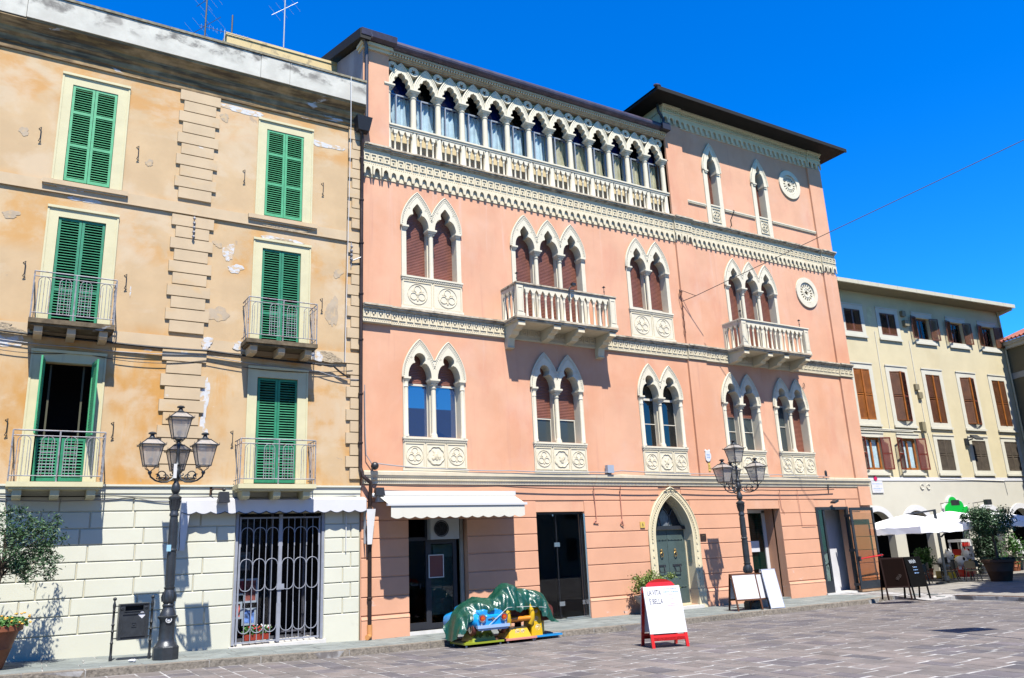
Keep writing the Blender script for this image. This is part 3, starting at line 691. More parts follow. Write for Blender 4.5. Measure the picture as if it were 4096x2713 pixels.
# goods seen through the grille
for k, (px, pz, w, h, cc, lab) in enumerate(((5.2, 2.16, .34, .36, (.05, .08, .1), 'dark framed picture highest in the shop window'), (5.16, 1.52, .24, .3, (.25, .02, .04), 'red flower picture in a pale frame, middle row left'), (5.46, 1.42, .26, .5, (.2, .06, .05), 'tall garden picture in a pale frame, middle row right'), (5.1, .95, .22, .32, (.5, .1, .08), 'small figure picture in a white frame, bottom row left'), (5.44, .78, .26, .32, (.1, .2, .5), 'blue flower picture in a white frame above the red flower box'))):
    t = thing('framed_picture', lab, 'picture', (px, WY+.7, pz-h/2), group='pictures in the shop window')
    b = MB(); b.plate(rectp(px-w/2-.05, px+w/2+.05, pz-h/2-.05, pz+h/2+.05), [rectp(px-w/2, px+w/2, pz-h/2, pz+h/2)], WY+.68, WY+.71); b.build('frame', flat('picture_frame', (.35, .42, .5) if k else (.08, .08, .08), .5), t)
    b = MB(); b.box(px-w/2, px+w/2, WY+.70, WY+.705, pz-h/2, pz+h/2); b.build('print', mat('picture_print', cc, .6, .9, 9, 0), t)
t = thing('flower_box', 'terracotta window box of red and white flowers behind the grey grille', 'flower box', (5.55, WY+.25, .2))
b = MB(); b.hexa([(5.24,WY+.17,.24),(5.82,WY+.17,.24),(5.82,WY+.33,.24),(5.24,WY+.33,.24),(5.2,WY+.14,.38),(5.86,WY+.14,.38),(5.86,WY+.36,.38),(5.2,WY+.36,.38)]); b.build('box', flat('red_plastic', (.5, .05, .02), .5), t)
b = MB(); q = random.Random(5)
for k in range(260):
    c_ = Vector((q.uniform(5.2, 5.86), WY+q.uniform(.12, .36), q.uniform(.38, .56))); d = Vector((q.uniform(-1, 1), q.uniform(-1, 1), q.uniform(-.3, 1))).normalized()*.04; e = d.orthogonal().normalized()*.02
    b.add([c_-d, c_+e, c_+d, c_-e], [(0, 1, 2, 3)])
b.build('leaves', m_leaf2, t, kind='stuff')
for mm_, nm, k0 in ((m_rflower, 'red_blossom', 16), (m_wflower, 'white_blossom', 14)):
    b = MB()
    for k in range(k0): b.ball((q.uniform(5.3, 5.84), WY+q.uniform(.08, .2), q.uniform(.46, .6)), .022, 6)
    b.build(nm, mm_, t, kind='stuff')
# roof structure and antennas
b = MB(); b.box(4.46, 9.5, 24, 27, 15.6, 18.86); b.box(4.42, 9.5, 23.97, 27.03, 18.86, 18.95); b.build('roof_room', m_ochrewall, tan)
def antenna(name, x, y, z0, z1, lab, booms, r=.02, m=m_alu):
    t = thing(name, lab, 'antenna', (x, y, z0)); MB().tube([(x, y, z0), (x, y, z1)], r, 6).build('mast', m, t)
    for (zc, dx, dy, dz, L, ne, el, ed) in booms:
        d = Vector((dx, dy, dz)).normalized(); c0 = Vector((x, y, zc)); 
        bb = MB().tube([c0-d*L*.5, c0+d*L*.5], .009, 5).build('boom', m_castiron, t)
        e = Vector(ed).normalized(); q_ = MB()
        for k in range(ne):
            p = c0+d*L*(-.5+(k+.5)/ne); q_.tube([p-e*el/2, p+e*el/2], .0035, 4)
        q_.build('elements', m_alu, bb)
    return t
antenna('roof_antenna', 3.62, 23, 15.6, 19.9, 'dark rooftop mast with three slanting television aerials, leftmost on the ochre house', [(18.25, .78, 0, .85, 1.3, 4, .75, (.6, .3, -.35)), (19.2, .5, 0, .6, .9, 4, .7, (.6, .3, -.35))], .026, m_blackmetal)
antenna('roof_antenna', 6.3, 23.98, 18.95, 21.4, 'thin pale mast with a slanting aerial on the yellow roof room', [(20.5, .75, 0, .7, 1.2, 4, .6, (.6, .3, -.35))], .022)
antenna('roof_antenna', 4.2, 23.0, 15.6, 18.3, 'small low comb aerial beside the leftmost mast', [(18.22, 1, 0, .0, 1.5, 13, .16, (0, 0, 1))], .016)
t = thing('roof_pole', 'short bare dark pole at the corner of the yellow roof room', 'pole', (4.62, 24.1, 18.95)); MB().tube([(4.62, 24.1, 18.95), (4.62, 24.1, 19.72)], .028, 6).build('shaft', m_blackmetal, t)

# ------------------------------------------------------------------ the pink palazzo
PX0, PX1 = 8.18, 30.5
pal = thing('pink_palazzo', 'pink palazzo with white carved pointed-arch windows, a roof loggia and a corner tower', 'palace', (19, WY, 0))
def light_hole(cx, w, s, h, zb): return [(cx-w, zb), (cx+w, zb)]+gothic(cx, w, s, h, 8)
# window table: name -> (apex centres, outer half width, spring, apex z, bottom z, sill z)
ROW1 = [((10.01, 10.98), 'a'), ((14.51, 15.47), 'b'), ((19.0, 19.96), 'c'), ((23.09, 24.03), 'd'), ((25.92, 26.85), 'e')]
ROW2 = [((10.0, 10.98), 10.44, 'pan'), ((13.99, 14.97, 15.95), 9.36, 'door'), ((18.94, 19.90), 10.48, 'pan'), ((24.0, 24.94, 25.88), 9.36, 'door')]
holes = []
for cs, k in ROW1:
    x0, x1 = cs[0]-.42, cs[-1]+.42
    top = []
    for i, c in enumerate(reversed(cs)):
        g = gothic(c, .44, 7.24, 1.0, 6)
        top += g
    holes.append([(cs[0]-.44, 5.48), (cs[-1]+.44, 5.48)]+top)
for cs, zb, k in ROW2:
    top = []
    for c in reversed(cs): top += gothic(c, .44, 12.06, 1.0, 6)
    holes.append([(cs[0]-.44, zb), (cs[-1]+.44, zb)]+top)
DOORS = [(9.6, 11.48, .10, 3.2), (13.92, 15.78, .0, 3.27), (23.21, 24.98, .04, 3.28), (27.0, 28.95, .04, 3.31)]
for a, c, z0, z1 in DOORS: holes.append(rectp(a, c, z0, z1))
PC = 19.5
holes.append([(28.42+.5*math.cos(a), 12.4+.5*math.sin(a)) for a in [2*PI*k/20 for k in range(20)]])
holes.append([(PC-.86, .12), (PC+.86, .12)]+gothic(PC, .86, 2.35, 1.46, 10))
b = MB(); b.plate(rectp(PX0, PX1, -.3, 14.56), holes, WY, WY+.36); b.build('wall', m_pink, pal)
TWX = [(23.43, 18.30), (26.28, 18.24)]
holes = [[(c-.34, 15.5), (c+.34, 15.5)]+gothic(c, .34, 17.03, 1.05, 6) for c, _ in TWX]
for c, z in ((28.31, 17.47),): holes.append([(c+.5*math.cos(a), z+.5*math.sin(a)) for a in [2*PI*k/20 for k in range(20)]])
TZ = 19.42; TL = 20.95
b = MB(); b.plate(rectp(TL, PX1, 14.56, TZ), holes, WY, WY+.36); b.build('tower_wall', m_pink, pal)
b = MB(); b.add([(TL, WY, 14.5), (TL, 31, 14.5), (TL, 31, TZ), (TL, WY, TZ)], [(3, 2, 1, 0)]); b.add([(PX1, WY, -.3), (PX1, 31, -.3), (PX1, 31, TZ), (PX1, WY, TZ)], [(0, 1, 2, 3)]); b.build('tower_side_wall', m_pink, pal)
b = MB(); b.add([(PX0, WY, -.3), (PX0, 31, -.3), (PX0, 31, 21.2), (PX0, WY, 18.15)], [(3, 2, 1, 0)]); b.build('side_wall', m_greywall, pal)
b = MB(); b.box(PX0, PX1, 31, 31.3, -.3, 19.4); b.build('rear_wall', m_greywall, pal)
b = MB(); b.hexa([(PX0-.12,21.2,18.30),(TL,21.2,18.30),(TL,31,21.5),(PX0-.12,31,21.5),(PX0-.12,21.2,18.38),(TL,21.2,18.38),(TL,31,21.6),(PX0-.12,31,21.6)]); b.build('loggia_roof', m_eave, pal)
# pilaster strips
b = MB(); b.box(PX0+.0, 9.06, WY-.05, WY, 14.56, 17.98); b.build('pilaster', m_pink, pal)
for x0, x1, za, zb in ((TL, 21.85, 14.56, 18.62), (29.66, PX1+.06, 14.56, 18.62), (TL+.04, 21.9, 9.36, 13.5), (29.72, PX1+.06, 9.36, 13.5), (TL+.04, 21.9, 4.42, 8.76), (29.76, PX1+.06, 4.42, 8.76), (29.8, PX1+.06, 3.36, 4.12)):
    b = MB(); b.box(x0, x1, WY-.085, WY, za, zb); b.build('pilaster', m_pink, pal)
# rusticated ground floor courses
cz = [4.1, 3.61, 3.10, 2.605, 2.10, 1.585, 1.075, .60]
def courseblock(a, c, zb, zt, y=.024):
    g, e = .011, .012
    b = MB(); b.hexa([(a,WY,zb+g),(c,WY,zb+g),(c,WY,zt-g),(a,WY,zt-g),(a+.001,WY-y,zb+g+e),(c-.001,WY-y,zb+g+e),(c-.001,WY-y,zt-g-e),(a+.001,WY-y,zt-g-e)])
    b.build('plaster_course', m_pinkblock, pal)
def gaps(zb, zt):
    hs = [(a, c) for a, c, z0, z1 in DOORS if z1 > zb+.1]
    zt_ = zt
    if zt_ < 2.4: hw = 1.1
    else: hw = 0; 
    if zt_ >= 2.4 and zb < 3.95:
        g = [p for p in gothic(PC, 1.13, 2.4, 1.66, 20) if p[1] >= zb]; hw = max(p[0]-PC for p in g)-.1 if g else 0
    if hw > 0: hs.append((PC-hw, PC+hw))
    hs.sort(); x = PX0+.02; out = []
    for a, c in hs:
        if a > x: out.append((x, a))
        x = c
    out.append((x, PX1)); return out
for zt, zb in zip(cz, cz[1:]):
    for a, c in gaps(zb, zt): courseblock(a, min(c, 29.79) if c > 29 and zb > 3 else c, zb, zt)
for a, c in gaps(-.2, .5):
    b = MB(); b.box(a, c, WY-.05, WY, -.25, .50); b.hexa([(a,WY,.5),(c,WY,.5),(c,WY,.585),(a,WY,.585),(a,WY-.062,.5),(c,WY-.062,.5),(c,WY-.035,.585),(a,WY-.035,.585)]); b.build('plinth', m_pinkblock, pal)
# main cornice over the ground floor
prof = [(WY, 4.10), (WY-.05, 4.10), (WY-.055, 4.19), (WY-.075, 4.195), (WY-.08, 4.29), (WY-.10, 4.295), (WY-.105, 4.34), (WY-.125, 4.345), (WY-.13, 4.44), (WY-.11, 4.46), (WY, 4.47)]
profile_x(prof, PX0+.05, PX1+.12).build('cornice', mat('painted_cornice', (.80, .70, .52), .85, .06, 3, .3, 50, ov=[((.72, .36, .16), .5, (3, 3, .8), .6, .72, None), ((.35, .28, .2), .25, (5, 2, 20), .62, .75, None, 4.)]), pal)
b = MB(); x = PX0+.1
while x < PX1: b.box(x, x+.035, WY-.10, WY-.079, 4.21, 4.25); x += .06
b.build('bead_row', m_stone, pal, kind='stuff')
# ---- band pieces
def coffer_mesh():
    b = MB(); w, h = .105, .125; y = 0
    o = rectp(-w, w, -h, h); i_ = rectp(-w+.035, w-.035, -h+.035, h-.035)
    b.plate(o, [i_], -.028, 0); b.ball((0, -.012, -.005), .034, 8, (1, .8, 1))
    me = bpy.data.meshes.new('coffer'); me.from_pydata(b.v, [], b.f); me.materials.append(m_stone); return me
cof = coffer_mesh()
def corbel_mesh(w=.262, h=.30):
    b = MB(); o = [(-w/2, -h*.42), (-w/2+.03, -h*.5), (-w/2+.05, -h*.28)]
    o += [(p[0], p[1]) for p in reversed(gothic(0, w/2-.055, -h*.05, h*.38, 4))]
    o += [(w/2-.05, -h*.28), (w/2-.03, -h*.5), (w/2, -h*.42), (w/2, h/2), (-w/2, h/2)]
    b.plate(o, [], -.06, 0)
    me = bpy.data.meshes.new('corbel_arch'); me.from_pydata(b.v, [], b.f); me.materials.append(m_stone); return me
cor = corbel_mesh()
def band_top(x0, x1, y, nco, nar):     # the tall frieze under the loggia
    b = MB(); b.box(x0, x1, y, WY, 13.83, 14.40); b.box(x0, x1, y-.02, y, 13.83, 13.87)
    o = b.build('frieze', m_stone, pal)
    b = MB(); b.box(x0-.0, x1, y-.15, WY, 14.49, 14.545); b.box(x0, x1, y-.11, WY, 14.44, 14.489); b.box(x0, x1, y-.05, WY, 14.401, 14.439); b.build('ledge', m_stonedk, pal)
    b = MB(); xx = x0+.03
    while xx < x1-.03: b.box(xx, xx+.03, y-.015, y, 13.895, 13.925); xx += .07
    b.build('dentils', m_stone, o, kind='stuff')
    b = MB(); b.box(x0, x1, WY-.022, WY, 13.5, 13.83); b.build('frieze_ground', m_stone, pal)
    for k in range(nco): inst('coffer', cof, o, (x0+(x1-x0)*(k+.5)/nco, y, 14.12))
    for k in range(nar): inst('corbel_arch', cor, pal, (x0+(x1-x0)*(k+.5)/nar, y+.03, 13.68), rot=None)
band_top(PX0, 9.06, WY-.12, 4, 3)
band_top(9.07, TL-.0, WY-.06, 47, 45)
band_top(TL+.01, 21.85, WY-.12, 4, 3); band_top(21.86, 29.66, WY-.06, 31, 30); band_top(29.67, PX1+.08, WY-.12, 4, 3)
def band_low(x0, x1, y, nco):
    b = MB(); b.box(x0, x1, y, WY, 8.78, 9.20); b.box(x0, x1, y-.02, y, 8.80, 8.83)
    o = b.build('frieze', m_stone, pal)
    b = MB(); b.box(x0, x1, y-.13, WY, 9.29, 9.345); b.box(x0, x1, y-.09, WY, 9.24, 9.289); b.box(x0, x1, y-.04, WY, 9.201, 9.239); b.build('ledge', m_stonedk, pal)
    b = MB(); xx = x0+.03
    while xx < x1-.03: b.box(xx, xx+.03, y-.015, y, 8.86, 8.89); xx += .07
    b.build('dentils', m_stone, o, kind='stuff')
    for k in range(nco): inst('coffer', cof, o, (x0+(x1-x0)*(k+.5)/nco, y, 9.06))
band_low(PX0, 9.06, WY-.12, 4); band_low(9.07, TL+.03, WY-.06, 47); band_low(TL+.04, 21.9, WY-.12, 4); band_low(21.91, 29.72, WY-.06, 31); band_low(29.73, PX1+.08, WY-.12, 3)
# tower frieze
cor2 = corbel_mesh(.3, .34)
def tower_band(x0, x1, y, n):
    b = MB(); b.box(x0, x1, y, WY, 18.98, 19.12); b.box(x0, x1, WY-.03, WY, 18.62, 18.98); b.box(x0, x1, y-.04, WY, 19.12, 19.17); b.box(x0, x1, y-.06, WY, 19.29, 19.36); b.box(x0, x1, y-.12, WY, 19.36, 19.42); b.box(x0, x1, y, WY, 19.17, 19.29)
    o = b.build('tower_frieze', m_stone, pal)
    b = MB(); xx = x0+.03
    while xx < x1-.06: b.box(xx, xx+.06, y-.035, y, 19.19, 19.28); xx += .12
    b.build('dentils', m_stone, o, kind='stuff')
    for k in range(n): inst('corbel_arch', cor2, o, (x0+(x1-x0)*(k+.5)/n, y+.035, 18.81))
tower_band(TL-.06, 21.85, WY-.13, 3); tower_band(21.86, 29.66, WY-.08, 26); tower_band(29.67, PX1+.08, WY-.13, 3)
b = MB(); b.box(TL-.06, TL-.01, WY-.07, 27, 18.62, 19.12); b.box(TL-.1, TL-.01, WY-.08, 27, 19.12, 19.42); b.build('tower_frieze', m_stone, pal)
o_ = .93
b = MB(); ex0, ex1, ey = TL-o_, PX1+o_+.05, WY-o_
b.plate([(ex0, ey), (ex1, ey), (ex1, 32), (ex0, 32)], [], 19.52, 19.42, ax='xy', back=True)
b.box(ex0-.03, ex1+.03, ey-.04, ey+.02, 19.40, 19.56)
b.add([(ex0-.03, ey-.04, 19.56), (ex1+.03, ey-.04, 19.56), (ex1+.03, 32, 19.56), (ex0-.03, 32, 19.56), (TL+4, 26.5, 21.3), (PX1-4, 26.5, 21.3)], [(0, 1, 5, 4), (1, 2, 5), (2, 3, 4, 5), (3, 0, 4)])
tr = b.build('tower_roof', m_eave, pal)
b = MB(); b.ball((ex0+.05, ey+.06, 19.62), .12, 8, (1.6, 1, .6)); b.ball((ex1-.25, ey+.1, 19.6), .05, 6); b.build('ridge_tile', m_copper, tr)
b = MB(); b.tube([(TL-.25, WY-.12, 19.38), (TL-.25, WY-.12, 19.1), (TL-.05, WY-.16, 18.75), (TL-.05, WY-.2, 18.3)], .055, 8); b.box(TL-.35, TL+.06, WY-.42, WY-.1, 18.13, 18.42); b.build('rain_hopper', flat('dark_hopper', (.02, .02, .03), .5), pal)

# ---- window parts
def capital(b, cx, cy, z, w, h=.22, r=.085):
    """abacus block and bell on top of a shaft, top at z"""
    b.box(cx-w, cx+w, cy-w, cy+w, z-.055, z)
    b.hexa([(cx-w*.72,cy-w*.72,z-.12),(cx+w*.72,cy-w*.72,z-.12),(cx+w*.72,cy+w*.72,z-.12),(cx-w*.72,cy+w*.72,z-.12),(cx-w*.95,cy-w*.95,z-.056),(cx+w*.95,cy-w*.95,z-.056),(cx+w*.95,cy+w*.95,z-.056),(cx-w*.95,cy+w*.95,z-.056)])
    b.lathe([(r*.98, -h-.1), (r*1.22, -h-.085), (r*1.22, -h-.06), (r*1.0, -h-.05), (r*1.12, -.2), (r*1.55, -.13), (r*1.45, -.12)], cx, cy, z, 10)
    for a in range(4):
        an = PI/4+a*PI/2; b.ball((cx+math.cos(an)*r*1.45, cy+math.sin(an)*r*1.45, z-.155), .035, 6)
def shaft(b, cx, cy, z0, z1, r):
    b.lathe([(r*1.5, 0), (r*1.5, .05), (r*1.3, .06), (r*1.38, .09), (r*1.05, .13), (r, .16), (r*.96, z1-z0)], cx, cy, z0, 12)
def relief_round(name, cx, cz, r, y, parent, kind):
    b = MB()
    def ring(x, z, rr, t=.014, n=14, a0=0, a1=2*PI):
        b.tube([(x+rr*math.cos(a0+(a1-a0)*k/n), y, z+rr*math.sin(a0+(a1-a0)*k/n)) for k in range(n)], t, 4, closed=True)
    if kind == 'tre':
        ring(cx, cz, r, .014, 20)
        for k in range(3):
            a = PI/2+k*2*PI/3; ring(cx+.47*r*math.cos(a), cz+.47*r*math.sin(a), .36*r, .014, 10)
        b.ball((cx, y, cz), r*.2, 8, (1, .35, 1))
        for k in range(3):
            a = -PI/2+k*2*PI/3; b.ball((cx+.55*r*math.cos(a), y, cz+.55*r*math.sin(a)), r*.12, 6, (1, .4, 1.5))
    else:
        pts = []
        for k in range(40):
            a = 2*PI*k/40; rr = r*(.95+.09*abs(math.sin(4*a))); pts.append((cx+rr*math.cos(a), y, cz+rr*math.sin(a)))
        b.tube(pts, .024, 4, closed=True)
        q = random.Random(int(cx*10))
        for k in range(16):
            a = q.uniform(0, 6.28); d = q.uniform(0, r*.62); b.ball((cx+d*math.cos(a)*.8, y, cz+d*math.sin(a)), q.uniform(.03, .06), 6, (1, .4, 1.2))
        b.ball((cx, y, cz), r*.35, 8, (.8, .35, 1.2))
    return b.build(name, m_stone, parent)
def panel_field(x0, x1, z0, z1, kinds, parent):
    n = len(kinds); W = (x1-x0)/n
    for k, kd in enumerate(kinds):
        a, c = x0+W*k, x0+W*(k+1)
        b = MB(); b.plate(rectp(a+.02, c-.02, z0, z1), [rectp(a+.055, c-.055, z0+.035, z1-.035)], WY-.062, WY-.045)
        q = b.build('carved_panel', m_stone, parent)
        relief_round('carved_roundel', (a+c)/2, (z0+z1)/2, min(W, z1-z0)*.5-.075, WY-.05, parent, kd)
def arch_head(cs, wo, s, ho, wi, pointed, top, zc, parent, y0=WY-.07, y1=WY+.30, k=.12, xo=None):
    outer = []; x0, x1 = cs[0]-wo, cs[-1]+wo
    for i, c in enumerate(reversed(cs)):
        idx = len(cs)-1-i
        g = gothic(c, wo, s, ho, 14, k)
        if idx < len(cs)-1: g = [p for p in g if p[0] <= (c+cs[idx+1])/2]
        if idx > 0: g = [p for p in g if p[0] >= (c+cs[idx-1])/2]
        outer += g
    # valley points where arches meet
    inner = []
    for c in cs:
        inner += list(reversed(trefoil(c, wi, s, pointed, top, zc)))
    poly = outer+inner
    b = MB(); b.plate(poly, [], y0, y1)
    o = b.build('arch_head', m_stonew, parent)
    # hood moulding and rope bead following the extrados
    b = MB(); bd = MB()
    pts = outer; 
    b.tube([(p[0], y0-.0, p[1]) for p in pts], .022, 5)
    ins = []
    for i, c in enumerate(reversed(cs)):
        idx = len(cs)-1-i; g = gothic(c, wo-.09, s, ho-.13, 12, k)
        if idx < len(cs)-1: g = [p for p in g if p[0] <= (c+cs[idx+1])/2-.03]
        if idx > 0: g = [p for p in g if p[0] >= (c+cs[idx-1])/2+.03]
        ins.append(g); b.tube([(p[0], y0, p[1]) for p in g], .012, 4)
    b.build('hood_mould', m_stonew, parent)
    for i, c in enumerate(reversed(cs)):
        g = gothic(c, wo-.045, s, ho-.065, 40, k); L = 0; 
        acc = 0
        for p, q in zip(g, g[1:]):
            acc += math.hypot(q[0]-p[0], q[1]-p[1])
            if acc > .06:
                acc = 0
                if p[0] > cs[0]-wo and all(abs(p[0]-c2) > abs(p[0]-c)-.01 for c2 in cs): bd.box(p[0]-.016, p[0]+.016, y0-.014, y0+.002, p[1]-.016, p[1]+.016)
    bd.build('rope_bead', m_stonew, parent, kind='stuff')
    for c in cs:
        for sx in (-1, 1):
            q = MB()
            for a in range(5): q.ball((c+sx*wi*.72+.022*math.cos(a*1.257), y0-.003, s+ho*.52+.022*math.sin(a*1.257)), .013, 5, (1, .5, 1))
            q.build('rosette', m_stonew, parent)
    return o
def roller(x0, x1, z0, z1, y, parent, name='roller_shutter'):
    b = MB(); z = z0; p = .052
    while z < z1:
        b.add([(x0, y, z), (x1, y, z), (x1, y-.012, z+p*.3), (x0, y-.012, z+p*.3), (x1, y-.012, z+p*.75), (x0, y-.012, z+p*.75), (x1, y+.004, z+p), (x0, y+.004, z+p)], [(0, 1, 2, 3), (3, 2, 4, 5), (5, 4, 6, 7)]); z += p
    return b.build(name, m_roll, parent)
m_cw = mat('cream_window_frame', (.78, .74, .62), .6, .04)
def sash(x0, x1, z0, z1, y, parent, pm, bars=(), fw=.05, fm=None, vbars=()):
    b = MB(); b.box(x0, x0+fw, y-.04, y, z0, z1); b.box(x1-fw, x1, y-.04, y, z0, z1); b.box(x0+fw, x1-fw, y-.04, y, z0, z0+fw); b.box(x0+fw, x1-fw, y-.04, y, z1-fw, z1)
    for zz in bars: b.box(x0+fw, x1-fw, y-.035, y-.005, zz-.014, zz+.014)
    for xx in vbars: b.box(xx-.02, xx+.02, y-.037, y-.003, z0+fw, z1-fw)
    f = b.build('window_frame', fm or m_cw, parent)
    MB().box(x0+fw, x1-fw, y-.012, y-.008, z0+fw, z1-fw).build('pane', pm, parent)
m_palepane = flat('dusty_grey_pane', (.06, .08, .085), .15, 0, .7)
m_mirror = bpy.data.materials.new('reflecting_pane'); m_mirror.use_nodes = True
_b = m_mirror.node_tree.nodes['Principled BSDF']; _b.inputs['Base Color'].default_value = (.01, .03, .09, 1); _b.inputs['Roughness'].default_value = .01; _b.inputs['Specular IOR Level'].default_value = 1.0; _b.inputs['IOR'].default_value = 1.95
def back_room(x0, x1, z0, z1, y, parent, d=1.2):
    b = MB(); b.box(x0, x1, y+d, y+d+.04, z0, z1); b.box(x0-.04, x0, y, y+d, z0, z1); b.box(x1, x1+.04, y, y+d, z0, z1); b.box(x0, x1, y, y+d, z1, z1+.04); b.box(x0, x1, y, y+d, z0-.04, z0)
    b.build('room', m_dark, parent)
def gothic_window(cs, s, zb, zsill, kindl, top_, zc_, pointed, ho, panels=None, wo=.57, wi=.385, base=None):
    x0, x1 = cs[0]-wo, cs[-1]+wo; n = len(cs)
    w = MB(); w.box(x0+.03, cs[0]-wi, WY-.045, WY+.30, zsill, s); w.box(cs[-1]+wi, x1-.03, WY-.045, WY+.30, zsill, s)
    if panels: w.box(x0+.02, x1-.02, WY-.045, WY-.0, base, zsill-.001)
    else: w.box(x0+.03, x1-.03, WY-.03, WY+.30, zsill-.05, zsill)
    win = w.build('window', m_stonew, pal)
    arch_head(cs, wo, s, ho, wi, pointed, top_, zc_, win)
    # capitals and shafts
    for i in range(n-1):
        cx_ = (cs[i]+cs[i+1])/2; b = MB(); cy_ = WY+.06
        zfoot = zsill if not (pointed and panels) else base
        shaft(b, cx_, cy_-(.03 if zfoot < zsill else 0), zfoot, s-.25, .078); capital(b, cx_, cy_, s, .165, .2, .078)
        b.box(cx_-.1, cx_+.1, WY+.12, WY+.30, zsill, s)
        b.build('column', m_stonew, win, smooth=50)
    for cx_ in (cs[0]-wi-.045, cs[-1]+wi+.045):
        b = MB(); sg = -1 if cx_ < cs[0] else 1
        b.box(cx_-.11, cx_+.11, WY-.12, WY+.28, s-.05, s+.006); b.hexa([(cx_-.06,WY-.06,s-.14),(cx_+.06,WY-.06,s-.14),(cx_+.06,WY+.27,s-.14),(cx_-.06,WY+.27,s-.14),(cx_-.1,WY-.11,s-.051),(cx_+.1,WY-.11,s-.051),(cx_+.1,WY+.27,s-.051),(cx_-.1,WY+.27,s-.051)])
        if not pointed: b.lathe([(.085, 0), (.085, .06), (.068, .1), (.066, s-zsill-.3), (.08, s-zsill-.29), (.066, s-zsill-.26), (.075, s-zsill-.14)], cx_+sg*.02, WY-.03, zsill, 10)
        b.build('impost', m_stonew, win, smooth=50)
    if panels:
        b = MB(); b.box(x0, x1, WY-.10, WY+.26, zsill-.06, zsill-.0015); b.box(x0+.01, x1-.01, WY-.07, WY-.046, zsill-.14, zsill-.061)
        b.build('sill', m_stonew, win)
        b = MB(); xx = x0+.03
        while xx < x1-.05: b.box(xx, xx+.04, WY-.085, WY-.071, zsill-.115, zsill-.08); xx += .065
        b.build('rope_bead', m_stonew, win, kind='stuff')
        panel_field(x0+.03, x1-.03, base+(.12 if not pointed else .1), zsill-.16, panels, win)
        b = MB(); b.box(x0-.01, x1+.01, WY-.075, WY-.046, base+.02, base+.09); b.build('base_moulding', m_stonew, win)
    return win, x0, x1
yk = WY+.30
for (cs, k) in ROW1:
    win, x0, x1 = gothic_window(cs, 7.24, 4.46, 5.46, k, .77, .46, False, 1.19, ['tre', 'med', 'tre'], base=4.46)
    back_room(x0+.1, x1-.1, 5.3, 8.4, yk+.1, win)
    for i, c in enumerate(cs):
        a, e = c-.42, c+.42
        if k == 'a': roller(a, e, 7.10, 8.2, yk+.03, win); sash(a, e, 5.47, 7.12, yk, win, m_mirror, fw=.06)
        elif k == 'b': roller(a, e, 6.30, 8.2, yk+.0, win); sash(a, e, 5.47, 6.32, yk+.04, win, m_palepane, fw=.06)
        elif k == 'c': sash(a, e, 5.47, 7.2, yk, win, m_darkpane, bars=(6.3,), fw=.05); sash(a, e, 7.2, 8.2, yk, win, m_darkpane, fw=.03)
        elif k == 'd': roller(a, e, 6.75, 8.2, yk, win); sash(a, e, 5.47, 6.8, yk+.04, win, m_palepane, bars=(6.2,), fw=.06)
        elif k == 'e':
            if i == 0: sash(a, e, 5.47, 7.35, yk+.02, win, m_palepane, bars=(6.5,), fw=.05); roller(a, e, 7.36, 8.2, yk, win)
            else: roller(a, e, 5.47, 8.2, yk, win)
for (cs, zb, kd) in ROW2:
    if kd == 'pan':
        win, x0, x1 = gothic_window(cs, 12.08, 9.36, zb, kd, .80, .42, True, 1.19, ['tre', 'tre'], base=9.37)
    else:
        win, x0, x1 = gothic_window(cs, 12.06, 9.36, 9.36, kd, .80, .42, True, 1.19)
    for i, c in enumerate(cs):
        zs = zb if not (kd == 'pan' and cs[0] > 15) else zb+.22
        roller(c-.42, c+.42, zs, 12.95, yk, win)
        if zs > zb: sash(c-.42, c+.42, zb, zs+.02, yk+.05, win, m_darkpane, fw=.09)
for cxw, za in TWX:
    wi, wo, s = .27, .53, 17.03
    b = MB(); b.box(cxw-wo+.04, cxw-wi, WY-.045, WY+.3, 14.56, s); b.box(cxw+wi, cxw+wo-.04, WY-.045, WY+.3, 14.56, s); b.box(cxw-wi, cxw+wi, WY-.03, WY+.3, 14.56, 15.44)
    win = b.build('window', m_stonew, pal)
    arch_head([cxw], wo, s, za-s, wi, True, .98, .55, win)
    b = MB(); b.box(cxw-wi, cxw+wi, WY-.06, WY+.28, 15.441, 15.5); b.build('sill', m_stonew, win)
    for sx in (-1, 1):
        q = MB(); xx = cxw+sx*(wi+.06); q.box(xx-.1, xx+.1, WY-.1, WY+.28, s-.06, s+.005); q.box(xx-.07, xx+.07, WY-.08, WY+.27, s-.12, s-.061); q.build('impost', m_stonew, win)
    panel_field(cxw-wi, cxw+wi, 14.75, 15.36, ['tre'], win)
    roller(cxw-.33, cxw+.33, 15.5, 17.9, yk, win)
# string moulding on the tower
for a, c in ((21.86, 22.9), (23.97, 25.75), (26.82, 29.64)):
    b = MB(); b.box(a, c, WY-.045, WY, 15.34, 15.40); b.box(a, c, WY-.065, WY, 15.401, 15.45)
    o = b.build('string_moulding', m_stonew, pal)
    q = MB(); xx = a+.02
    while xx < c-.03: q.box(xx, xx+.035, WY-.06, WY-.046, 15.355, 15.385); xx += .07
    q.build('rope_bead', m_stone, o, kind='stuff')
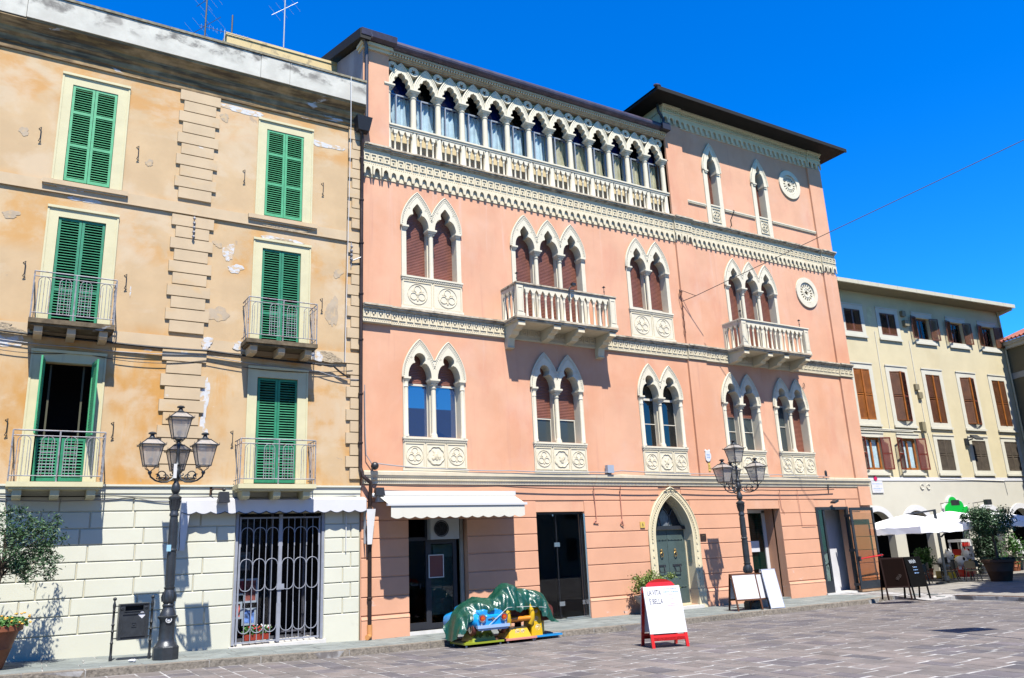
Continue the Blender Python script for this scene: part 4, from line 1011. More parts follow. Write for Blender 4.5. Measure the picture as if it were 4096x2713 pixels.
# round windows
def rose(cx, cz, hole):
    q = MB(); circ = lambda r, n=32: [(cx+r*math.cos(2*PI*k/n), cz+r*math.sin(2*PI*k/n)) for k in range(n)]
    q.plate(circ(.68), [circ(.46)], WY-.06, WY-.001 if not hole else WY+.06)
    o = q.build('rose_window', m_stonew, pal)
    q = MB(); hs = []
    for k in range(16):
        a = 2*PI*k/16; u = Vector((math.cos(a), math.sin(a))); v = Vector((-u.y, u.x)); c0 = Vector((cx, cz))
        hs.append([tuple(c0+u*.24+v*-.022), tuple(c0+u*.35+v*-.042), tuple(c0+u*.385), tuple(c0+u*.35+v*.042), tuple(c0+u*.24+v*.022)])
    st = []
    for k in range(24):
        a = 2*PI*k/24; rr = .13 if k % 4 in (0, 1) else .075; st.append((cx+rr*math.cos(a), cz+rr*math.sin(a)))
    hs.append(st)
    q.plate(circ(.462), hs, WY-.012, WY+.05); q.build('tracery', m_stonew, o)
    q = MB(); q.tube([(cx+.2*math.cos(2*PI*k/20), WY-.014, cz+.2*math.sin(2*PI*k/20)) for k in range(20)], .016, 5, closed=True)
    q.tube([(cx+.43*math.cos(2*PI*k/24), WY-.014, cz+.43*math.sin(2*PI*k/24)) for k in range(24)], .014, 5, closed=True); q.build('ring', m_stonew, o)
    q = MB(); q.plate(circ(.45), [], WY+.06, WY+.06); q.build('pane', m_darkpane, o)
rose(28.31, 17.47, True); rose(28.42, 12.40, True)

# ---- loggia under the roof
LX = [9.53+.9025*k for k in range(13)]; s = 16.97
LC = [LX[0]-.451]+[x+.451 for x in LX]
lg = MB(); lg.box(9.0, TL, WY+.36, WY+.7, 14.5, 15.5); lg.box(9.06, TL, WY-.02, WY+.36, 14.44, 14.50)
log = lg.build('loggia', mat('loggia_parapet_wall', (.78, .66, .42), .85, .05), pal)
for k, c in enumerate(LX):
    w = .4513; g = gothic(c, w+.02, s, .90, 14, .22); g = [p for p in g if abs(p[0]-c) <= w]
    zs_ = g[0][1]
    inner = list(reversed(multifoil(c, .325, s, .56, 3, .075)))
    b = MB(); b.plate([(c+w, s)]+g+[(c-w, s)]+inner, [], WY+.02, WY+.26)
    o = b.build('loggia_arch', m_stonew, log)
    b = MB(); gg = gothic(c, w-.01, s, .89, 12, .22); b.tube([(p[0], WY+.018, p[1]) for p in gg], .022, 4)
    gg = gothic(c, w-.07, s, .80, 12, .2); b.tube([(p[0], WY+.018, p[1]) for p in gg], .012, 4); b.build('hood_mould', m_stonew, o)
    # balusters
    x0 = LC[k]+.12; x1 = LC[k+1]-.12
    W = x1-x0
    for j in range(3):
        xx = x0+W*(j+.5)/3; b = MB(); yb = WY+.06
        b.lathe([(.045, 0), (.045, .04), (.034, .06), (.032, .60), (.042, .62), (.03, .64), (.055, .72), (.065, .74)], xx, yb, 14.50, 8)
        b.build('baluster', m_stonew, log, smooth=50)
    po = [(x0-.03, 15.34), (x0-.03, 15.24)]
    b = MB(); pl = [(x1+.03, 15.42), (x0-.03, 15.42), (x0-.03, 15.24)]
    for j in range(4):
        a = x0+W*(j-.5)/3+.06; e = x0+W*(j+.5)/3-.06; a = max(a, x0-.01); e = min(e, x1+.01)
        pl += [(a, 15.24), (a, 15.26), ((a+e)/2-.02, 15.345), ((a+e)/2, 15.375), ((a+e)/2+.02, 15.345), (e, 15.26), (e, 15.24)]
    pl += [(x1+.03, 15.24)]
    q_ = []
    for p in pl:
        if not q_ or (abs(p[0]-q_[-1][0])+abs(p[1]-q_[-1][1])) > 1e-4: q_.append(p)
    b.plate(q_, [], WY+.0, WY+.12); b.build('baluster_arches', m_stonew, log)
for k, cx_ in enumerate(LC):
    b = MB(); yb = WY+.10
    b.box(cx_-.14, cx_+.14, yb-.14, yb+.14, 14.50, 14.60); b.lathe([(.135, 0), (.135, .04), (.115, .08), (.105, .5), (.105, .9), (.098, 1.2)], cx_, yb, 14.60, 12); b.lathe([(.098, 0), (.092, .95)], cx_, yb, 15.78, 12, False)
    capital(b, cx_, yb, s, .185, .2, .092); b.build('column', m_stonew, log, smooth=50)
b = MB(); b.box(9.07, TL-.0, WY-.05, WY+.16, 15.49, 15.545); b.box(9.07, TL, WY-.02, WY+.14, 15.42, 15.489); b.build('handrail', m_stonew, log)
for k in range(14):     # roundels between the arches
    cx_ = LC[k]; zc = 17.68
    if k == 0: cx_ += .14
    if k == 13: cx_ -= .14
    b = MB(); circ = [(cx_+.185*math.cos(2*PI*j/20), zc+.185*math.sin(2*PI*j/20)) for j in range(20)]
    st = [(cx_+(.11 if j % 2 else .055)*math.cos(2*PI*j/10+.3), zc+(.11 if j % 2 else .055)*math.sin(2*PI*j/10+.3)) for j in range(10)]
    b.plate(circ, [st], WY+.03, WY+.2); b.tube([(cx_+.165*math.cos(2*PI*j/18), WY+.03, zc+.165*math.sin(2*PI*j/18)) for j in range(18)], .022, 5, closed=True)
    b.build('roundel', m_stonew, log)
b = MB()
for k in range(14):
    pl = []
    if k > 0: g = gothic(LX[k-1], .40, 17.02, .76, 8); pl += [(LX[k-1], 17.96)]+list(reversed(g[:9]))
    else: pl += [(9.07, 17.96), (9.07, 17.02)]
    if k < 13: g = gothic(LX[k], .40, 17.02, .76, 8); pl += list(reversed(g[8:]))+[(LX[k], 17.96)]
    else: pl += [(TL, 17.02), (TL, 17.96)]
    b.plate(pl, [], WY+.20, WY+.27)
b.build('spandrel_wall', m_stone, log)
b = MB(); b.box(9.06, TL, WY-.03, WY+.3, 17.90, 17.94); b.box(9.06, TL, WY-.08, WY+.3, 17.94, 17.98); b.box(9.06, TL, WY-.18, WY+.3, 18.06, 18.13); b.box(9.06, TL, WY-.10, WY+.3, 17.981, 18.06)
co = b.build('loggia_cornice', mat('stained_cornice', (.62, .50, .34), .9, .12, 4, .4, 40, ov=[((.35, .18, .1), .5, (4, 4, 6), .55, .7, None)]), log)
b = MB(); x = 9.1
while x < TL: b.box(x, x+.05, WY-.155, WY-.101, 17.99, 18.055); x += .1
b.build('dentils', m_stone, log, kind='stuff')
b = MB(); pr = [(WY-.16+(-.19)*math.sin(PI*t/8), 18.13+.17-.17*math.cos(PI*t/8)) for t in range(9)]
profile_x(pr+[(WY-.05, 18.46)], 9.16, TL-.03, 1).build('gutter', m_copper, log)
profile_x([(WY-.25, 18.19), (WY-.42, 18.24), (WY-.46, 18.44), (WY-.2, 18.5)], 7.98, 9.2).build('gutter', m_copper, pal)
b = MB(); b.box(PX0-.05, 9.12, WY-.12, WY+.3, 17.98, 18.08); b.box(PX0-.1, 9.17, WY-.2, WY+.3, 18.081, 18.2); b.build('corner_cornice', m_stone, pal)
b = MB(); b.hexa([(7.95,21.1,18.1),(8.3,21.1,18.1),(8.3,31,21.35),(7.95,31,21.35),(7.95,21.1,18.45),(8.3,21.1,18.45),(8.3,31,21.7),(7.95,31,21.7)]); b.build('verge', m_eave, pal)
b = MB(); yc = WY+.30
for k, c in enumerate(LX):        # curtains and glazing
    a, e = c-.44, c+.44; n = 26; q = random.Random(k); ph = q.random()*6
    pts = [(a+(e-a)*i/n, yc+.16+.035*math.sin(i*1.15+ph)+.015*math.sin(i*2.7+ph*2)) for i in range(n+1)]
    b = MB()
    for i in range(n): b.add([(pts[i][0], pts[i][1], 15.5), (pts[i+1][0], pts[i+1][1], 15.5), (pts[i+1][0], pts[i+1][1], 16.86), (pts[i][0], pts[i][1], 16.86)], [(0, 1, 2, 3)])
    cu = b.build('curtain', m_curtw if k < 7 else m_curty, log, smooth=60)
    b = MB(); b.box(a, e, yc+.2, yc+.22, 16.86, 18.0); b.build('upper_pane', m_blueglass if k % 2 == 0 else m_darkpane, log)
    b = MB(); b.box(a-.012, a+.02, yc, yc+.05, 15.5, 17.9); b.box(e-.02, e+.011, yc, yc+.05, 15.5, 17.9); b.box(c-.09, c-.05, yc-.01, yc+.05, 15.5, 16.82); b.box(a+.02, e-.02, yc, yc+.05, 16.82, 16.87)
    b.build('window_frame', mat('grey_alu_frame', (.42, .46, .5), .4, .05, metal=.3) if k == 0 else bpy.data.materials['grey_alu_frame'], log)
b = MB(); b.box(9.06, TL, yc+.025, yc+.03, 15.5, 16.82); b.build('pane', m_glass, log)

# ---- stone balconies
def stone_balcony(x0, x1, yf, zt, zs, n, longb, name_lab):
    b = MB(); b.box(x0-.03, x1+.03, yf-.02, WY-.0, zs-.035, zs+.03); b.box(x0, x1, yf+.02, WY, zs-.10, zs-.036)
    bal = b.build('stone_balcony', m_stonedk, pal)
    b = MB(); b.box(x0+.03, x1-.03, yf+.06, WY, zs-.13, zs-.101); b.build('slab_soffit', m_stone, bal)
    b = MB()
    b.box(x0-.02, x1+.02, yf-.03, yf+.17, zt-.045, zt); b.box(x0, x1, yf, yf+.14, zt-.10, zt-.046)
    for xa in (x0, x1-.14): b.box(xa-.01, xa+.15, yf+.171, WY, zt-.045, zt); b.box(xa+.005, xa+.135, yf+.171, WY, zt-.10, zt-.046)
    b.build('handrail', m_stonedk if longb else m_stonew, bal)
    for xa, xb in ((x0-.005, x0+.30), (x1-.30, x1+.005)):
        b = MB(); b.box(xa+.03, xb-.03, yf+.0, yf+.15, zs+.03, zt-.10); b.box(xa, xb, yf-.02, yf+.17, zs+.03, zs+.12); b.plate(rectp(xa+.06, xb-.06, zs+.18, zt-.16), [rectp(xa+.08, xb-.08, zs+.2, zt-.18)], yf-.012, yf); b.build('post', m_stonew, bal)
    bx0, bx1 = x0+.31, x1-.31
    def bal_(xx, yy): 
        b = MB(); h = zt-.10-zs-.03
        b.lathe([(.05, 0), (.05, .05), (.038, .07), (.036, h*.62), (.046, h*.65), (.034, h*.67), (.06, h*.77), (.068, h*.79)], xx, yy, zs+.03, 8)
        b.build('baluster', m_stonew, bal, smooth=50)
    for k in range(n): bal_(bx0+(bx1-bx0)*(k+.5)/n, yf+.075)
    h = zt-.10-zs-.03; zb_ = zs+.03+h*.785; W = (bx1-bx0)/n
    def arches(p0, p1, m_):
        pl = [(p1, zt-.10), (p0, zt-.10)]
        pl += [(p0, zb_)]; 
        for k in range(m_+1):
            Wk = (p1-p0)/m_; a = p0+Wk*(k-.5)+.055; e = p0+Wk*(k+.5)-.055; a = max(a, p0+.004); e = min(e, p1-.004)
            if e-a < .03: continue
            mid = (a+e)/2; pl += [(a, zb_), (a, zb_+.03), (mid-.02, zb_+.105), (mid, zb_+.135), (mid+.02, zb_+.105), (e, zb_+.03), (e, zb_)]
        pl += [(p1, zb_)]; return pl
    b = MB(); b.plate(arches(bx0, bx1, n), [], yf+.02, yf+.13, back=True); b.build('baluster_arches', m_stonew, bal)
    for sx_, xx in ((0, x0+.01), (1, x1-.12)):
        ya, yb = yf+.17, WY-.02
        b = MB(); b.plate(arches(ya, yb, 3), [], xx+.11, xx, back=True, ax='yz'); b.build('baluster_arches', m_stonew, bal)
        for k in range(3): bal_(xx+.055, ya+(yb-ya)*(k+.5)/3)
        b = MB(); b.box(xx-.005, xx+.13, WY-.1, WY, zs+.03, zt-.101); b.build('post', m_stonew, bal)
    nb = 4; xs_ = [x0+.2, x0+(x1-x0)*.38+.03, x0+(x1-x0)*.62+.03, x1-.2]
    for i, cx_ in enumerate(xs_):
        deep = longb and i in (0, 3); z0 = zs-.10
        pr = [(yf+.06, z0), (yf+.06, z0-.16), (yf+.2, z0-.17), (yf+.28, z0-.24), (yf+.42, z0-.26), (yf+.5, z0-.36)]
        pr += [(WY-.22, z0-.42), (WY-.16, z0-.68), (WY-.2, z0-.74), (WY, z0-.76), (WY, z0)] if deep else [(WY-.1, z0-.40), (WY, z0-.42), (WY, z0)]
        b = MB(); b.plate(pr, [], cx_+.13, cx_-.13, back=True, ax='yz'); b.build('bracket', m_stone, bal)
    for cx_ in (x0+.1, x1-.42 if longb else x1-.4):
        b = MB(); b.lathe([(.03, 0), (.012, .03), (.012, .12), (.028, .15), (.012, .18), (.012, .3), (.035, .33), (.01, .36)], cx_, yf+.08, zt, 6)
        for k in range(4): b.tube([(cx_, yf+.08, zt+.30), (cx_+.07*math.cos(k*PI/2), yf+.08+.07*math.sin(k*PI/2), zt+.31)], .01, 4)
        b.build('iron_finial', m_blackmetal, bal)
    return bal
bal1 = stone_balcony(12.99, 17.03, 20.56, 10.44, 9.29, 14, True, '')
b = MB(); b.tube([(15.05, 20.52, 9.95), (15.03, 20.5, 10.45), (15.15, 20.45, 10.6)], .018, 5); b.box(15.1, 15.24, 20.38, 20.5, 10.55, 10.64); b.build('small_lamp', m_blackmetal, bal1)
stone_balcony(23.06, 26.93, 20.54, 10.38, 9.28, 13, False, '')

# ---- doors and shop openings of the ground floor
def deep_room(x0, x1, z0, z1, d, m=m_dark, y=WY+.36):
    b = MB(); b.box(x0-.5, x1+.5, y+d, y+d+.05, z0-.1, z1+.2); b.box(x0-.55, x0-.5, y, y+d, z0-.1, z1+.2); b.box(x1+.5, x1+.55, y, y+d, z0-.1, z1+.2); b.box(x0-.5, x1+.5, y, y+d, z1+.15, z1+.2); b.box(x0-.5, x1+.5, y, y+d, z0-.12, z0-.06)
    return b.build('shop_interior', m, pal)
m_dkframe = mat('anthracite_frame', (.035, .037, .045), .4, .1)
deep_room(9.6, 11.48, .1, 3.2, 1.8)
b = MB(); b.box(9.6, 11.48, WY-.05, WY+.4, -.02, .10); b.build('threshold', m_ledge, pal)
b = MB(); y0 = WY+.26
for xx, w in ((9.6, .07), (10.23, .16), (11.1, .12)): b.box(xx, xx+w, y0-.06, y0, .1, 3.2)
b.box(9.67, 10.23, y0-.055, y0-.005, .1, .3); b.box(9.67, 10.23, y0-.055, y0-.005, 2.52, 2.62); b.box(10.39, 11.1, y0-.055, y0-.005, .1, .26); b.box(10.39, 11.1, y0-.055, y0-.005, 2.42, 2.54); b.box(9.75, 9.95, y0-.11, y0-.09, 1.30, 1.33)
b.box(10.02, 10.04, y0-.11, y0-.09, 1.2, 1.35); b.build('shop_door_frame', m_dkframe, pal)
b = MB(); b.box(9.67, 10.23, y0-.03, y0-.025, .3, 2.52); b.build('pane', m_glass, pal)
b = MB(); b.box(10.39, 11.1, y0-.03, y0-.025, .26, 2.42); b.build('pane', m_glass, pal)
b = MB(); b.box(10.5, 11.3, y0+.25, y0+.27, .45, 2.4); b.build('display_panel', m_shopteal, pal)
b = MB(); b.box(10.6, 11.35, y0+.235, y0+.245, 2.05, 2.40); b.build('display_header', flat('dim_teal', (.02, .10, .09), .6), pal)
b = MB(); b.box(11.34, 11.44, y0-.08, y0+.0, .1, 3.2); b.build('side_jamb', mat('beige_jamb', (.45, .42, .35), .8), pal)
b = MB(); b.plate(rectp(10.30, 10.78, 1.48, 2.12), [rectp(10.325, 10.755, 1.505, 2.095)], y0-.10, y0-.07); b.build('poster_border', m_ledge, pal)
b = MB(); b.box(10.32, 10.76, y0-.09, y0-.075, 1.5, 2.1); b.build('poster', m_pinkglow, pal)
t = thing('air_conditioner', 'white outdoor air conditioner hung above the shop door under the cream awning', 'air conditioner', (10.8, WY, 2.6))
b = MB(); b.box(10.28, 11.2, WY-.04, WY+.18, 2.54, 3.12); t_b = b.build('casing', mat('ac_casing', (.50, .48, .44), .5, .04), t)
b = MB(); b.lathe([(.235, 0), (.235, .02), (.21, .02), (.21, .001)], 0, 0, 0, 20, False)
for v in range(len(b.v)): p = b.v[v]; b.v[v] = (10.62+p[0], WY-.045-p[2], 2.84+p[1])
for r_ in (.05, .1, .15, .19): b.tube([(10.62+r_*math.cos(2*PI*k/16), WY-.06, 2.84+r_*math.sin(2*PI*k/16)) for k in range(16)], .006, 4, closed=True)
for k in range(6): b.tube([(10.62, WY-.06, 2.84), (10.62+.21*math.cos(k*PI/3), WY-.06, 2.84+.21*math.sin(k*PI/3))], .005, 4)
b.build('fan_grille', m_dkframe, t)
b = MB(); b.plate([(10.62+.2*math.cos(2*PI*k/16), 2.84+.2*math.sin(2*PI*k/16)) for k in range(16)], [], WY-.043, WY-.043); b.build('fan', m_dark, t)
deep_room(13.92, 15.78, 0, 3.27, 2.2)
b = MB(); b.box(13.92, 15.78, WY-.04, WY+.4, -.05, .03); b.build('threshold', m_slab, pal)
b = MB(); b.box(13.92, 15.70, WY+.16, WY+.17, .06, 3.2); b.build('pane', m_glass, pal)
b = MB()
for xx in (14.75, 15.70): b.box(xx, xx+.012, WY+.14, WY+.19, .04, 3.2)
b.box(13.92, 15.78, WY+.12, WY+.2, 3.2, 3.27); b.build('glass_joint', m_dkframe, pal)
for q_ in ((14.64, 14.85, 2.2, 2.33), (14.72, 14.92, .42, .55), (15.6, 15.7, .42, .55), (14.62, 14.66, 3.14, 3.2)):
    MB().box(q_[0], q_[1], WY+.13, WY+.18, q_[2], q_[3]).build('glass_clamp', m_chrome, pal)
MB().box(15.72, 15.78, WY-.02, WY+.16, .03, 3.2).build('metal_jamb', m_chrome, pal)
MB().box(14.95, 15.72, WY+.12, WY+.2, .04, .08).build('kick_rail', m_chrome, pal)
b = MB(); b.box(14.3, 14.55, WY+1.2, WY+1.3, .3, 2.9); b.box(14.1, 14.75, WY+1.2, WY+1.35, .5, .62); b.build('inner_column', mat('dim_inside', (.05, .05, .045), .8), pal)
# gothic portal
go = gothic(PC, 1.14, 2.35, 1.72, 20, .05); gi = gothic(PC, .84, 2.35, 1.42, 16)
b = MB(); b.plate([(PC+1.14, .62)]+go+[(PC-1.14, .62), (PC-.84, .62)]+list(reversed(gi))+[(PC+.84, .62)], [], WY-.07, WY+.30)
por = b.build('portal_surround', mat('cream_portal_stone', (.84, .74, .50), .85, .05, 3, .3, 50, ov=[((.80, .82, .80), .3, (2, 2, 1), .6, .75, None)]), pal)
for sx in (-1, 1): MB().box(*sorted((PC+sx*.83, PC+sx*1.19)), WY-.11, WY+.295, -.02, .615).build('portal_plinth', bpy.data.materials['cream_portal_stone'], por)
b = MB(); g2 = gothic(PC, 1.0, 2.35, 1.58, 44, .05); pts = [(PC+1.0, .7+i*.12) for i in range(14)]+g2+[(PC-1.0, 2.35-i*.12) for i in range(14)]
for i, p in enumerate(pts):
    if i % 2 == 0: b.box(p[0]-.026, p[0]+.026, WY-.095, WY-.071, p[1]-.026, p[1]+.026)
b.build('bead_row', bpy.data.materials['cream_portal_stone'], por, kind='stuff')
b = MB(); b.tube([(p[0], WY-.07, p[1]) for p in [(PC+1.13, .62)]+gothic(PC, 1.13, 2.35, 1.7, 20, .05)+[(PC-1.13, .62)]], .025, 5); b.tube([(p[0], WY-.07, p[1]) for p in [(PC+.93, .62)]+gothic(PC, .93, 2.35, 1.5, 20, .02)+[(PC-.93, .62)]], .02, 5); b.build('moulding', bpy.data.materials['cream_portal_stone'], por)
yd = WY+.36; gi2 = gothic(PC, .82, 2.35, 1.40, 12)
b = MB(); b.plate([(PC-.85, .1), (PC+.85, .1)]+gothic(PC, .85, 2.35, 1.44, 10), [[(PC-.80, .16), (PC+.80, .16), (PC+.80, 2.62), (PC-.80, 2.62)], [(PC+.79, 2.74)]+[p for p in gothic(PC, .80, 2.35, 1.36, 12) if p[1] > 2.76]+[(PC-.79, 2.74)]], yd-.06, yd+.1)
b.build('door_casing', bpy.data.materials['cream_portal_stone'], por)
b = MB(); b.box(PC-.84, PC+.84, yd-.12, yd+.05, 2.63, 2.75); b.build('transom', m_dkframe, por)
for sx in (-1, 1):
    a, e = sorted((PC+sx*.006, PC+sx*.80)); b = MB(); b.box(a, e, yd-.02, yd+.04, .16, 2.62)
    d_ = b.build('door_leaf', m_doorgreen, por)
    for zz in (.62, 1.08): 
        for i in range(0): pass
    hx = PC+sx*.36
    for zz in (.72, 2.3):
        q = MB(); q.box(hx-.33, hx+.33, yd-.035, yd-.021, zz-.03, zz+.03)
        for k in range(5): q.ball((hx-.3+.15*k, yd-.04, zz), .02, 6)
        q.build('hinge_strap', m_doorgreen, d_)
    q = MB(); q.tube([(hx-.13, yd-.03, 1.42), (hx-.11, yd-.09, 1.22), (hx+.11, yd-.09, 1.22), (hx+.13, yd-.03, 1.42)], .018, 6); q.box(hx-.2, hx+.2, yd-.035, yd-.021, 1.40, 1.46); q.build('handle', m_dkframe, d_)
    q = MB(); q.ball((hx-.05*sx, yd-.05, 1.93), .05, 8, (1, .6, 1.2)); q.tube([(hx-.05*sx+.06*math.cos(2*PI*k/12), yd-.06, 1.80+.08*math.sin(2*PI*k/12)) for k in range(12)], .014, 5, closed=True); q.build('knocker', m_brass, d_)
b = MB(); b.plate([(PC+.82, 2.74)]+[p for p in gothic(PC, .82, 2.35, 1.40, 12) if p[1] > 2.76]+[(PC-.82, 2.74)], [], yd+.06, yd+.06); b.build('fanlight_pane', flat('fanlight_glass', (.03, .035, .045), .15), por)
b = MB()
for cx_, w, h in ((PC, .3, .62), (PC-.48, .3, .62), (PC+.48, .3, .62)): b.tube([(p[0], yd+.03, p[1]) for p in gothic(cx_, w, 2.75, h, 8)], .016, 5)
b.build('fanlight_tracery', mat('grey_tracery', (.12, .13, .14), .5), por)
b = MB(); b.plate(gothic(PC, .28, 2.76, .55, 8), [], yd+.045, yd+.045); b.build('fanlight_centre', mat('pale_lead_glass', (.18, .20, .23), .3, .3, 8), por)
MB().box(PC-1.0, PC+.95, WY-.2, WY+.4, -.02, .10).build('doorstep', m_ledge, por)
b = MB(); b.box(PC+.825, PC+.835, WY+.06, WY+.22, 1.5, 2.25); b.build('intercom_panel', m_chrome, por)
# recessed blind window
d3 = (23.21, 24.98, .04, 3.28)
b = MB(); b.box(d3[0]-.02, d3[0], WY+.3, WY+.86, 0, 3.3); b.box(d3[1], d3[1]+.02, WY+.3, WY+.86, 0, 3.3); b.box(d3[0], d3[1], WY+.3, WY+.86, 3.28, 3.3); b.build('recess_reveal', m_pinkblock, pal)
yb = WY+.82
b = MB(); b.box(d3[1]-.16, d3[1]+.0, yb-.06, yb, .04, 3.24); b.box(d3[0], d3[0]+.1, yb-.06, yb, .04, 3.24); b.box(d3[0], d3[1], yb-.06, yb, 3.16, 3.28); b.build('shop_window_frame', m_awnfix, pal)
b = MB(); b.box(d3[0], d3[1], yb+.1, yb+.12, 0, 3.3); b.build('dark_backing', m_dark, pal)
MB().box(d3[0]+.1, d3[1]-.16, yb-.02, yb-.015, .1, 3.16).build('pane', m_smoke, pal)
def slatblind(x0, x1, z0, z1, y, m, par):
    b = MB(); z = z0
    while z < z1: b.box(x0, x1, y, y+.02, z, z+.055); z += .066
    return b.build('roller_blind', m, par)
sb = slatblind(d3[0]+.1, d3[1]-.16, 1.08, 3.16, yb+.02, m_teal, pal)
b = MB(); b.box(23.75, 24.5, yb-.06, yb-.04, 1.72, 2.12); b.build('paper_notice', m_board, pal)
MB().box(d3[0], d3[1], WY-.02, yb, .0, .06).build('threshold', m_slab, pal)
# glazed entrance at the corner
d4 = (27.0, 28.95, .04, 3.31)
b = MB(); y0 = WY+.02
b.box(27.0, 27.12, y0-.08, y0, .06, 3.31); b.box(28.80, 28.95, y0-.1, y0, .06, 3.31); b.box(27.12, 28.80, y0-.08, y0, 3.20, 3.31); b.box(27.42, 27.52, y0-.06, y0, .06, 3.2); b.box(27.12, 27.42, y0-.06, y0, .06, .5)
b.build('entrance_frame', m_dkframe, pal)
MB().box(27.12, 27.42, y0-.03, y0-.025, .5, 3.2).build('pane', m_smoke, pal)
b = MB(); b.box(26.5, 30.3, WY+2.6, WY+2.65, 0, 3.6); b.box(26.5, 26.55, WY+.36, WY+2.6, 0, 3.6); b.box(30.3, 30.35, WY+.36, WY+2.6, 0, 3.6); b.box(26.5, 30.3, WY+.36, WY+2.6, 3.55, 3.6); b.box(26.5, 30.3, WY+.36, WY+2.6, 0, .04); b.build('entrance_hall', m_inwhite, pal)
ag = gothic(28.0, .75, 1.9, .9, 8)
b = MB(); b.plate([(27.95, .04), (29.6, .04), (29.6, 3.5), (27.1, 3.5), (27.25, 3.3), (27.5, 3.0), (27.72, 2.6), (27.86, 2.1), (27.93, 1.6)], [], WY+.75, WY+1.15, back=True); b.build('hall_arch', m_inwhite, pal)
MB().box(26.56, 28.2, WY+1.9, WY+1.95, .04, 3.5).build('dark_passage', m_dark, pal)
MB().box(26.95, 29.05, WY-.12, WY+.5, -.03, .06).build('threshold', m_ledge, pal)
b = MB(); ya = WY-.27; x0, x1 = 28.72, 30.2
b.box(x0, x0+.13, ya-.05, ya, .12, 3.26); b.box(x1-.09, x1, ya-.05, ya, .12, 3.26); b.box(x0+.13, x1-.09, ya-.05, ya, 3.14, 3.26); b.box(x0+.13, x1-.09, ya-.05, ya, .12, .42)
for zz in (.3, 1.6, 2.95): b.box(x0-.02, x0+.04, ya, WY-.03, zz-.05, zz+.05)
leaf = b.build('open_door_leaf', m_dkframe, pal)
MB().box(x0+.13, x1-.09, ya-.03, ya-.024, .42, 3.14).build('pane', glassmat('warm_glass', (.80, .72, .62), 1.1), leaf)
b = MB(); b.tube([(x0+.1, ya-.14, 1.26), (x1+.05, ya-.14, 1.36)], .028, 6); b.build('push_bar', m_red, leaf)
b = MB(); b.box(x0+.03, x0+.13, ya-.16, ya-.05, 1.18, 1.36); b.box(x1-.09, x1+.0, ya-.16, ya-.05, 1.28, 1.42); b.build('bar_mount', m_dkframe, leaf)
MB().box(x0+.05, x1, ya-.05, WY-.08, .02, .10).build('wooden_wedge', mat('raw_wood', (.45, .28, .16), .8), leaf)

# ---- drainpipe between the two fronts
t = thing('drainpipe', 'long brown drainpipe running down the joint between the ochre and pink houses', 'drainpipe', (8.2, 21.35, 0))
b = MB(); b.tube([(8.02, 21.3, 14.95), (8.13, 21.38, 14.8), (8.13, 21.40, 12), (8.13, 21.40, 4.55), (8.18, 21.34, 4.3), (8.38, 21.26, 4.12), (8.42, 21.36, 3.9), (8.42, 21.42, 3.6), (8.42, 21.42, .38)], .055, 10)
b.build('pipe', m_pipe, t, smooth=50)
for zz in (14, 12.6, 11.2, 9.6, 8.2, 6.6, 5.2): MB().lathe([(.066, 0), (.074, .01), (.074, .05), (.066, .06)], 8.13, 21.4, zz, 10).build('collar', m_pipe, t)
for zz in (3.4, 1.02): MB().lathe([(.066, 0), (.074, .01), (.074, .05), (.066, .06)], 8.42, 21.42, zz, 10).build('collar', m_pipe, t)
b = MB(); b.tube([(8.42, 21.42, .38), (8.42, 21.42, .12), (8.38, 21.36, .08), (8.30, 21.28, .08)], .07, 10); b.build('shoe', flat('orange_shoe', (.75, .33, .10), .6), t, smooth=50)
b = MB(); b.hexa([(7.95,21.2,14.9),(8.3,21.2,14.9),(8.3,21.45,14.9),(7.95,21.45,14.9),(7.85,21.05,15.3),(8.35,21.05,15.3),(8.35,21.5,15.3),(7.85,21.5,15.3)]); b.build('hopper', flat('slate_hopper', (.03, .03, .04), .5), t)
t = thing('drainpipe', 'short grey drainpipe on the pink corner above the ochre parapet', 'drainpipe', (8.26, 21.38, 16.6))
b = MB(); b.tube([(8.12, 21.25, 18.2), (8.25, 21.35, 18.0), (8.27, 21.38, 17.6), (8.27, 21.38, 15.4)], .06, 10); b.build('pipe', mat('grey_zinc_pipe', (.12, .12, .14), .4, .15, metal=.4), t, smooth=50)

# ------------------------------------------------------------------ the pale yellow building with arcades
yel = thing('yellow_house', 'pale yellow house with brown shutters over a cream arcade at the right', 'house', (32, 26.3, 0), R(-4.5))
BC = [5.70, 8.48, 11.41, 14.38, 17.30]
holes = []
for i, c in enumerate(BC):
    holes.append(rectp(c-.62, c+.62, 12.80, 14.06))
    holes.append(rectp(c-.6, c+.6, 8.02, 10.74))
    holes.append(rectp(c-.6, c+.6, 5.42, 7.1))
AC = [5.22, 8.16, 11.10, 14.05, 16.98]; ar = 1.06
b = MB(); b.plate(rectp(-3, 18.72, 4.86, 15.1), holes, 0, .32); b.build('upper_wall', m_yellow, yel, local=True)
hl = [[(c-ar, .012), (c+ar, .012)]+[(c+ar*math.cos(PI*k/14), 2.28+ar*math.sin(PI*k/14)) for k in range(15)] for c in AC]
b = MB(); b.plate(rectp(-3, 18.72, 0, 4.86), hl, 0, .42); b.build('arcade_wall', m_ycream, yel, local=True)
b = MB(); b.box(-3, 18.74, -.03, 0, 4.86, 5.04); b.build('white_band', m_yband, yel, local=True)
for c in AC:
    g = lambda r: [(c+r*math.cos(PI*k/16), 2.28+r*math.sin(PI*k/16)) for k in range(17)]
    b = MB(); b.plate(g(ar+.27)+list(reversed(g(ar-.01))), [], -.05, .06); b.build('arch_ring', m_yband, yel, local=True)
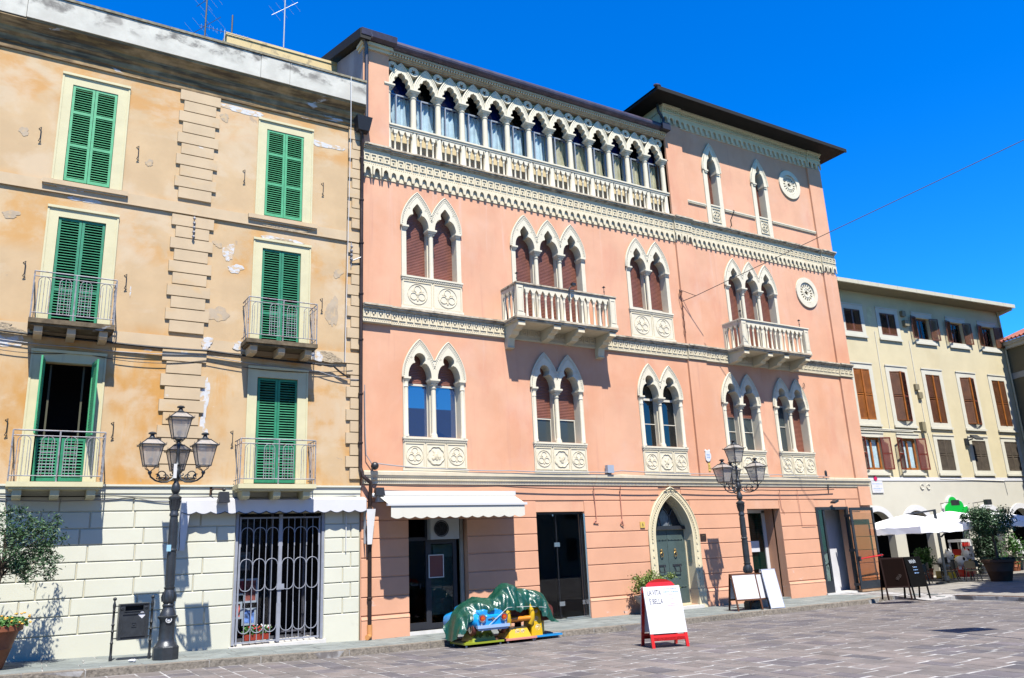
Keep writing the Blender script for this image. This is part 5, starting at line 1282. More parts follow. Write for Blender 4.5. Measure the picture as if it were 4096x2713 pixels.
b = MB(); b.box(-3, 18.7, 4.2, 4.3, 0, 4.8); b.box(-3, 18.7, .42, 4.3, 3.9, 4.0); b.box(-3.1, -3, .42, 4.3, 0, 4); b.box(18.66, 18.72, .42, 4.3, 0, 4); b.build('arcade_room', m_dark, yel, local=True)
b = MB(); b.box(-3, -2.9, .3, 8, 0, 15.1); b.box(18.6, 18.72, .32, 8, 4.0, 15.1); b.box(-3, 18.72, 7.9, 8, 0, 15.1); b.build('rear_walls', m_yellow, yel, local=True)
# eaves
b = MB(); b.box(-3.3, 18.65, -.92, .3, 15.10, 15.18); b.build('eave_soffit', mat('khaki_soffit', (.34, .30, .18), .9, .05), yel, local=True)
xx = 2.2
while xx < 18.5:
    L = min(1.55, 18.85-xx); MB().box(xx, xx+L-.012, -1.05, -.90, 15.12, 15.33).build('gutter_section', mat('cream_gutter', (.72, .66, .48), .5, .04) if xx < 2.3 else bpy.data.materials['cream_gutter'], yel, local=True); xx += 1.55
b = MB(); b.add([(-3.3,-.9,15.3),(18.75,-.9,15.3),(18.75,4,17.0),(-3.3,4,17.0),(-3.3,8.5,15.3),(18.75,8.5,15.3)], [(0,1,2,3),(3,2,5,4)]); b.add([(18.74,-.9,15.15),(18.74,8.5,15.15),(18.74,4,17.0)], [(0,1,2)]); rf = b.build('roof', m_rooftile, yel, local=True)
xx = 1.5; q = MB()
while xx < 18.7: q.lathe([(.075, 0), (.06, .5)], 0, 0, 0, 8); k0 = len(q.v)-16; q.v[k0:] = [(xx+p[0], -.98+p[2]*.95, 15.31+p[1]*.8+p[2]*.3) for p in q.v[k0:]]; xx += .235
q.build('cap_tiles', m_rooftile, rf, local=True, kind='stuff')
b = MB(); b.plate([(-.9, 15.15), (-.95, 15.0), (0, 14.85), (0, 15.15)], [], 18.7, 18.6, back=True, ax='yz'); b.build('gable_bracket', m_yellow, yel, local=True)
def leafbox(par, p0, ang, w, z0, z1, m, nm, tilt=0, sgn=1, rails=(.5,)):
    """a louvred leaf hinged at p0 (u, y), opening at ang degrees from the wall"""
    M3 = Matrix.Rotation(R(ang), 3, 'Z'); b = MB()
    def P_(x, y, z):
        y2 = y-(z1-z)*math.tan(R(tilt)) if tilt else y
        v = M3@Vector((x, 0, 0)); n_ = M3@Vector((0, 1, 0)); return (p0[0]+v.x+n_.x*y, p0[1]+v.y+n_.y*y+(y2-y), z)
    def bx(b, xa, xb, ya, yb, za, zb): b.hexa([P_(xa,ya,za),P_(xb,ya,za),P_(xb,yb,za),P_(xa,yb,za),P_(xa,ya,zb),P_(xb,ya,zb),P_(xb,yb,zb),P_(xa,yb,zb)])
    f = .055
    bx(b, 0, f, 0, .04, z0, z1); bx(b, w-f, w, 0, .04, z0, z1); bx(b, f, w-f, .002, .038, z0, z0+f*1.3); bx(b, f, w-f, .002, .038, z1-f, z1)
    rz_ = [z0+(z1-z0)*r_ for r_ in rails]
    for r_ in rz_: bx(b, f, w-f, .002, .038, r_-.04, r_+.04)
    o = b.build(nm, m, par, local=True); s_ = MB(); z = z0+.1
    while z < z1-.07:
        if all(abs(z-r_) > .06 for r_ in rz_): 
            s_.hexa([P_(f,.004,z-.018),P_(w-f,.004,z-.018),P_(w-f,.010,z-.018),P_(f,.010,z-.018),P_(f,.026,z+.018),P_(w-f,.026,z+.018),P_(w-f,.032,z+.018),P_(f,.032,z+.018)])
        z += .052
    s_.build('slats', m, o, local=True, kind='stuff'); return o
for i, c in enumerate(BC):
    for z0, z1, fz0, fz1 in ((12.80, 14.06, 12.50, 14.35), (8.02, 10.74, 7.68, 11.06), (5.42, 7.1, 5.15, 7.34)):
        b = MB(); fw = .88; b.plate(rectp(c-fw, c+fw, fz0, fz1), [rectp(c-.62, c+.62, z0, z1) if z0 > 12 else rectp(c-.6, c+.6, z0, z1)], -.035, .0)
        b.box(c-fw-.02, c+fw+.02, -.07, -.036, fz1-.035, fz1+.03); b.box(c-fw-.03, c+fw+.03, -.10, -.036, fz0-.02, fz0+.10)
        b.build('window_surround', m_framew, yel, local=True)
        b = MB(); b.box(c-.7, c+.7, 1.0, 1.05, z0-.1, z1+.1); b.box(c-.66, c-.62, .32, 1.0, z0, z1); b.box(c+.62, c+.66, .32, 1.0, z0, z1); b.build('room', m_dark, yel, local=True)
    # top row
    if i < 2:
        for s0 in (0, 1): leafbox(yel, (c-.62+.62*s0+.004, -.03), 0, .612, 12.81, 14.05, m_brownsh, 'shutter', rails=())
    else:
        leafbox(yel, (c-.60, -.05), 180+12, .60, 12.78, 14.08, m_brownsh, 'open_shutter', rails=()); leafbox(yel, (c+.60, -.05), -12, .60, 12.78, 14.08, m_brownsh, 'open_shutter', rails=())
        b = MB(); 
        for xa in (-.56, -.03, .48): b.box(c+xa, c+xa+.08, .16, .22, 12.82, 14.04)
        b.box(c-.48, c+.48, .16, .22, 12.82, 12.9); b.box(c-.48, c+.48, .16, .22, 13.96, 14.04); b.build('casement', m_brownsh, yel, local=True)
        MB().box(c-.48, c+.48, .18, .185, 12.9, 13.96).build('pane', m_smoke, yel, local=True)
        MB().box(c-.45, c+.1, .3, .31, 12.9, 13.96).build('net_curtain', m_curtw, yel, local=True)
    # middle row
    if i in (0, 2, 4):
        for s0 in (0, 1): leafbox(yel, (c-.6+.6*s0+.003, -.02), 0, .594, 8.03, 10.73, m_orangesh if i == 0 else m_brownsh, 'shutter')
        MB().box(c-.05, c+.05, -.065, -.022, 8.05, 10.71).build('meeting_rail', m_orangesh, yel, local=True)
    else:
        leafbox(yel, (c-.6, -.03), -17, .62, 8.03, 10.73, m_brownsh, 'ajar_shutter'); leafbox(yel, (c+.6, -.03), 180+17, .62, 8.03, 10.73, m_redsh, 'ajar_shutter')
        MB().box(c-.05, c+.04, -.25, -.20, 8.03, 10.73).build('meeting_rail', m_orangesh, yel, local=True)
    # lower row
    if i < 2:
        leafbox(yel, (c-.58, -.06), 180+15, .60, 5.42, 7.10, m_redsh, 'open_shutter'); leafbox(yel, (c+.58, -.06), -15, .60, 5.42, 7.10, m_redsh, 'open_shutter')
        b = MB()
        for xa in (-.6, -.05, .5): b.box(c+xa, c+xa+.10, .10, .18, 5.44, 7.08)
        b.box(c-.5, c+.5, .10, .18, 5.44, 5.54); b.box(c-.5, c+.5, .10, .18, 6.98, 7.08); b.build('casement', m_orangesh, yel, local=True)
        MB().box(c-.5, c+.5, .13, .135, 5.54, 6.98).build('pane', m_glass, yel, local=True); MB().box(c-.5, c+.5, .2, .21, 5.54, 6.98).build('net_curtain', m_curtw, yel, local=True)
    else:
        for s0 in (0, 1): leafbox(yel, (c-.6+.6*s0+.003, -.02), 0, .594, 5.43, 7.09, m_greysh, 'shutter')
b = MB()
for pts in ([(7.27, 12.94), (7.2, 7.55)], [(9.97, 12.6), (9.97, 9.6)], [(10.1, 9.2), (10.1, 7.5)]): b.tube([(p[0], -.02, p[1]) for p in pts], .02, 5)
b.tube([(4.9, -.03, 7.55), (10.1, -.03, 7.52)], .025, 5); b.tube([(4.9, -.03, 7.48), (9.0, -.03, 7.46)], .02, 5); b.tube([(10.5, -.03, 4.95), (16.0, -.03, 4.85), (16.1, -.03, 4.1)], .02, 5); b.tube([(10.15, -.03, 7.45), (10.45, -.03, 4.95)], .015, 5)
b.build('wall_conduit', m_creamcloth, yel, local=True)
b = MB(); b.tube([(18.55, -.1, 15.1), (18.6, -.08, 14.6), (18.62, -.08, 5.2), (18.62, -.08, .2)], .055, 8); b.build('downpipe', m_yellow, yel, local=True)
for u, z, w, h, d in ((9.75, 14.15, .3, .3, .18), (9.85, 13.6, .34, .34, .2), (9.85, 9.95, .3, .32, .14), (10.02, 9.5, .3, .34, .14), (9.75, 7.75, .28, .5, .2)):
    MB().box(u-w/2, u+w/2, -d, 0, z-h/2, z+h/2).build('wall_box', mat('khaki_box', (.30, .26, .16), .6) if z > 14 else bpy.data.materials['khaki_box'], yel, local=True)
MB().plate(blob(7.1, 13.9, .2, .5, 31), [], -.004, 0).build('pale_patch', mat('pale_yellow_patch', (.80, .72, .42), .9), yel, local=True)
b = MB(); b.tube([(13.5, 0, 7.1), (13.5, -.3, 7.15)], .04, 6); b.hexa([(13.3,-.62,7.05),(13.95,-.62,7.05),(13.95,-.3,7.25),(13.3,-.3,7.25),(13.3,-.62,7.12),(13.95,-.62,7.12),(13.95,-.3,7.38),(13.3,-.3,7.38)]); b.box(13.15, 13.4, -.12, 0, 6.8, 7.2)
t = b.build('floodlight', m_castiron); t.parent = None; t.matrix_world = Matrix.Translation((32, 26.3, 0)) @ Matrix.Rotation(R(-4.5), 4, 'Z'); tag(t, 'grey floodlight on the yellow wall between two grey-brown shutters', 'floodlight')
for u in (8.95, 9.45):
    b = MB(); b.tube([(u+.13*math.cos(2*PI*k/14), -.02, 4.55+.13*math.sin(2*PI*k/14)) for k in range(14)], .03, 5, closed=True); b.plate([(u+.12*math.cos(2*PI*k/14), 4.55+.12*math.sin(2*PI*k/14)) for k in range(14)], [], -.012, -.012); b.build('vent_ring', m_ycream, yel, local=True)
# the dark house at the frame edge
dk = thing('dark_side_house', 'shaded olive house with red roof tiles and a chimney at the right edge', 'house', (50.75, 24.8, 0), 0)
dx, dy = -.33, -.944
def dp(t, off, z): return (50.75+dx*t+off*.944, 24.8+dy*t-off*.33, z)
def dbox(t0, t1, o0, o1, z0, z1): return MB().hexa([dp(t1,o0,z0),dp(t1,o1,z0),dp(t0,o1,z0),dp(t0,o0,z0),dp(t1,o0,z1),dp(t1,o1,z1),dp(t0,o1,z1),dp(t0,o0,z1)])
dbox(-.5, 14, 0, 8, 0, 12.9).build('wall', m_olive, dk); dbox(-.5, 14, -.05, -.002, 10.9, 11.25).build('pale_band', mat('grey_band', (.45, .45, .42), .8), dk)
dbox(-.5, 14, -.22, -.003, 12.75, 12.95).build('cornice', m_ycream, dk); dbox(-.5, 14, -.36, -.0, 12.951, 13.15).build('cornice', m_ycream, dk)
b = MB(); b.add([dp(-.5, -.5, 13.15), dp(14, -.5, 13.15), dp(14, 4, 14.9), dp(-.5, 4, 14.9), dp(-.5, 8.5, 13.1), dp(14, 8.5, 13.1)], [(0, 1, 2, 3), (3, 2, 5, 4)]); rf = b.build('roof', m_rooftile, dk)
b = MB(); t_ = -.4
while t_ < 14: 
    b.tube([dp(t_, -.55, 13.18), dp(t_, 4, 14.95)], .085, 6); t_ += .3
b.build('cap_tiles', m_rooftile, rf, kind='stuff')
b = dbox(1.9, 2.7, .8, 1.5, 13.3, 14.5); b.box(0, 0, 0, 0, 0, 0); ch = b.build('chimney', mat('chimney_stone', (.30, .25, .18), .9, .3, 5), dk)
dbox(1.7, 2.9, .6, 1.7, 14.75, 14.85).build('chimney_cap', m_stonedk, ch)
for a_ in (1.95, 2.5):
    for o1 in (.85, 1.3): dbox(a_, a_+.15, o1, o1+.15, 14.5, 14.75).build('cap_post', m_stonedk, ch)
# square's far side: the houses that the palazzo's windows mirror
t = thing('opposite_house', 'long house across the square, seen only mirrored in the palazzo windows', 'house', (5, -24, 0))
hl = [rectp(-38+k*5.0, -36.6+k*5.0, z, z+2.2) for k in range(18) for z in (1.2, 5.2, 8.6)]
b = MB(); b.plate(rectp(-40, 52, -.2, 11.5), hl, -24, -24.3); b.build('wall', m_ycream, t); b = MB(); b.plate(rectp(-40, 52, -.2, 11.5), [], -24.35, -24.35); b.build('room', m_dark, t)
b = MB()
for x0, x1, h in ((-41, -24, 15.2), (-24, -10, 16.9), (-10, 2, 16.2), (2, 14, 17.3), (14, 30, 15.6), (30, 53, 16.6)):
    b.hexa([(x0,-36,11.4),(x1,-36,11.4),(x1,-23.2,11.4),(x0,-23.2,11.4),(x0+1,-31,h),(x1-1,-31,h),(x1-1,-29,h),(x0+1,-29,h)]); b.box(x1-4, x1-3.2, -29, -28.4, h-1, h+.8)
b.build('roof', m_eave, t, kind='stuff')

# ------------------------------------------------------------------ street lamps
def lantern(root, x, y, z0):
    """z0 = foot of the lantern's cradle; the glass starts .17 above"""
    b = MB(); zb = z0+.14; zt = zb+.45; rb, rt = .135, .225; q4 = [PI/4+k*PI/2 for k in range(4)]
    P4 = lambda r, z: [(x+r*1.414*math.cos(a), y+r*1.414*math.sin(a), z) for a in q4]
    for k in range(4):
        a0 = P4(rb, zb)[k]; a1 = P4(rt, zt)[k]; b.tube([a0, a1], .013, 4)
        s0 = P4(rb*.72, zb)[k]; b.tube([s0, (x+(s0[0]-x)*.9, y+(s0[1]-y)*.9, zb-.06), (x+(s0[0]-x)*.35, y+(s0[1]-y)*.35, z0+.04), (x, y, z0)], .010, 4)
        c0 = P4(rt+.045, zt+.0)[k]; b.tube([c0, (c0[0], c0[1], zt+.05)], .007, 4)
    def fr(r, z, h, t): b.add(P4(r, z)+P4(r, z+h)+P4(r-t, z)+P4(r-t, z+h), [(0,1,5,4),(1,2,6,5),(2,3,7,6),(3,0,4,7),(9,8,12,13),(10,9,13,14),(11,10,14,15),(8,11,15,12),(4,5,13,12),(5,6,14,13),(6,7,15,14),(7,4,12,15),(1,0,8,9),(2,1,9,10),(3,2,10,11),(0,3,11,8)])
    fr(rb+.012, zb-.012, .02, .03); fr(rt+.05, zt-.004, .018, .09)
    for k in range(4): b.tube([P4(rt+.02, zt+.014)[k], P4(.105, zt+.14)[k]], .011, 4)
    fr(.12, zt+.135, .014, .05)
    b.lathe([(.115, 0), (.10, .015), (.055, .05), (.05, .07), (.04, .09), (.045, .10), (.085, .112), (.088, .132), (.06, .155), (.02, .165)], x, y, zt+.145, 12)
    o = b.build('lantern', m_castiron, root, smooth=40)
    g = MB(); A = P4(rb, zb); B = P4(rt, zt-.004); C_ = P4(rt+.012, zt+.02); D = P4(.10, zt+.136)
    for k in range(4): k2 = (k+1) % 4; g.add([A[k], A[k2], B[k2], B[k]], [(0, 1, 2, 3)]); g.add([C_[k], C_[k2], D[k2], D[k]], [(0, 1, 2, 3)])
    g.build('lamp_glass', m_lamp, o)
    MB().lathe([(.02, 0), (.03, .05), (.055, .10), (.05, .15), (.01, .19)], x, y, zb+.01, 8).build('bulb', m_alu, o)
    MB().tube([(x+.03, y, zb+.1), (x+.03, y, zt)], .012, 5).build('lamp_rod', m_alu, o)
def scroll(root, ax, ay, ang, z0, L=.64):
    c, s_ = math.cos(ang), math.sin(ang); b = MB()
    def P_(r, z): return (ax+c*r, ay+s_*r, z0+z)
    b.tube([P_(.06, .14), P_(.11, .03), P_(.22, -.04), P_(.36, -.05), P_(.50, -.02), P_(L-.02, .06), P_(L, .15)], .020, 6)
    for (r0, zc, rr_, a0, a1) in ((.34, .09, .13, -.3, 4.4), (.25, .06, .07, .5, 5.6), (.13, .14, .05, 2, 7), (.46, .06, .07, 1, 5.5)):
        b.tube([P_(r0+rr_*(1-.5*k/12)*math.cos(a0+(a1-a0)*k/12), zc+rr_*(1-.5*k/12)*math.sin(a0+(a1-a0)*k/12)) for k in range(13)], .013, 5)
    b.tube([P_(.06, .1), P_(.07, .28), P_(.10, .36), P_(.14, .36), P_(.14, .31), P_(.11, .30)], .017, 5)
    for k in range(5): b.ball(P_(.2+.06*k, .05+.04*math.sin(k*2)), .022, 5)
    b.lathe([(.02, 0), (.04, .03), (.045, .06), (.03, .09)], *P_(L, .10)[:2], z0+.10, 8)
    b.build('scroll_arm', m_castiron, root, smooth=50)
def street_lamp(x, y, z, ztop, lab, yaw):
    t = thing('street_lamp', lab, 'street lamp', (x, y, z), group='cast iron lamps on the pavement')
    H = ztop-z
    MB().lathe([(.27, 0), (.27, .25), (.25, .27)], x, y, z, 8, rot=PI/8).build('base', m_castiron, t)
    MB().lathe([(.24, .27), (.22, .29), (.20, .33), (.17, .36), (.165, .39), (.16, .41), (.155, .78), (.17, .82), (.205, .86), (.205, .885), (.17, .90), (.165, .92), (.14, .99), (.115, 1.04), (.11, 1.07), (.125, 1.09), (.125, 1.12), (.11, 1.14)], x, y, z, 16).build('pedestal', m_castiron, t, smooth=45)
    b = MB(); b.lathe([(.10, 0), (.135, .06), (.14, .13), (.125, .22), (.105, .28), (.10, .30), (.12, .33), (.12, .345), (.1, .35)], x, y, z+1.14, 16)
    for k in range(10):
        a = 2*PI*k/10; b.tube([(x+.13*math.cos(a), y+.13*math.sin(a), z+1.19), (x+.15*math.cos(a), y+.15*math.sin(a), z+1.28), (x+.125*math.cos(a), y+.125*math.sin(a), z+1.39)], .022, 5, taper=.008)
    b.build('leaf_collar', m_castiron, t, smooth=50)
    b = MB(); zz = 1.49; b.lathe([(.095, 0), (.092, .75), (.11, .77), (.11, .79), (.09, .81), (.082, 1.51), (.10, 1.53), (.10, 1.57), (.085, 1.60), (.085, 1.65)], x, y, z+zz, 16)
    for k in range(8):
        a = 2*PI*k/8; b.tube([(x+.093*math.cos(a), y+.093*math.sin(a), z+zz+.04), (x+.091*math.cos(a), y+.091*math.sin(a), z+zz+.70)], .009, 4); b.tube([(x+.09*math.cos(a), y+.09*math.sin(a), z+zz+.88), (x+.083*math.cos(a), y+.083*math.sin(a), z+zz+1.45)], .008, 4)
    b.build('shaft', m_castiron, t, smooth=40)
    zc = 3.14
    b = MB(); b.lathe([(.09, 0), (.12, .22), (.14, .25), (.14, .29), (.10, .32), (.06, .35), (.05, .36), (.08, .40), (.10, .46), (.085, .56), (.055, .62), (.05, .66), (.065, .68), (.065, .74), (.075, .75), (.075, .90), (.06, .92), (.06, 1.0), (.075, 1.02), (.045, 1.09), (.04, 1.25), (.05, 1.28), (.03, 1.38), (.045, 1.46), (.03, 1.52)], x, y, z+zc, 14)
    for k in range(12): a = 2*PI*k/12; b.tube([(x+.092*math.cos(a), y+.092*math.sin(a), z+zc+.02), (x+.125*math.cos(a), y+.125*math.sin(a), z+zc+.21)], .012, 4)
    b.build('upper_column', m_castiron, t, smooth=45)
    za = z+zc+.68
    for k in range(3):
        an = yaw+k*2*PI/3; scroll(t, x, y, an, za-.02); lantern(t, x+.64*math.cos(an), y+.64*math.sin(an), za+.14)
    lantern(t, x, y, z+zc+1.49)
    return t
l1 = street_lamp(3.10, 19.72, gz(3.06), 5.72, 'cast iron four-lantern street lamp beside the litter bin', R(-99+60+ 0))
MB().box(2.97, 3.06, 19.60, 19.618, 2.42, 2.56).build('blue_sticker', flat('pale_blue_sticker', (.35, .65, .85), .6), l1)
b = MB(); b.tube([(3.10+.055*math.cos(2*PI*k/12), 19.545, .98+.055*math.sin(2*PI*k/12)) for k in range(12)], .012, 4, closed=True); b.ball((3.10, 19.55, .98), .035, 6, (1, .3, 1)); b.build('round_sticker', m_whiteplastic, l1)
MB().box(3.01, 3.08, 19.60, 19.612, 4.02, 4.34).build('strip_sticker', m_whiteplastic, l1)
street_lamp(20.74, 19.45, -.06, 5.4, 'cast iron four-lantern street lamp behind the white notice boards', R(-60))
# ------------------------------------------------------------------ litter bin
zb = gz(2.4)
t = thing('litter_bin', 'dark grey cast iron litter bin slung between two ball-topped posts', 'litter bin', (2.45, 20.1, zb))
for px in (2.07, 2.83):
    b = MB(); b.lathe([(.034, 0), (.034, .10), (.026, .12), (.026, .35), (.034, .36), (.034, .38), (.024, .39), (.024, .58), (.034, .59), (.034, .61), (.024, .62), (.024, .72), (.034, .73), (.034, .75), (.024, .76), (.024, 1.02), (.032, 1.03), (.024, 1.05), (.03, 1.1), (.034, 1.14), (.02, 1.2), (.014, 1.23)], px, 20.1, zb, 10); b.ball((px, 20.1, zb+1.27), .04, 8)
    b.build('post', m_blackmetal, t, smooth=45)
x0, x1, z0, z1 = 2.16, 2.76, zb+.42, zb+1.16; y0 = 20.0
b = MB(); b.plate(rectp(x0, x1, z0, z1), [rectp(x0+.12, x1-.12, z1-.15, z1-.05)], y0, y0+.24, back=True); b.box(x0-.09, x0, y0+.08, y0+.11, z1-.05, z1-.03); b.box(x1, x1+.09, y0+.08, y0+.11, z1-.05, z1-.03); b.box(x0-.09, x0, y0+.08, y0+.11, z0+.03, z0+.05); b.box(x1, x1+.09, y0+.08, y0+.11, z0+.03, z0+.05)
o = b.build('body', m_castiron, t)
b = MB(); 
for a in (rectp(x0, x1, z0, z1), rectp(x0+.06, x1-.06, z0+.06, z1-.20)): b.plate(a, [[(p[0]+(.02 if p[0] < 2.4 else -.02), p[1]+(.02 if p[1] < zb+.8 and p[1] < z1-.3 else -.02)) for p in a]], y0-.018, y0)
b.box(x0+.1, x1-.1, y0-.014, y0, z1-.165, z1-.152); b.build('raised_frame', m_castiron, o)
MB().plate(rectp(x0+.12, x1-.12, z1-.15, z1-.05), [], y0+.05, y0+.05).build('slot', m_dark, o)
b = MB()
for cx_ in (x0+.06, x1-.06): b.tube([(cx_+.03*math.cos(2*PI*k/10), y0-.006, z1-.10+.022*math.sin(2*PI*k/10)) for k in range(10)], .007, 4, closed=True)
b.plate(rectp(2.42, 2.52, z0+.25, z0+.35), [rectp(2.435, 2.505, z0+.265, z0+.335)], y0-.01, y0); b.ball((2.47, y0-.003, z0+.30), .02, 6, (1, .5, 1)); b.build('emblem', m_castiron, o)
b = MB(); b.plate([(2.62, z0+.42), (2.70, z0+.50), (2.62, z0+.58), (2.54, z0+.50)], [], y0-.004, y0); st_ = b.build('diamond_sticker', m_board, o)
t = thing('crumpled_paper', 'crumpled white paper lying on the pavement below the litter bin', 'litter', (2.4, 19.6, gz(2.4)))
b = MB(); b.ball((2.42, 19.55, gz(2.4)+.035), .05, 6, (1.4, 1, .6)); b.ball((2.47, 19.53, gz(2.4)+.03), .035, 5); b.build('paper', m_board, t)
# ------------------------------------------------------------------ awnings
def scallop(x0, x1, ztop, zb, n, amp):
    pts = [(x0, ztop), (x0, zb)]
    for k in range(n):
        a = x0+(x1-x0)*k/n; w = (x1-x0)/n
        for j in range(1, 7): pts.append((a+w*j/6, zb-amp*math.sin(PI*j/6)+(0 if j < 6 else 0)))
    pts += [(x1, ztop)]; return pts
t = thing('white_awning', 'narrow white scalloped awning over the gated shop', 'awning', (5.8, WY, 3.6))
ya = WY-.26; b = MB(); pl = scallop(3.50, 8.26, 3.66, 3.37, 14, .055); b.plate(list(reversed(pl)) if False else pl, [], ya, ya+.008, back=True); b.build('valance', m_whitecloth, t)
b = MB(); b.tube([(p[0], ya-.003, p[1]) for p in pl[1:-1]], .011, 4); b.build('navy_hem', m_edge, t)
b = MB(); b.add([(3.50, ya, 3.66), (8.26, ya, 3.66), (8.26, WY-.05, 3.74), (3.50, WY-.05, 3.74)], [(0, 1, 2, 3)]); b.build('canopy', m_whitecloth, t)
for xx, sg in ((3.50, 1), (8.26, 1)):
    b = MB(); pts = [(ya, 3.66), (ya, 3.35), (ya+.0, 2.46)]; hem = [(ya+.0, 3.35)]
    pl = [(WY-.03, 3.72), (ya, 3.66), (ya-.0, 3.34)]
    for k in range(9): tt = k/8; pl.append((ya+.05+.035*math.sin(tt*2*PI*2), 3.3-.84*tt))
    pl += [(WY-.06, 2.5)]
    b.plate(list(reversed(pl)), [], xx, xx-.008, back=True, ax='yz'); b.build('side_flap', m_whitecloth, t)
    MB().tube([(xx-.002, p[0], p[1]) for p in pl[2:-1]], .010, 4).build('navy_hem', m_edge, t)
    b = MB(); b.add([(xx, ya, 3.4), (xx+.26, ya, 3.4), (xx+.16, ya+.02, 2.46), (xx+.03, ya+.02, 2.46)], [(0, 1, 2, 3)]) if xx > 5 else b.add([(xx-.02, ya, 3.4), (xx+.2, ya, 3.4), (xx+.12, ya+.02, 2.46), (xx+.02, ya+.02, 2.46)], [(0, 1, 2, 3)])
    b.build('gathered_flap', m_whitecloth, t)
b = MB(); b.tube([(7.75, WY-.06, 3.3), (7.75, WY-.06, 2.3)], .014, 5); b.build('crank_rod', m_whiteplastic, t)
t = thing('cream_awning', 'extended cream retractable awning with a scalloped valance', 'awning', (10.8, WY, 3.7))
yf = 20.38; MB().box(8.62, 13.12, WY-.16, WY-.02, 3.77, 3.90).build('cassette', m_awnfix, t)
b = MB(); b.add([(8.66, WY-.12, 3.77), (13.08, WY-.12, 3.77), (12.84, yf, 3.47), (8.54, yf, 3.47)], [(0, 1, 2, 3)]); b.v += [(p[0], p[1], p[2]-.006) for p in b.v[:4]]; b.f.append((7, 6, 5, 4)); b.mi.append(0); b.build('canopy', m_creamcloth, t)
b = MB(); b.box(8.50, 12.88, yf-.06, yf+.04, 3.42, 3.49); b.build('front_bar', m_whiteplastic, t)
b = MB(); pl = scallop(8.60, 12.80, 3.42, 3.13, 12, .05); b.plate(pl, [], yf-.03, yf-.024, back=True); b.build('valance', m_creamcloth, t)
for xx in (8.85, 12.3):
    b = MB(); b.tube([(xx, WY-.1, 3.66), (xx+.55, (WY+yf)/2, 3.52), (xx+.05, yf+.04, 3.43)], .035, 6); b.build('folding_arm', m_whiteplastic, t)
b = MB(); b.ball((8.52, WY-.13, 3.78), .07, 8); b.box(8.6, 8.8, WY-.2, WY-.02, 3.6, 3.76); b.build('end_bracket', m_awnfix, t)
# ------------------------------------------------------------------ signs and boards
def aboard(name, lab, cx, cy, z, w, h, ang, lean, mframe, mface, th=.03, fw=.05, legs=.18, face_both=True, grp=None, back=.5, roundtop=False):
    t = thing(name, lab, 'sign board', (cx, cy, z), R(ang), grp)
    def sheet(sg, nm):
        b = MB(); f = MB()
        def T(x, zz, d=0): yy = sg*(-back/2+(back/2-.02)*zz/h)+sg*(-d); return (x, yy, zz)
        def slab(bb, xa, xb, za, zb, d0, d1): bb.hexa([T(xa,za,d1),T(xb,za,d1),T(xb,za,d0),T(xa,za,d0),T(xa,zb,d1),T(xb,zb,d1),T(xb,zb,d0),T(xa,zb,d0)])
        slab(b, -w/2, -w/2+fw, 0, h, 0, th); slab(b, w/2-fw, w/2, 0, h, 0, th); slab(b, -w/2+fw, w/2-fw, h-fw, h, 0, th); slab(b, -w/2+fw, w/2-fw, legs, legs+fw, 0, th)
        if roundtop:
            g_ = [(w*.40*math.cos(PI*k/14), h-.01+w*.20*math.sin(PI*k/14)) for k in range(15)]
            k0 = len(b.v); b.plate(g_, [], 0, .02, back=True); b.v[k0:] = [T(p[0], p[2], .012-p[1]) for p in b.v[k0:]]
            slab(b, -w/2+fw, w/2-fw, legs, legs+.12, 0, th)
        o = b.build(nm, mframe, t, local=True)
        xe = w/2+.004 if roundtop else w/2-fw*.6; slab(f, -xe, xe, legs+fw*.7+(.1 if roundtop else 0), h+.006 if roundtop else h-fw*.6, th*.4, th*(1.1 if roundtop else .9)); f.build('face', mface, o, local=True); return o
    fr = sheet(1, 'front_panel'); sheet(-1, 'back_panel')
    return t, fr
t, fr = aboard('menu_board', 'red framed white pavement sign with a round red top on the paving', 12.90, 14.83, -.13, .88, 1.29, -19, 0, m_red, m_board, th=.045, fw=.07, legs=.15, back=.62, roundtop=True)
def dashes(name, par, m, T, x0, x1, z, h, seed, local=True):
    q = random.Random(seed); b = MB(); x = x0
    while x < x1:
        w = q.uniform(.35, 1.1)*h; hh = h*q.uniform(.6, 1)
        k0 = len(b.v); b.box(x, min(x+w, x1), 0, .002, z-hh/2, z+hh/2); b.v[k0:] = [tuple(T @ Vector(p)) for p in b.v[k0:]]
        x += w+q.uniform(.2, .5)*h
    return b.build(name, m, par, local=local)
M0 = Matrix.Rotation(R(90)-math.atan2(.29, 1.29), 4, 'X')
TB = Matrix(((1, 0, 0, 0), (0, 1, .29/1.29, -.31-.052), (0, 0, 1, 0), (0, 0, 0, 1)))
def onboard(body, size, x, zz, m, sx=1, sy=1):
    yy = -.31+(.29)*zz/1.29-.052
    return text(body, size, m, 'lettering', fr, Matrix.Translation((x, yy, zz)) @ M0, .001, (sx, sy), local=True)
onboard('LA VITA', .13, -.20, 1.16, m_text, .72, 1.25); onboard('\u00c8 BELLA', .13, -.18, .97, m_text, .72, 1.25)
onboard('LA VITA \u00c8 BELLA', .04, .2, 1.235, m_textbl, 1.1, 1); onboard('&', .035, .23, 1.17, m_textbl); dashes('printed_line', fr, m_textbl, TB, .02, .20, 1.17, .028, 1); dashes('printed_line', fr, m_textbl, TB, .26, .40, 1.17, .028, 2)
for k in range(8): dashes('printed_line', fr, m_textred if k in (0, 3, 6, 7) else flat('faint_print', (.55, .62, .72), .8), TB, *((.16, .26) if k in (0, 3, 6) else (.08, .36)), 1.115-.034*k, .013, k+5)
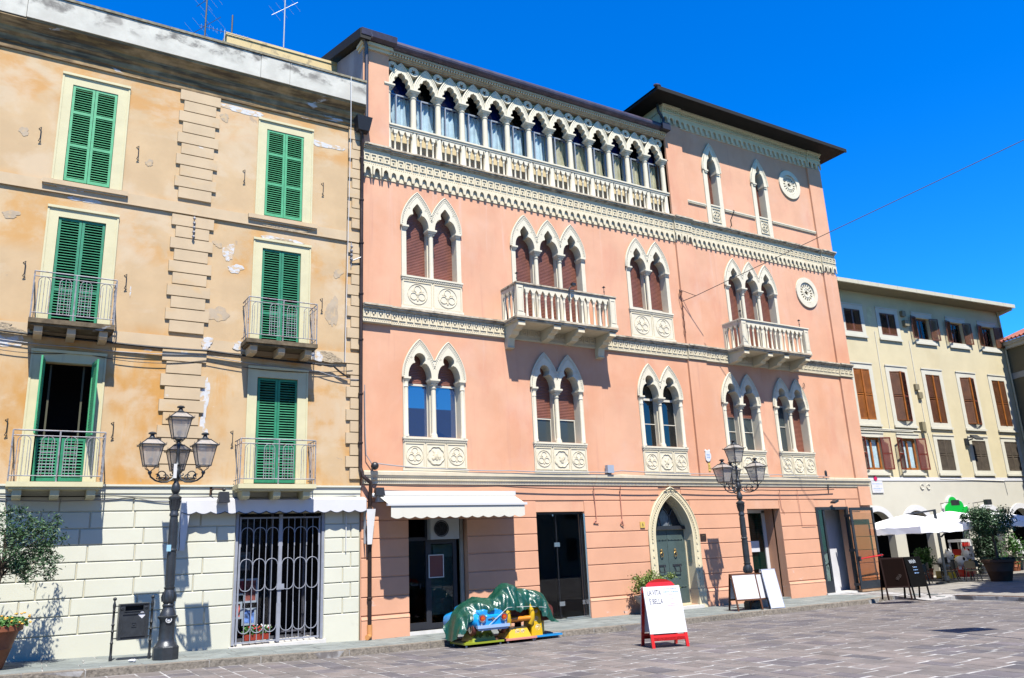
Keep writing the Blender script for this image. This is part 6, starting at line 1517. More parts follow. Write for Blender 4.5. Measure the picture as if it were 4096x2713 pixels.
for args in ((('white_notice_board', 'wooden framed white notice board in front of the lamp base', 20.13, 19.15, 0, .92, 1.12, -14, 0, m_woodbr, m_board), dict(legs=.30, back=.5)),
             (('white_notice_board', 'narrow wooden framed white board squeezed between two others', 20.72, 19.1, 0, .48, 1.10, 8, 0, m_woodbr, m_board), dict(legs=.30, back=.4, fw=.04)),
             (('white_notice_board', 'tall leaning white board with grey metal legs, rightmost of its three', 21.12, 19.0, 0, .54, 1.21, -10, 0, m_silver, m_board), dict(legs=.02, back=.62, fw=.02)),
             (('chalk_board', 'dark brown pavement chalkboard with faint writing by the corner', 25.72, 17.65, 0, .82, 1.36, -32, 0, mat('dark_stained_wood', (.02, .008, .006), .8, spec=.1), mat('brown_black_board', (.008, .003, .002), .9, spec=.05)), dict(legs=.38, back=.45)),
             (('chalk_board', 'black pavement chalkboard with Wish chalked in white', 26.32, 17.3, 0, .62, 1.36, -20, 0, m_black, m_black), dict(legs=.38, back=.5))):
    t, fr = aboard(*args[0], **args[1])
    if 'Wish' in args[0][1] or 'faint' in args[0][1]:
        a_ = math.atan2(.23, 1.36); M0 = Matrix.Rotation(R(90)-a_, 4, 'X')
        def ch(body, size, x, zz, m=m_textw, rot=0): text(body, size, m, 'chalk_writing', fr, Matrix.Translation((x, -.25+.23*zz/1.36-.04, zz)) @ M0 @ Matrix.Rotation(rot, 4, 'Z'), .001, (.8, 1.2), local=True)
        if 'Wish' in args[0][1]: ch('Wish', .15, -.04, 1.2, rot=R(8)); ch('C', .06, -.06, 1.02); [dashes('chalk_scribble', fr, m_textbl, Matrix(((1, 0, 0, 0), (0, 1, .23/1.36, -.29), (0, 0, 1, 0), (0, 0, 0, 1))), a, e, zz, .035, k_) for k_, (a, e, zz) in enumerate(((-.03, .08, 1.02), (-.07, .1, .93), (-.06, .1, .83)))]
        else: 
            mf = flat('faint_chalk', (.045, .03, .025), .9); ch('Wish', .14, .10, .72, mf, R(50))
# wall plaques and boxes
def small(name, lab, cat, x, z, w, h, d, m, y=WY, grp=None):
    o = MB().box(x-w/2, x+w/2, y-d, y, z-h/2, z+h/2).build(name, m); tag(o, lab, cat, grp); return o
o = small('house_number', 'small yellow enamel house number 6 left of the green gothic door', 'house number', 18.14, 2.80, .2, .2, .03, m_signyel, WY-.026)
text('6', .17, m_brass, 'number', o, Matrix.Translation((18.14, WY-.058, 2.80)) @ FACE)
o = small('name_plate', 'small dark plate between the gothic door and the lamp', 'plaque', 20.86, 2.32, .27, .24, .02, mat('dark_bronze_plate', (.05, .025, .015), .4), WY-.026)
dashes('engraved_line', o, m_brass, Matrix.Translation((20.80, WY-.049, 2.38)), 0, .12, 0, .02, 3)
q = MB(); q.plate(blob(21.44, 5.18, .15, .2, 77, 18, .12), [], WY-.12, WY-.085, back=True); o = q.build('ceramic_shield', m_whiteplastic); q_sh = o; tag(o, 'white and blue ceramic shield on the pink pilaster', 'plaque')
dashes('blue_glaze_mark', o, m_textbl, Matrix.Translation((21.36, WY-.123, 5.22)), 0, .16, 0, .05, 3); dashes('blue_glaze_mark', o, m_textbl, Matrix.Translation((21.37, WY-.123, 5.13)), 0, .14, 0, .06, 4)
o = small('number_strip', 'narrow yellow upright strip below the ceramic shield', 'plaque', 21.46, 4.78, .09, .3, .02, m_signyel, WY-.085)
dashes('engraved_line', o, m_brass, Matrix.Translation((21.43, WY-.108, 4.82)), 0, .06, 0, .04, 5); dashes('engraved_line', o, m_brass, Matrix.Translation((21.43, WY-.108, 4.74)), 0, .06, 0, .04, 6)
for hx in (-.09, .09): MB().ball((21.44+hx, WY-.10, 5.37), .05, 6, (1, .4, 1)).build('shield_ear', m_whiteplastic, q_sh)
o = small('junction_box', 'grey junction box on the cornice near the balcony', 'junction box', 16.86, 4.63, .26, .26, .14, m_greybox, WY-.05)
t = thing('round_camera', 'round black camera on the pink wall beside the drainpipe', 'camera', (8.51, WY, 4.58))
b = MB(); b.ball((8.51, WY-.22, 4.58), .115, 10); b.build('dome', m_blackmetal, t, smooth=60); MB().tube([(8.51, WY, 4.6), (8.51, WY-.18, 4.58)], .03, 6).build('bracket', m_cableg, t)
t = thing('black_floodlight', 'black floodlight on a rusty bracket above the gated shop, left one', 'floodlight', (4.4, WY, 3.8), group='floodlights over the gated shop')
b = MB(); b.tube([(4.2, WY-.03, 3.9), (4.22, WY-.3, 3.92), (4.45, WY-.42, 3.90)], .018, 5); b.box(4.17, 4.23, WY-.06, WY-.0, 3.8, 4.0); b.build('bracket', mat('rusty_bracket', (.10, .05, .03), .8), t)
b = MB(); b.hexa([(4.30,WY-.52,3.58),(4.58,WY-.52,3.58),(4.58,WY-.30,3.58),(4.30,WY-.30,3.58),(4.33,WY-.50,3.84),(4.55,WY-.50,3.84),(4.55,WY-.34,3.84),(4.33,WY-.34,3.84)]); b.ball((4.44, WY-.42, 3.9), .05, 6); b.build('lamp_head', m_blackmetal, t)
dup(t, (7.72, WY, 3.74), 0, 'black floodlight on a rusty bracket above the gated shop, right one')
t = thing('black_floodlight', 'small black floodlight tucked behind the drainpipe above the cream awning', 'floodlight', (8.7, WY, 3.9))
b = MB(); b.hexa([(8.5,WY-.32,3.76),(8.78,WY-.32,3.76),(8.78,WY-.1,3.76),(8.5,WY-.1,3.76),(8.53,WY-.3,3.98),(8.75,WY-.3,3.98),(8.75,WY-.14,3.98),(8.53,WY-.14,3.98)]); b.build('lamp_head', m_blackmetal, t)
t = thing('spotlight', 'small grey spotlight above the glazed corner entrance', 'spotlight', (28.0, WY, 3.5))
b = MB(); b.tube([(27.93, WY-.04, 3.85), (27.95, WY-.06, 4.1), (27.9, WY-.1, 4.2)], .02, 5); b.hexa([(27.9,WY-.3,3.42),(28.15,WY-.3,3.5),(28.1,WY-.1,3.52),(27.88,WY-.1,3.44),(27.9,WY-.3,3.5),(28.15,WY-.3,3.6),(28.1,WY-.1,3.6),(27.88,WY-.1,3.5)]); b.build('head', m_castiron, t)
t = thing('sensor', 'tiny grey sensor standing on the cornice near the palazzo corner', 'sensor', (27.8, WY, 4.5)); MB().lathe([(.05, 0), (.05, .2), (.02, .25)], 27.8, WY-.15, 4.5, 8).build('case', m_castiron, t)
# pharmacy plate on the arcade wall
def yw(u, y, z): v = Matrix.Rotation(R(-4.5), 3, 'Z')@Vector((u, y, 0)); return (32+v.x, 26.3+v.y, z)
MY = Matrix.Translation((32, 26.3, 0)) @ Matrix.Rotation(R(-4.5), 4, 'Z')
t = thing('clinic_sign', 'white wall sign with a magenta cross beside the palazzo corner', 'sign', (32, 26.3, 0), R(-4.5))
MB().box(5.1, 5.92, -.05, -.0, 4.25, 4.84).build('plate', m_board, t, local=True)
b = MB(); b.box(5.40, 5.50, -.065, -.031, 4.84, 5.10); b.box(5.33, 5.57, -.064, -.032, 4.92, 5.02); b.build('cross', flat('magenta', (.7, .01, .12), .5), t, local=True)
m_pb = flat('pale_blue_print', (.35, .5, .75), .8)
for zz, h_, a, e in ((4.70, .055, 5.16, 5.86), (4.58, .02, 5.38, 5.62), (4.46, .06, 5.2, 5.84), (4.35, .02, 5.25, 5.7)): dashes('printed_line', t, m_pb, Matrix.Translation((0, -.053, zz)), a, e, 0, h_, int(zz*100))
t = thing('green_cloud_sign', 'green cloud-shaped shop sign with a white edge above the umbrellas', 'sign', (32, 26.3, 0), R(-4.5))
def cloud(gr): 
    pts = []
    for (cx_, cz_, r_, a0, a1) in ((12.0, 3.3, .25, -60, 50), (11.6, 3.5, .28, -10, 100), (11.05, 3.62, .38, 20, 170), (10.6, 3.3, .3, 110, 250)):
        for k in range(9): a = R(a0+(a1-a0)*k/8); pts.append((cx_+(r_+gr)*math.cos(a), cz_+(r_+gr)*math.sin(a)))
    return pts
b = MB(); b.plate(cloud(.07), [], -.12, 0); b.build('white_edge', m_whiteplastic, t, local=True); b = MB(); b.plate(cloud(0), [], -.14, -.121); b.build('face', m_signgreen, t, local=True)
for u in (10.2, 12.9):
    tt = thing('sign_lamp', 'small square lamp on an arm lighting the green cloud sign, %s' % ('left one' if u < 11 else 'right one'), 'lamp', (32, 26.3, 0), R(-4.5), 'lamps beside the green sign')
    b = MB(); b.tube([(u, 0, 3.65), (u, -.7, 3.7)], .02, 5); b.box(u-.2, u+.2, -.95, -.75, 3.5, 3.78); b.build('head', m_castiron, tt, local=True)

# ------------------------------------------------------------------ cables
def cable(lab, pts, r=.014, m=m_cable, sag=0, name='cable', grp=None, n=10):
    P_ = []
    for a, c in zip(pts, pts[1:]):
        a, c = Vector(a), Vector(c)
        for k in range(n): t_ = k/n; p = a.lerp(c, t_); p.z -= sag*4*t_*(1-t_); P_.append(p)
    P_.append(Vector(pts[-1])); o = MB().tube(P_, r, 5).build(name, m); tag(o, lab, 'cable', grp); return o
cable('thick black cable bundle slung across the ochre front below the second balconies', [(-1.6, 21.40, 7.62), (1.5, 21.38, 7.50), (3.9, 21.38, 7.50), (7.3, 21.38, 7.38), (7.75, 21.42, 7.1)], .028, sag=.03)
cable('thin grey cable just under the black bundle, swagging to the right', [(-1.6, 21.44, 7.48), (.9, 21.43, 7.32), (3.8, 21.42, 7.40), (6.9, 21.42, 7.2), (8.1, 21.43, 7.05)], .010, m_cableg, .06)
cable('slack thin black cable hanging lowest under the black bundle', [(-1.6, 21.45, 7.3), (1.0, 21.44, 7.2), (3.9, 21.43, 7.25), (7.9, 21.44, 7.3)], .009, m_cable, .16)
cable('black cable running along the top of the white ground floor', [(-1.0, 21.44, 3.80), (2, 21.43, 3.78), (4.2, 21.42, 3.75), (8.0, 21.42, 3.73)], .012, m_cable, .03)
cable('sagging grey cable along the white ground floor band', [(-1.0, 21.46, 3.76), (2.4, 21.45, 3.74), (4.2, 21.44, 3.7), (8.05, 21.44, 3.8)], .009, m_cableg, .09)
cable('twisted grey cable lying on the pink cornice', [(8.6, 21.34, 4.66), (10.5, 21.36, 4.55), (13, 21.34, 4.52), (16.2, 21.34, 4.52), (17.3, 21.34, 4.58), (21.5, 21.34, 4.52), (25, 21.34, 4.54), (28, 21.34, 4.52)], .016, m_cableg, .025)
cable('black cable strung just below the pink cornice', [(8.6, 21.4, 4.06), (12.5, 21.38, 4.05), (16.5, 21.38, 3.98), (20, 21.38, 3.98), (24, 21.38, 3.96), (28.2, 21.38, 4.0)], .015, m_cable, .03)
cable('pink painted cable dropping down the wall right of the dark glass door', [(17.25, 21.36, 4.1), (17.27, 21.44, 3.9), (17.28, 21.45, 3.0), (17.2, 21.44, 2.86), (17.32, 21.44, 2.78), (17.28, 21.44, 2.95)], .016, m_cablep, 0, n=3)
cable('short pink painted cable loop near the dark glass door', [(16.15, 21.40, 4.05), (16.2, 21.44, 3.5), (16.22, 21.45, 3.0), (16.1, 21.45, 2.9), (16.3, 21.45, 2.88)], .014, m_cablep, 0, n=3)
cable('thin pink painted cable dropping left of the corner entrance', [(25.0, 21.40, 4.0), (25.05, 21.45, 3.3), (25.2, 21.45, 3.1)], .010, m_cablep, 0, n=3)
cable('thin pink painted cable dropping beside the recessed window', [(26.0, 21.40, 4.0), (26.1, 21.45, 2.6), (26.9, 21.45, 2.6)], .008, m_cablep, 0, n=3)
cable('thin white cord hanging from the ochre parapet', [(7.62, 21.0, 16.5), (7.62, 20.98, 14.8), (7.62, 21.3, 7.5)], .011, m_whiteplastic, 0)
cable('grey cable climbing beside the brown drainpipe', [(8.25, 21.4, 6.9), (8.27, 21.4, 5.6), (8.3, 21.4, 4.9), (8.5, 21.4, 4.62)], .014, m_cableg, 0)
cable('long steel span wire rising from the tower pilaster to the right sky', [(20.93, 21.38, 11.02), (21.3, 21.0, 11.18), (36.5, 4, 19.2)], .014, mat('rusty_wire', (.07, .05, .045), .7), .0, 'span_wire')
t = thing('wire_anchor', 'rusty iron wall anchor holding the span wire with a hanging chain', 'anchor', (20.95, 21.4, 11)); b = MB()
b.tube([(20.93, 21.42, 11.42), (20.95, 21.3, 11.42), (21.3, 21.0, 11.18)], .014, 4); b.tube([(20.9, 21.42, 11.5), (20.88, 21.4, 11.25), (20.93, 21.38, 11.02)], .016, 4); b.tube([(20.95+.04*math.cos(2*PI*k/8), 21.38, 11.42+.05*math.sin(2*PI*k/8)) for k in range(8)], .014, 4, closed=True)
b.build('hook', m_pipe, t); b = MB()
for k in range(22): b.ball((20.96+.015*math.sin(k), 21.39, 10.95-k*.055), .02, 5, (.7, .7, 1.3))
b.build('chain', m_pipe, t, kind='stuff')
t = thing('insulator_string', 'vertical row of small white insulators on the middle quoins', 'insulator', (3.4, 21.4, 11)); b = MB()
for k in range(5): b.ball((3.4, 21.38, 11.12-k*.13), .04, 6)
b.tube([(3.4, 21.42, 11.2), (3.4, 21.42, 10.5)], .014, 4); b.build('insulators', mat('grey_porcelain', (.35, .35, .38), .4), t)
t = thing('insulator_string', 'vertical row of small white insulators beside the drainpipe', 'insulator', (7.85, 21.4, 11)); b = MB()
for k in range(4): b.ball((7.82, 21.38, 11.05-k*.13), .045, 6)
b.tube([(7.82, 21.42, 11.2), (7.82, 21.42, 10.4)], .014, 4); b.tube([(7.82, 21.4, 10.6), (8.1, 21.35, 10.75)], .02, 5); b.build('insulators', bpy.data.materials['grey_porcelain'], t)
t = thing('wall_hook', 'rusty iron loop hook under the lower frieze right of the tower balcony', 'hook', (27.3, 21.4, 8.2)); MB().tube([(27.28+.05*math.cos(2*PI*k/10), 21.4, 8.2+.12*math.sin(2*PI*k/10)) for k in range(10)], .012, 4, closed=True).build('loop', m_pipe, t)
t = thing('lamp_bracket', 'bent rusty lamp bracket under the tower string moulding', 'bracket', (24.2, 21.4, 15)); MB().tube([(24.15, 21.2, 15.32), (24.1, 21.1, 15.25), (24.05, 21.3, 14.9), (24.2, 21.42, 14.7)], .022, 5).build('arm', m_blackmetal, t)

# ------------------------------------------------------------------ plants
def leaf_cloud(q, n, centre, rad, L, wd, droop=0., shell=.35, clumps=None):
    """n small pointed leaves scattered in clumps through an uneven crown"""
    b = MB(); C_ = clumps or [(Vector(centre)+Vector((q.gauss(0, 1)*rad[0]*.5, q.gauss(0, 1)*rad[1]*.5, q.gauss(0, 1)*rad[2]*.5)), q.uniform(.25, .5)) for _ in range(26)]
    for k in range(n):
        c, r = C_[q.randrange(len(C_))]
        p = c+Vector((q.gauss(0, 1)*rad[0]*r*.6, q.gauss(0, 1)*rad[1]*r*.6, q.gauss(0, 1)*rad[2]*r*.6))
        d = Vector((q.uniform(-1, 1), q.uniform(-1, 1), q.uniform(-.5, 1)-droop)).normalized()*L*q.uniform(.6, 1.2)
        e = d.cross(Vector((q.uniform(-1, 1), q.uniform(-1, 1), q.uniform(-1, 1)))).normalized()*wd
        b.add([p-d*.5, p+e, p+d*.5, p-e], [(0, 1, 2, 3)])
    return b
def twigs(q, n, base, centre, rad, r0=.02):
    b = MB(); ends = []
    for k in range(n):
        e = Vector(centre)+Vector((q.uniform(-1, 1)*rad[0], q.uniform(-1, 1)*rad[1], q.uniform(-.7, 1)*rad[2])); s_ = Vector(base)+Vector((0, 0, q.uniform(0, .3)))
        m_ = s_.lerp(e, .5)+Vector((q.uniform(-.08, .08), q.uniform(-.08, .08), .08)); b.tube([s_, m_, e], r0, 4, taper=.004); ends.append(e)
    return b, ends
def potmesh(x, y, z, rb, rt, h):
    return MB().lathe([(rb, 0), (rb*1.02, .02), (rb+(rt-rb)*.45, h*.45), (rb+(rt-rb)*.45+.015, h*.46), (rb+(rt-rb)*.47, h*.5), (rb+(rt-rb)*.85, h*.84), (rt, h*.85), (rt*1.05, h*.87), (rt*1.05, h*.98), (rt*1.0, h), (rt*.9, h), (rt*.88, h*.9)], x, y, z, 24, cap=True)
q = random.Random(11)
zp = gz(-.3)
t = thing('potted_olive_tree', 'terracotta pot with an olive tree and orange flowers at the left edge', 'potted tree', (-.22, 19.9, zp))
potmesh(-.22, 19.9, zp, .34, .60, .82).build('pot', m_terra, t, smooth=50)
MB().lathe([(.52, 0), (.52, .01)], -.22, 19.9, zp+.76, 20).build('soil', m_bark, t)
MB().tube([(-.28, 19.9, zp+.7), (-.25, 19.9, 1.5), (-.12, 19.88, 1.9), (-.05, 19.9, 2.3), (-.1, 19.92, 2.9)], .055, 8, taper=.02).build('trunk', m_bark, t)
b, ends = twigs(q, 40, (-.1, 19.9, 2.0), (.0, 19.9, 2.6), (.85, .7, .85), .016); b.build('branches', m_bark, t)
ends += [Vector((.95, 19.8, 2.75)), Vector((.85, 19.8, 2.35)), Vector((.75, 19.9, 2.5)), Vector((.12, 19.9, 3.35)), Vector((.3, 19.85, 3.2)), Vector((.55, 19.9, 3.0)), Vector((.35, 19.8, 1.95))]
cl = [(e*.75+Vector((0, 19.9, 2.55))*.25+Vector((q.gauss(0, .06), q.gauss(0, .06), q.gauss(0, .06))), q.uniform(.12, .26)) for e in ends for _ in range(2)]+[(e, .1) for e in ends]
b = leaf_cloud(q, 6500, None, (1, .9, .95), .10, .0135, .1, clumps=cl)
for e in ends:      # sprays along the outer twigs
    s_ = Vector((-.05, 19.9, 2.3))
    for k in range(26):
        f_ = q.uniform(.5, 1.08); p = s_.lerp(e, f_)+Vector((q.gauss(0, .03), q.gauss(0, .03), q.gauss(0, .03))); d = ((e-s_).normalized()+Vector((q.uniform(-1, 1), q.uniform(-1, 1), q.uniform(-1, 1)))).normalized()*.085; w_ = d.orthogonal().normalized()*.011; b.add([p-d*.5, p+w_, p+d*.5, p-w_], [(0, 1, 2, 3)])
b.build('crown', m_leaf, t)
b = MB()
for k in range(1500):
    a = q.uniform(0, 6.28); r_ = .62*math.sqrt(q.random()); p = Vector((-.2+r_*math.cos(a)*1.1, 19.9+r_*math.sin(a), zp+.78+q.uniform(0, .24)*(1-r_*.6))); d = Vector((q.uniform(-1, 1), q.uniform(-1, 1), q.uniform(-.4, 1))).normalized()*.045; e = d.orthogonal().normalized()*.02; b.add([p-d, p+e, p+d, p-e], [(0, 1, 2, 3)])
b.build('bedding_leaves', m_leaf2, t, kind='stuff')
b = MB()
for k in range(46):
    a = q.uniform(-2.6, .4); r_ = q.uniform(.35, .68); b.ball((-.2+r_*math.cos(a)*1.15, 19.9+r_*math.sin(a), zp+.80+q.uniform(.03, .24)), q.uniform(.02, .034), 6, (1, 1, .7))
b.build('blossoms', m_yflower, t, kind='stuff')
# shrub behind the red sign
t = thing('stone_planter', 'low stone planter with a yellow-green bush behind the red sign', 'planter', (17.35, 20.9, 0))
b = MB(); b.lathe([(.22, 0), (.24, .05), (.14, .12), (.14, .2), (.34, .4), (.42, .52), (.42, .58), (.36, .58)], 17.6, 20.9, 0, 16); b.build('bowl', mat('grey_stone_bowl', (.40, .38, .34), .9, .15), t, smooth=50)
b = leaf_cloud(q, 4200, (17.72, 20.9, .93), (.5, .35, .34), .06, .02); b.build('bush', m_leafy, t)
# terrace pot and trees
t = thing('potted_olive_tree', 'huge brown pot with a round-headed olive tree on the cafe terrace', 'potted tree', (36.55, 20.1, 0))
potmesh(36.75, 20.1, 0, .40, .62, .92).build('pot', mat('shaded_brown_pot', (.09, .04, .022), .7, .15, 3), t, smooth=50)  # brown set darker in colour to stand for the shade over the pot
MB().lathe([(.54, 0), (.54, .01)], 36.75, 20.1, .84, 20).build('soil', m_bark, t)
MB().tube([(36.75, 20.1, .8), (36.75, 20.1, 1.6), (36.6, 20.1, 2.2), (36.5, 20.1, 2.6)], .07, 8, taper=.03).build('trunk', m_bark, t)
b, ends = twigs(q, 30, (36.6, 20.1, 1.9), (36.5, 20.1, 2.45), (.72, .8, .62), .022); b.build('branches', m_bark, t)
b = leaf_cloud(q, 8500, None, (1.2, 1.3, 1.0), .11, .022, clumps=[(Vector((36.5, 20.1, 2.48))+(e-Vector((36.5, 20.1, 2.5)))*.85, q.uniform(.12, .26)) for e in ends]); b.build('crown', m_leaf, t)
b = leaf_cloud(q, 1500, (36.6, 20.1, 1.0), (.7, .7, .12), .08, .03, clumps=[(Vector((36.75+.5*math.cos(k*.5), 20.1+.5*math.sin(k*.5), .95)), .15) for k in range(13)]); b.build('ground_leaves', m_leaf3, t, kind='stuff')
def shrub(lab, x, y, z, rad, n, m, L=.12, wd=.035, potr=.3):
    t = thing('potted_shrub', lab, 'shrub', (x, y, 0)); potmesh(x, y, 0, potr*.8, potr, .5).build('pot', bpy.data.materials['white_enamel'] if 'white' in lab else m_terra, t, smooth=50)
    b = leaf_cloud(q, n, (x, y, z), rad, L, wd); b.build('foliage', m, t); return t
shrub('bright green leafy shrub between two arcade piers', 37.9, 24.2, .95, (.42, .4, .42), 1300, m_leaf2)
shrub('broad dark green shrub in a white trough behind the big potted tree', 43.6, 24.4, 1.05, (.95, .5, .75), 2800, m_leaf3, .16, .04, .5)
shrub('climbing shrub with pale leaves at the far right pier', 46.3, 24.5, 1.2, (.5, .4, .8), 1200, m_leaf2, .14, .035)
shrub('dark leafed plant inside the glazed corner entrance', 27.9, 22.6, 1.05, (.45, .35, .35), 700, m_leaf3, .14, .04, .2)
t = thing('added_shade_tree', 'tall unseen tree added off to the right to shade the terrace', 'tree', (37.5, 12, 0))  # unseen tree, added and shaped to drop shade over the terrace
MB().tube([(37.5, 12, 0), (37.5, 12, 6), (37.5, 12.4, 10.5)], .3, 8, taper=.1).build('trunk', m_bark, t)
cl = [(Vector((q.uniform(29, 43), q.uniform(8.5, 16), 11.8+q.uniform(-1, 1))), .3) for _ in range(420)]
cl = [c for c in cl if (pix(c[0]) or (2000,))[0] > 1085]
print('CLUMPS', len(cl)); b = leaf_cloud(q, 26000, (36, 13.5, 9.3), (2.2, 1.8, 1.2), .55, .24, clumps=cl); b.build('crown', m_leaf3, t)
t = thing('flagpole', 'unseen flagpole with a limp banner, added off to the right to shadow the paving', 'flagpole', (17.7, 7.7, -.13))  # unseen pole and banner, added to throw a shadow across the road
MB().tube([(17.7, 7.7, -.13), (17.7, 7.7, 8.2)], .035, 8).build('pole', m_castiron, t)
b = MB(); b.hexa([(17.7,7.7,6.6),(18.9,7.5,6.4),(18.9,7.52,6.4),(17.7,7.72,6.6),(17.7,7.7,8.1),(18.9,7.5,7.6),(18.9,7.52,7.6),(17.7,7.72,8.1)]); b.build('banner', m_bluedoor, t)

# ------------------------------------------------------------------ cafe terrace
def umbrella(lab, cx, cy, a, zt, ze, ang, pole=None):
    t = thing('cafe_umbrella', lab, 'umbrella', (cx, cy, 0), group='white umbrellas on the terrace')
    N = 12; b = MB(); P_ = []
    def edge(th):
        c, s_ = math.cos(th), math.sin(th); k = 1/max(abs(c), abs(s_)); return c*k, s_*k
    rings = [0.02, .25, .5, .75, 1.0]; seg = 24
    for i, r_ in enumerate(rings):
        for k in range(seg):
            th = 2*PI*k/seg; ex, ey = edge(th); corner = 1 if k % 6 == 3 else 0
            x_, y_ = ex*a*r_, ey*a*r_; z_ = zt-(zt-ze)*(r_**1.25)+(.0 if k % 3 == 0 else -.03*r_)
            c, s_ = math.cos(R(ang)), math.sin(R(ang)); P_.append((cx+c*x_-s_*y_, cy+s_*x_+c*y_, z_))
    F = []
    for i in range(4):
        for k in range(seg): k2 = (k+1) % seg; F.append((i*seg+k, (i+1)*seg+k, (i+1)*seg+k2, i*seg+k2))
    b.add(P_, F); nb = len(b.v)
    for k in range(seg): p = P_[4*seg+k]; b.v.append((p[0]+q.uniform(-.02, .02), p[1]+q.uniform(-.02, .02), p[2]-.24-.03*(k % 2)))
    for k in range(seg): k2 = (k+1) % seg; b.f.append((4*seg+k, nb+k, nb+k2, 4*seg+k2)); b.mi.append(0)
    b.build('canopy', m_umb, t)
    b = MB()
    for k in range(0, seg, 3): p = P_[4*seg+k]; b.tube([(cx, cy, zt-.1), (p[0], p[1], p[2]-.03)], .014, 4)
    b.build('ribs', m_castiron, t, kind='stuff')
    if pole:
        px, py, pz = pole; b = MB(); b.tube([(px, py, .1), (px, py, pz)], .065, 8); b.build('mast', m_castiron, t)
        MB().tube([(px, py, pz-.04), (cx, cy, zt+.0)], .04, 6).build('arm', m_castiron, t)
        b = MB(); b.box(px-.75, px+.75, py-.06, py+.06, .01, .08); b.box(px-.06, px+.06, py-.75, py+.75, .081, .13); b.lathe([(.14, 0), (.14, .18)], px, py, .12, 10); b.build('cross_base', m_castiron, t)
        b = MB(); b.tube([(px, py-.1, 1.95+.25*0), (px+.0, py-.28, 2.1), (px, py-.12, 2.35)], .04, 6); b.tube([(px-.35, py, 2.3), (px, py-.05, 2.15)], .03, 5); b.build('crank_handle', m_castiron, t)
    return t
m_umb = bpy.data.materials.new('white_umbrella_canvas'); m_umb.use_nodes = True
_n = m_umb.node_tree.nodes; _l = m_umb.node_tree.links; _n['Principled BSDF'].inputs['Base Color'].default_value = (.82, .82, .84, 1); _n['Principled BSDF'].inputs['Roughness'].default_value = .8
_t = _n.new('ShaderNodeBsdfTranslucent'); _t.inputs[0].default_value = (.8, .8, .84, 1); _m = _n.new('ShaderNodeMixShader'); _m.inputs[0].default_value = .25
_l.new(_n['Principled BSDF'].outputs[0], _m.inputs[1]); _l.new(_t.outputs[0], _m.inputs[2]); _l.new(_m.outputs[0], _n['Material Output'].inputs[0])
umbrella('white cantilever umbrella nearest the glazed corner door with its dark mast', 32.9, 21.5, 1.5, 2.95, 2.42, 0, (35.0, 21.5, 3.15))
umbrella('second white umbrella between the dark mast and the big potted tree', 37.6, 22.4, 1.75, 3.1, 2.5, 0)
umbrella('farthest white umbrella peeping out right of the big potted tree', 41.0, 22.2, 1.5, 3.0, 2.55, 0)
for k, (x, y) in enumerate(((37.6, 22.4), (41.0, 22.2))):
    pass
def chair(lab, x, y, rz, m):
    t = thing('cafe_chair', lab, 'chair', (x, y, 0), R(rz), 'chairs on the cafe terrace')
    b = MB(); b.box(-.23, .23, -.22, .22, .44, .475); b.build('seat', m, t, local=True)
    b = MB(); pl = [(-.22, .56), (.22, .56), (.225, .78), (.17, .88), (-.17, .88), (-.225, .78)]; b.plate(pl, [], .215, .24, back=True); b.build('backrest', m, t, local=True)
    for sx in (-1, 1):
        MB().tube([(sx*.2, -.19, .44), (sx*.23, -.25, 0)], .018, 5).build('leg', m, t, local=True); MB().tube([(sx*.22, .23, .80), (sx*.2, .2, .45), (sx*.24, .28, 0)], .018, 5).build('leg', m, t, local=True)
    return t
m_dkchair = mat('dark_chair_plastic', (.012, .012, .012), .5)
for lab, x, y, rz, m in (('dark cafe chair left of the first small table', 32.3, 22.9, 60, m_dkchair), ('dark cafe chair with its back to the black chalkboard', 33.2, 21.6, 175, m_dkchair), ('dark cafe chair behind the foot of the umbrella mast', 34.6, 22.3, -160, m_dkchair), ('dark cafe chair between the third table and the big pot', 37.7, 21.9, 170, m_dkchair), ('beige cafe chair directly behind the glass door edge', 31.7, 23.4, 170, m_tanplastic), ('beige cafe chair just right of the black chalkboard', 33.7, 21.9, 150, m_tanplastic), ('beige cafe chair left of the umbrella mast', 35.4, 23.2, -110, m_tanplastic),
                         ('dark cafe chair beside the umbrella mast facing left', 35.9, 21.9, 190, m_dkchair), ('beige cafe chair right of the umbrella mast', 36.8, 22.3, 200, m_tanplastic), ('dark cafe chair nearest the big pot', 38.3, 23.3, 185, m_dkchair), ('beige cafe chair by the second table', 36.6, 21.2, 100, m_tanplastic), ('second beige chair behind the glass door, partly hidden', 31.2, 22.6, 200, m_tanplastic)):
    chair(lab, x, y, rz, m)
def ctable(lab, x, y):
    t = thing('cafe_table', lab, 'table', (x, y, 0), group='small dark tables on the terrace')
    MB().box(x-.36, x+.36, y-.36, y+.36, .72, .745).build('tabletop', m_dkchair, t); MB().tube([(x, y, .03), (x, y, .72)], .035, 6).build('column', m_dkchair, t); MB().lathe([(.26, 0), (.24, .03)], x, y, 0, 12).build('foot', m_dkchair, t)
ctable('small dark table beside the black chalkboard', 33.0, 22.4); ctable('small dark table left of the umbrella mast', 35.0, 23.0); ctable('small dark table right of the umbrella mast', 37.3, 22.9); ctable('small dark table in front of the arcade pier', 38.6, 23.9)
for lab, x, y, w in (('small red and white menu holder on the table left of the mast', 35.0, 23.0, .1), ('dark lantern standing on the table right of the mast', 37.5, 22.9, .14)):
    o = MB().box(x-w/2, x+w/2, y-.03, y+.03, .745, .745+w*2).build('table_item', m_red if 'red' in lab else m_dark); tag(o, lab, 'table item')
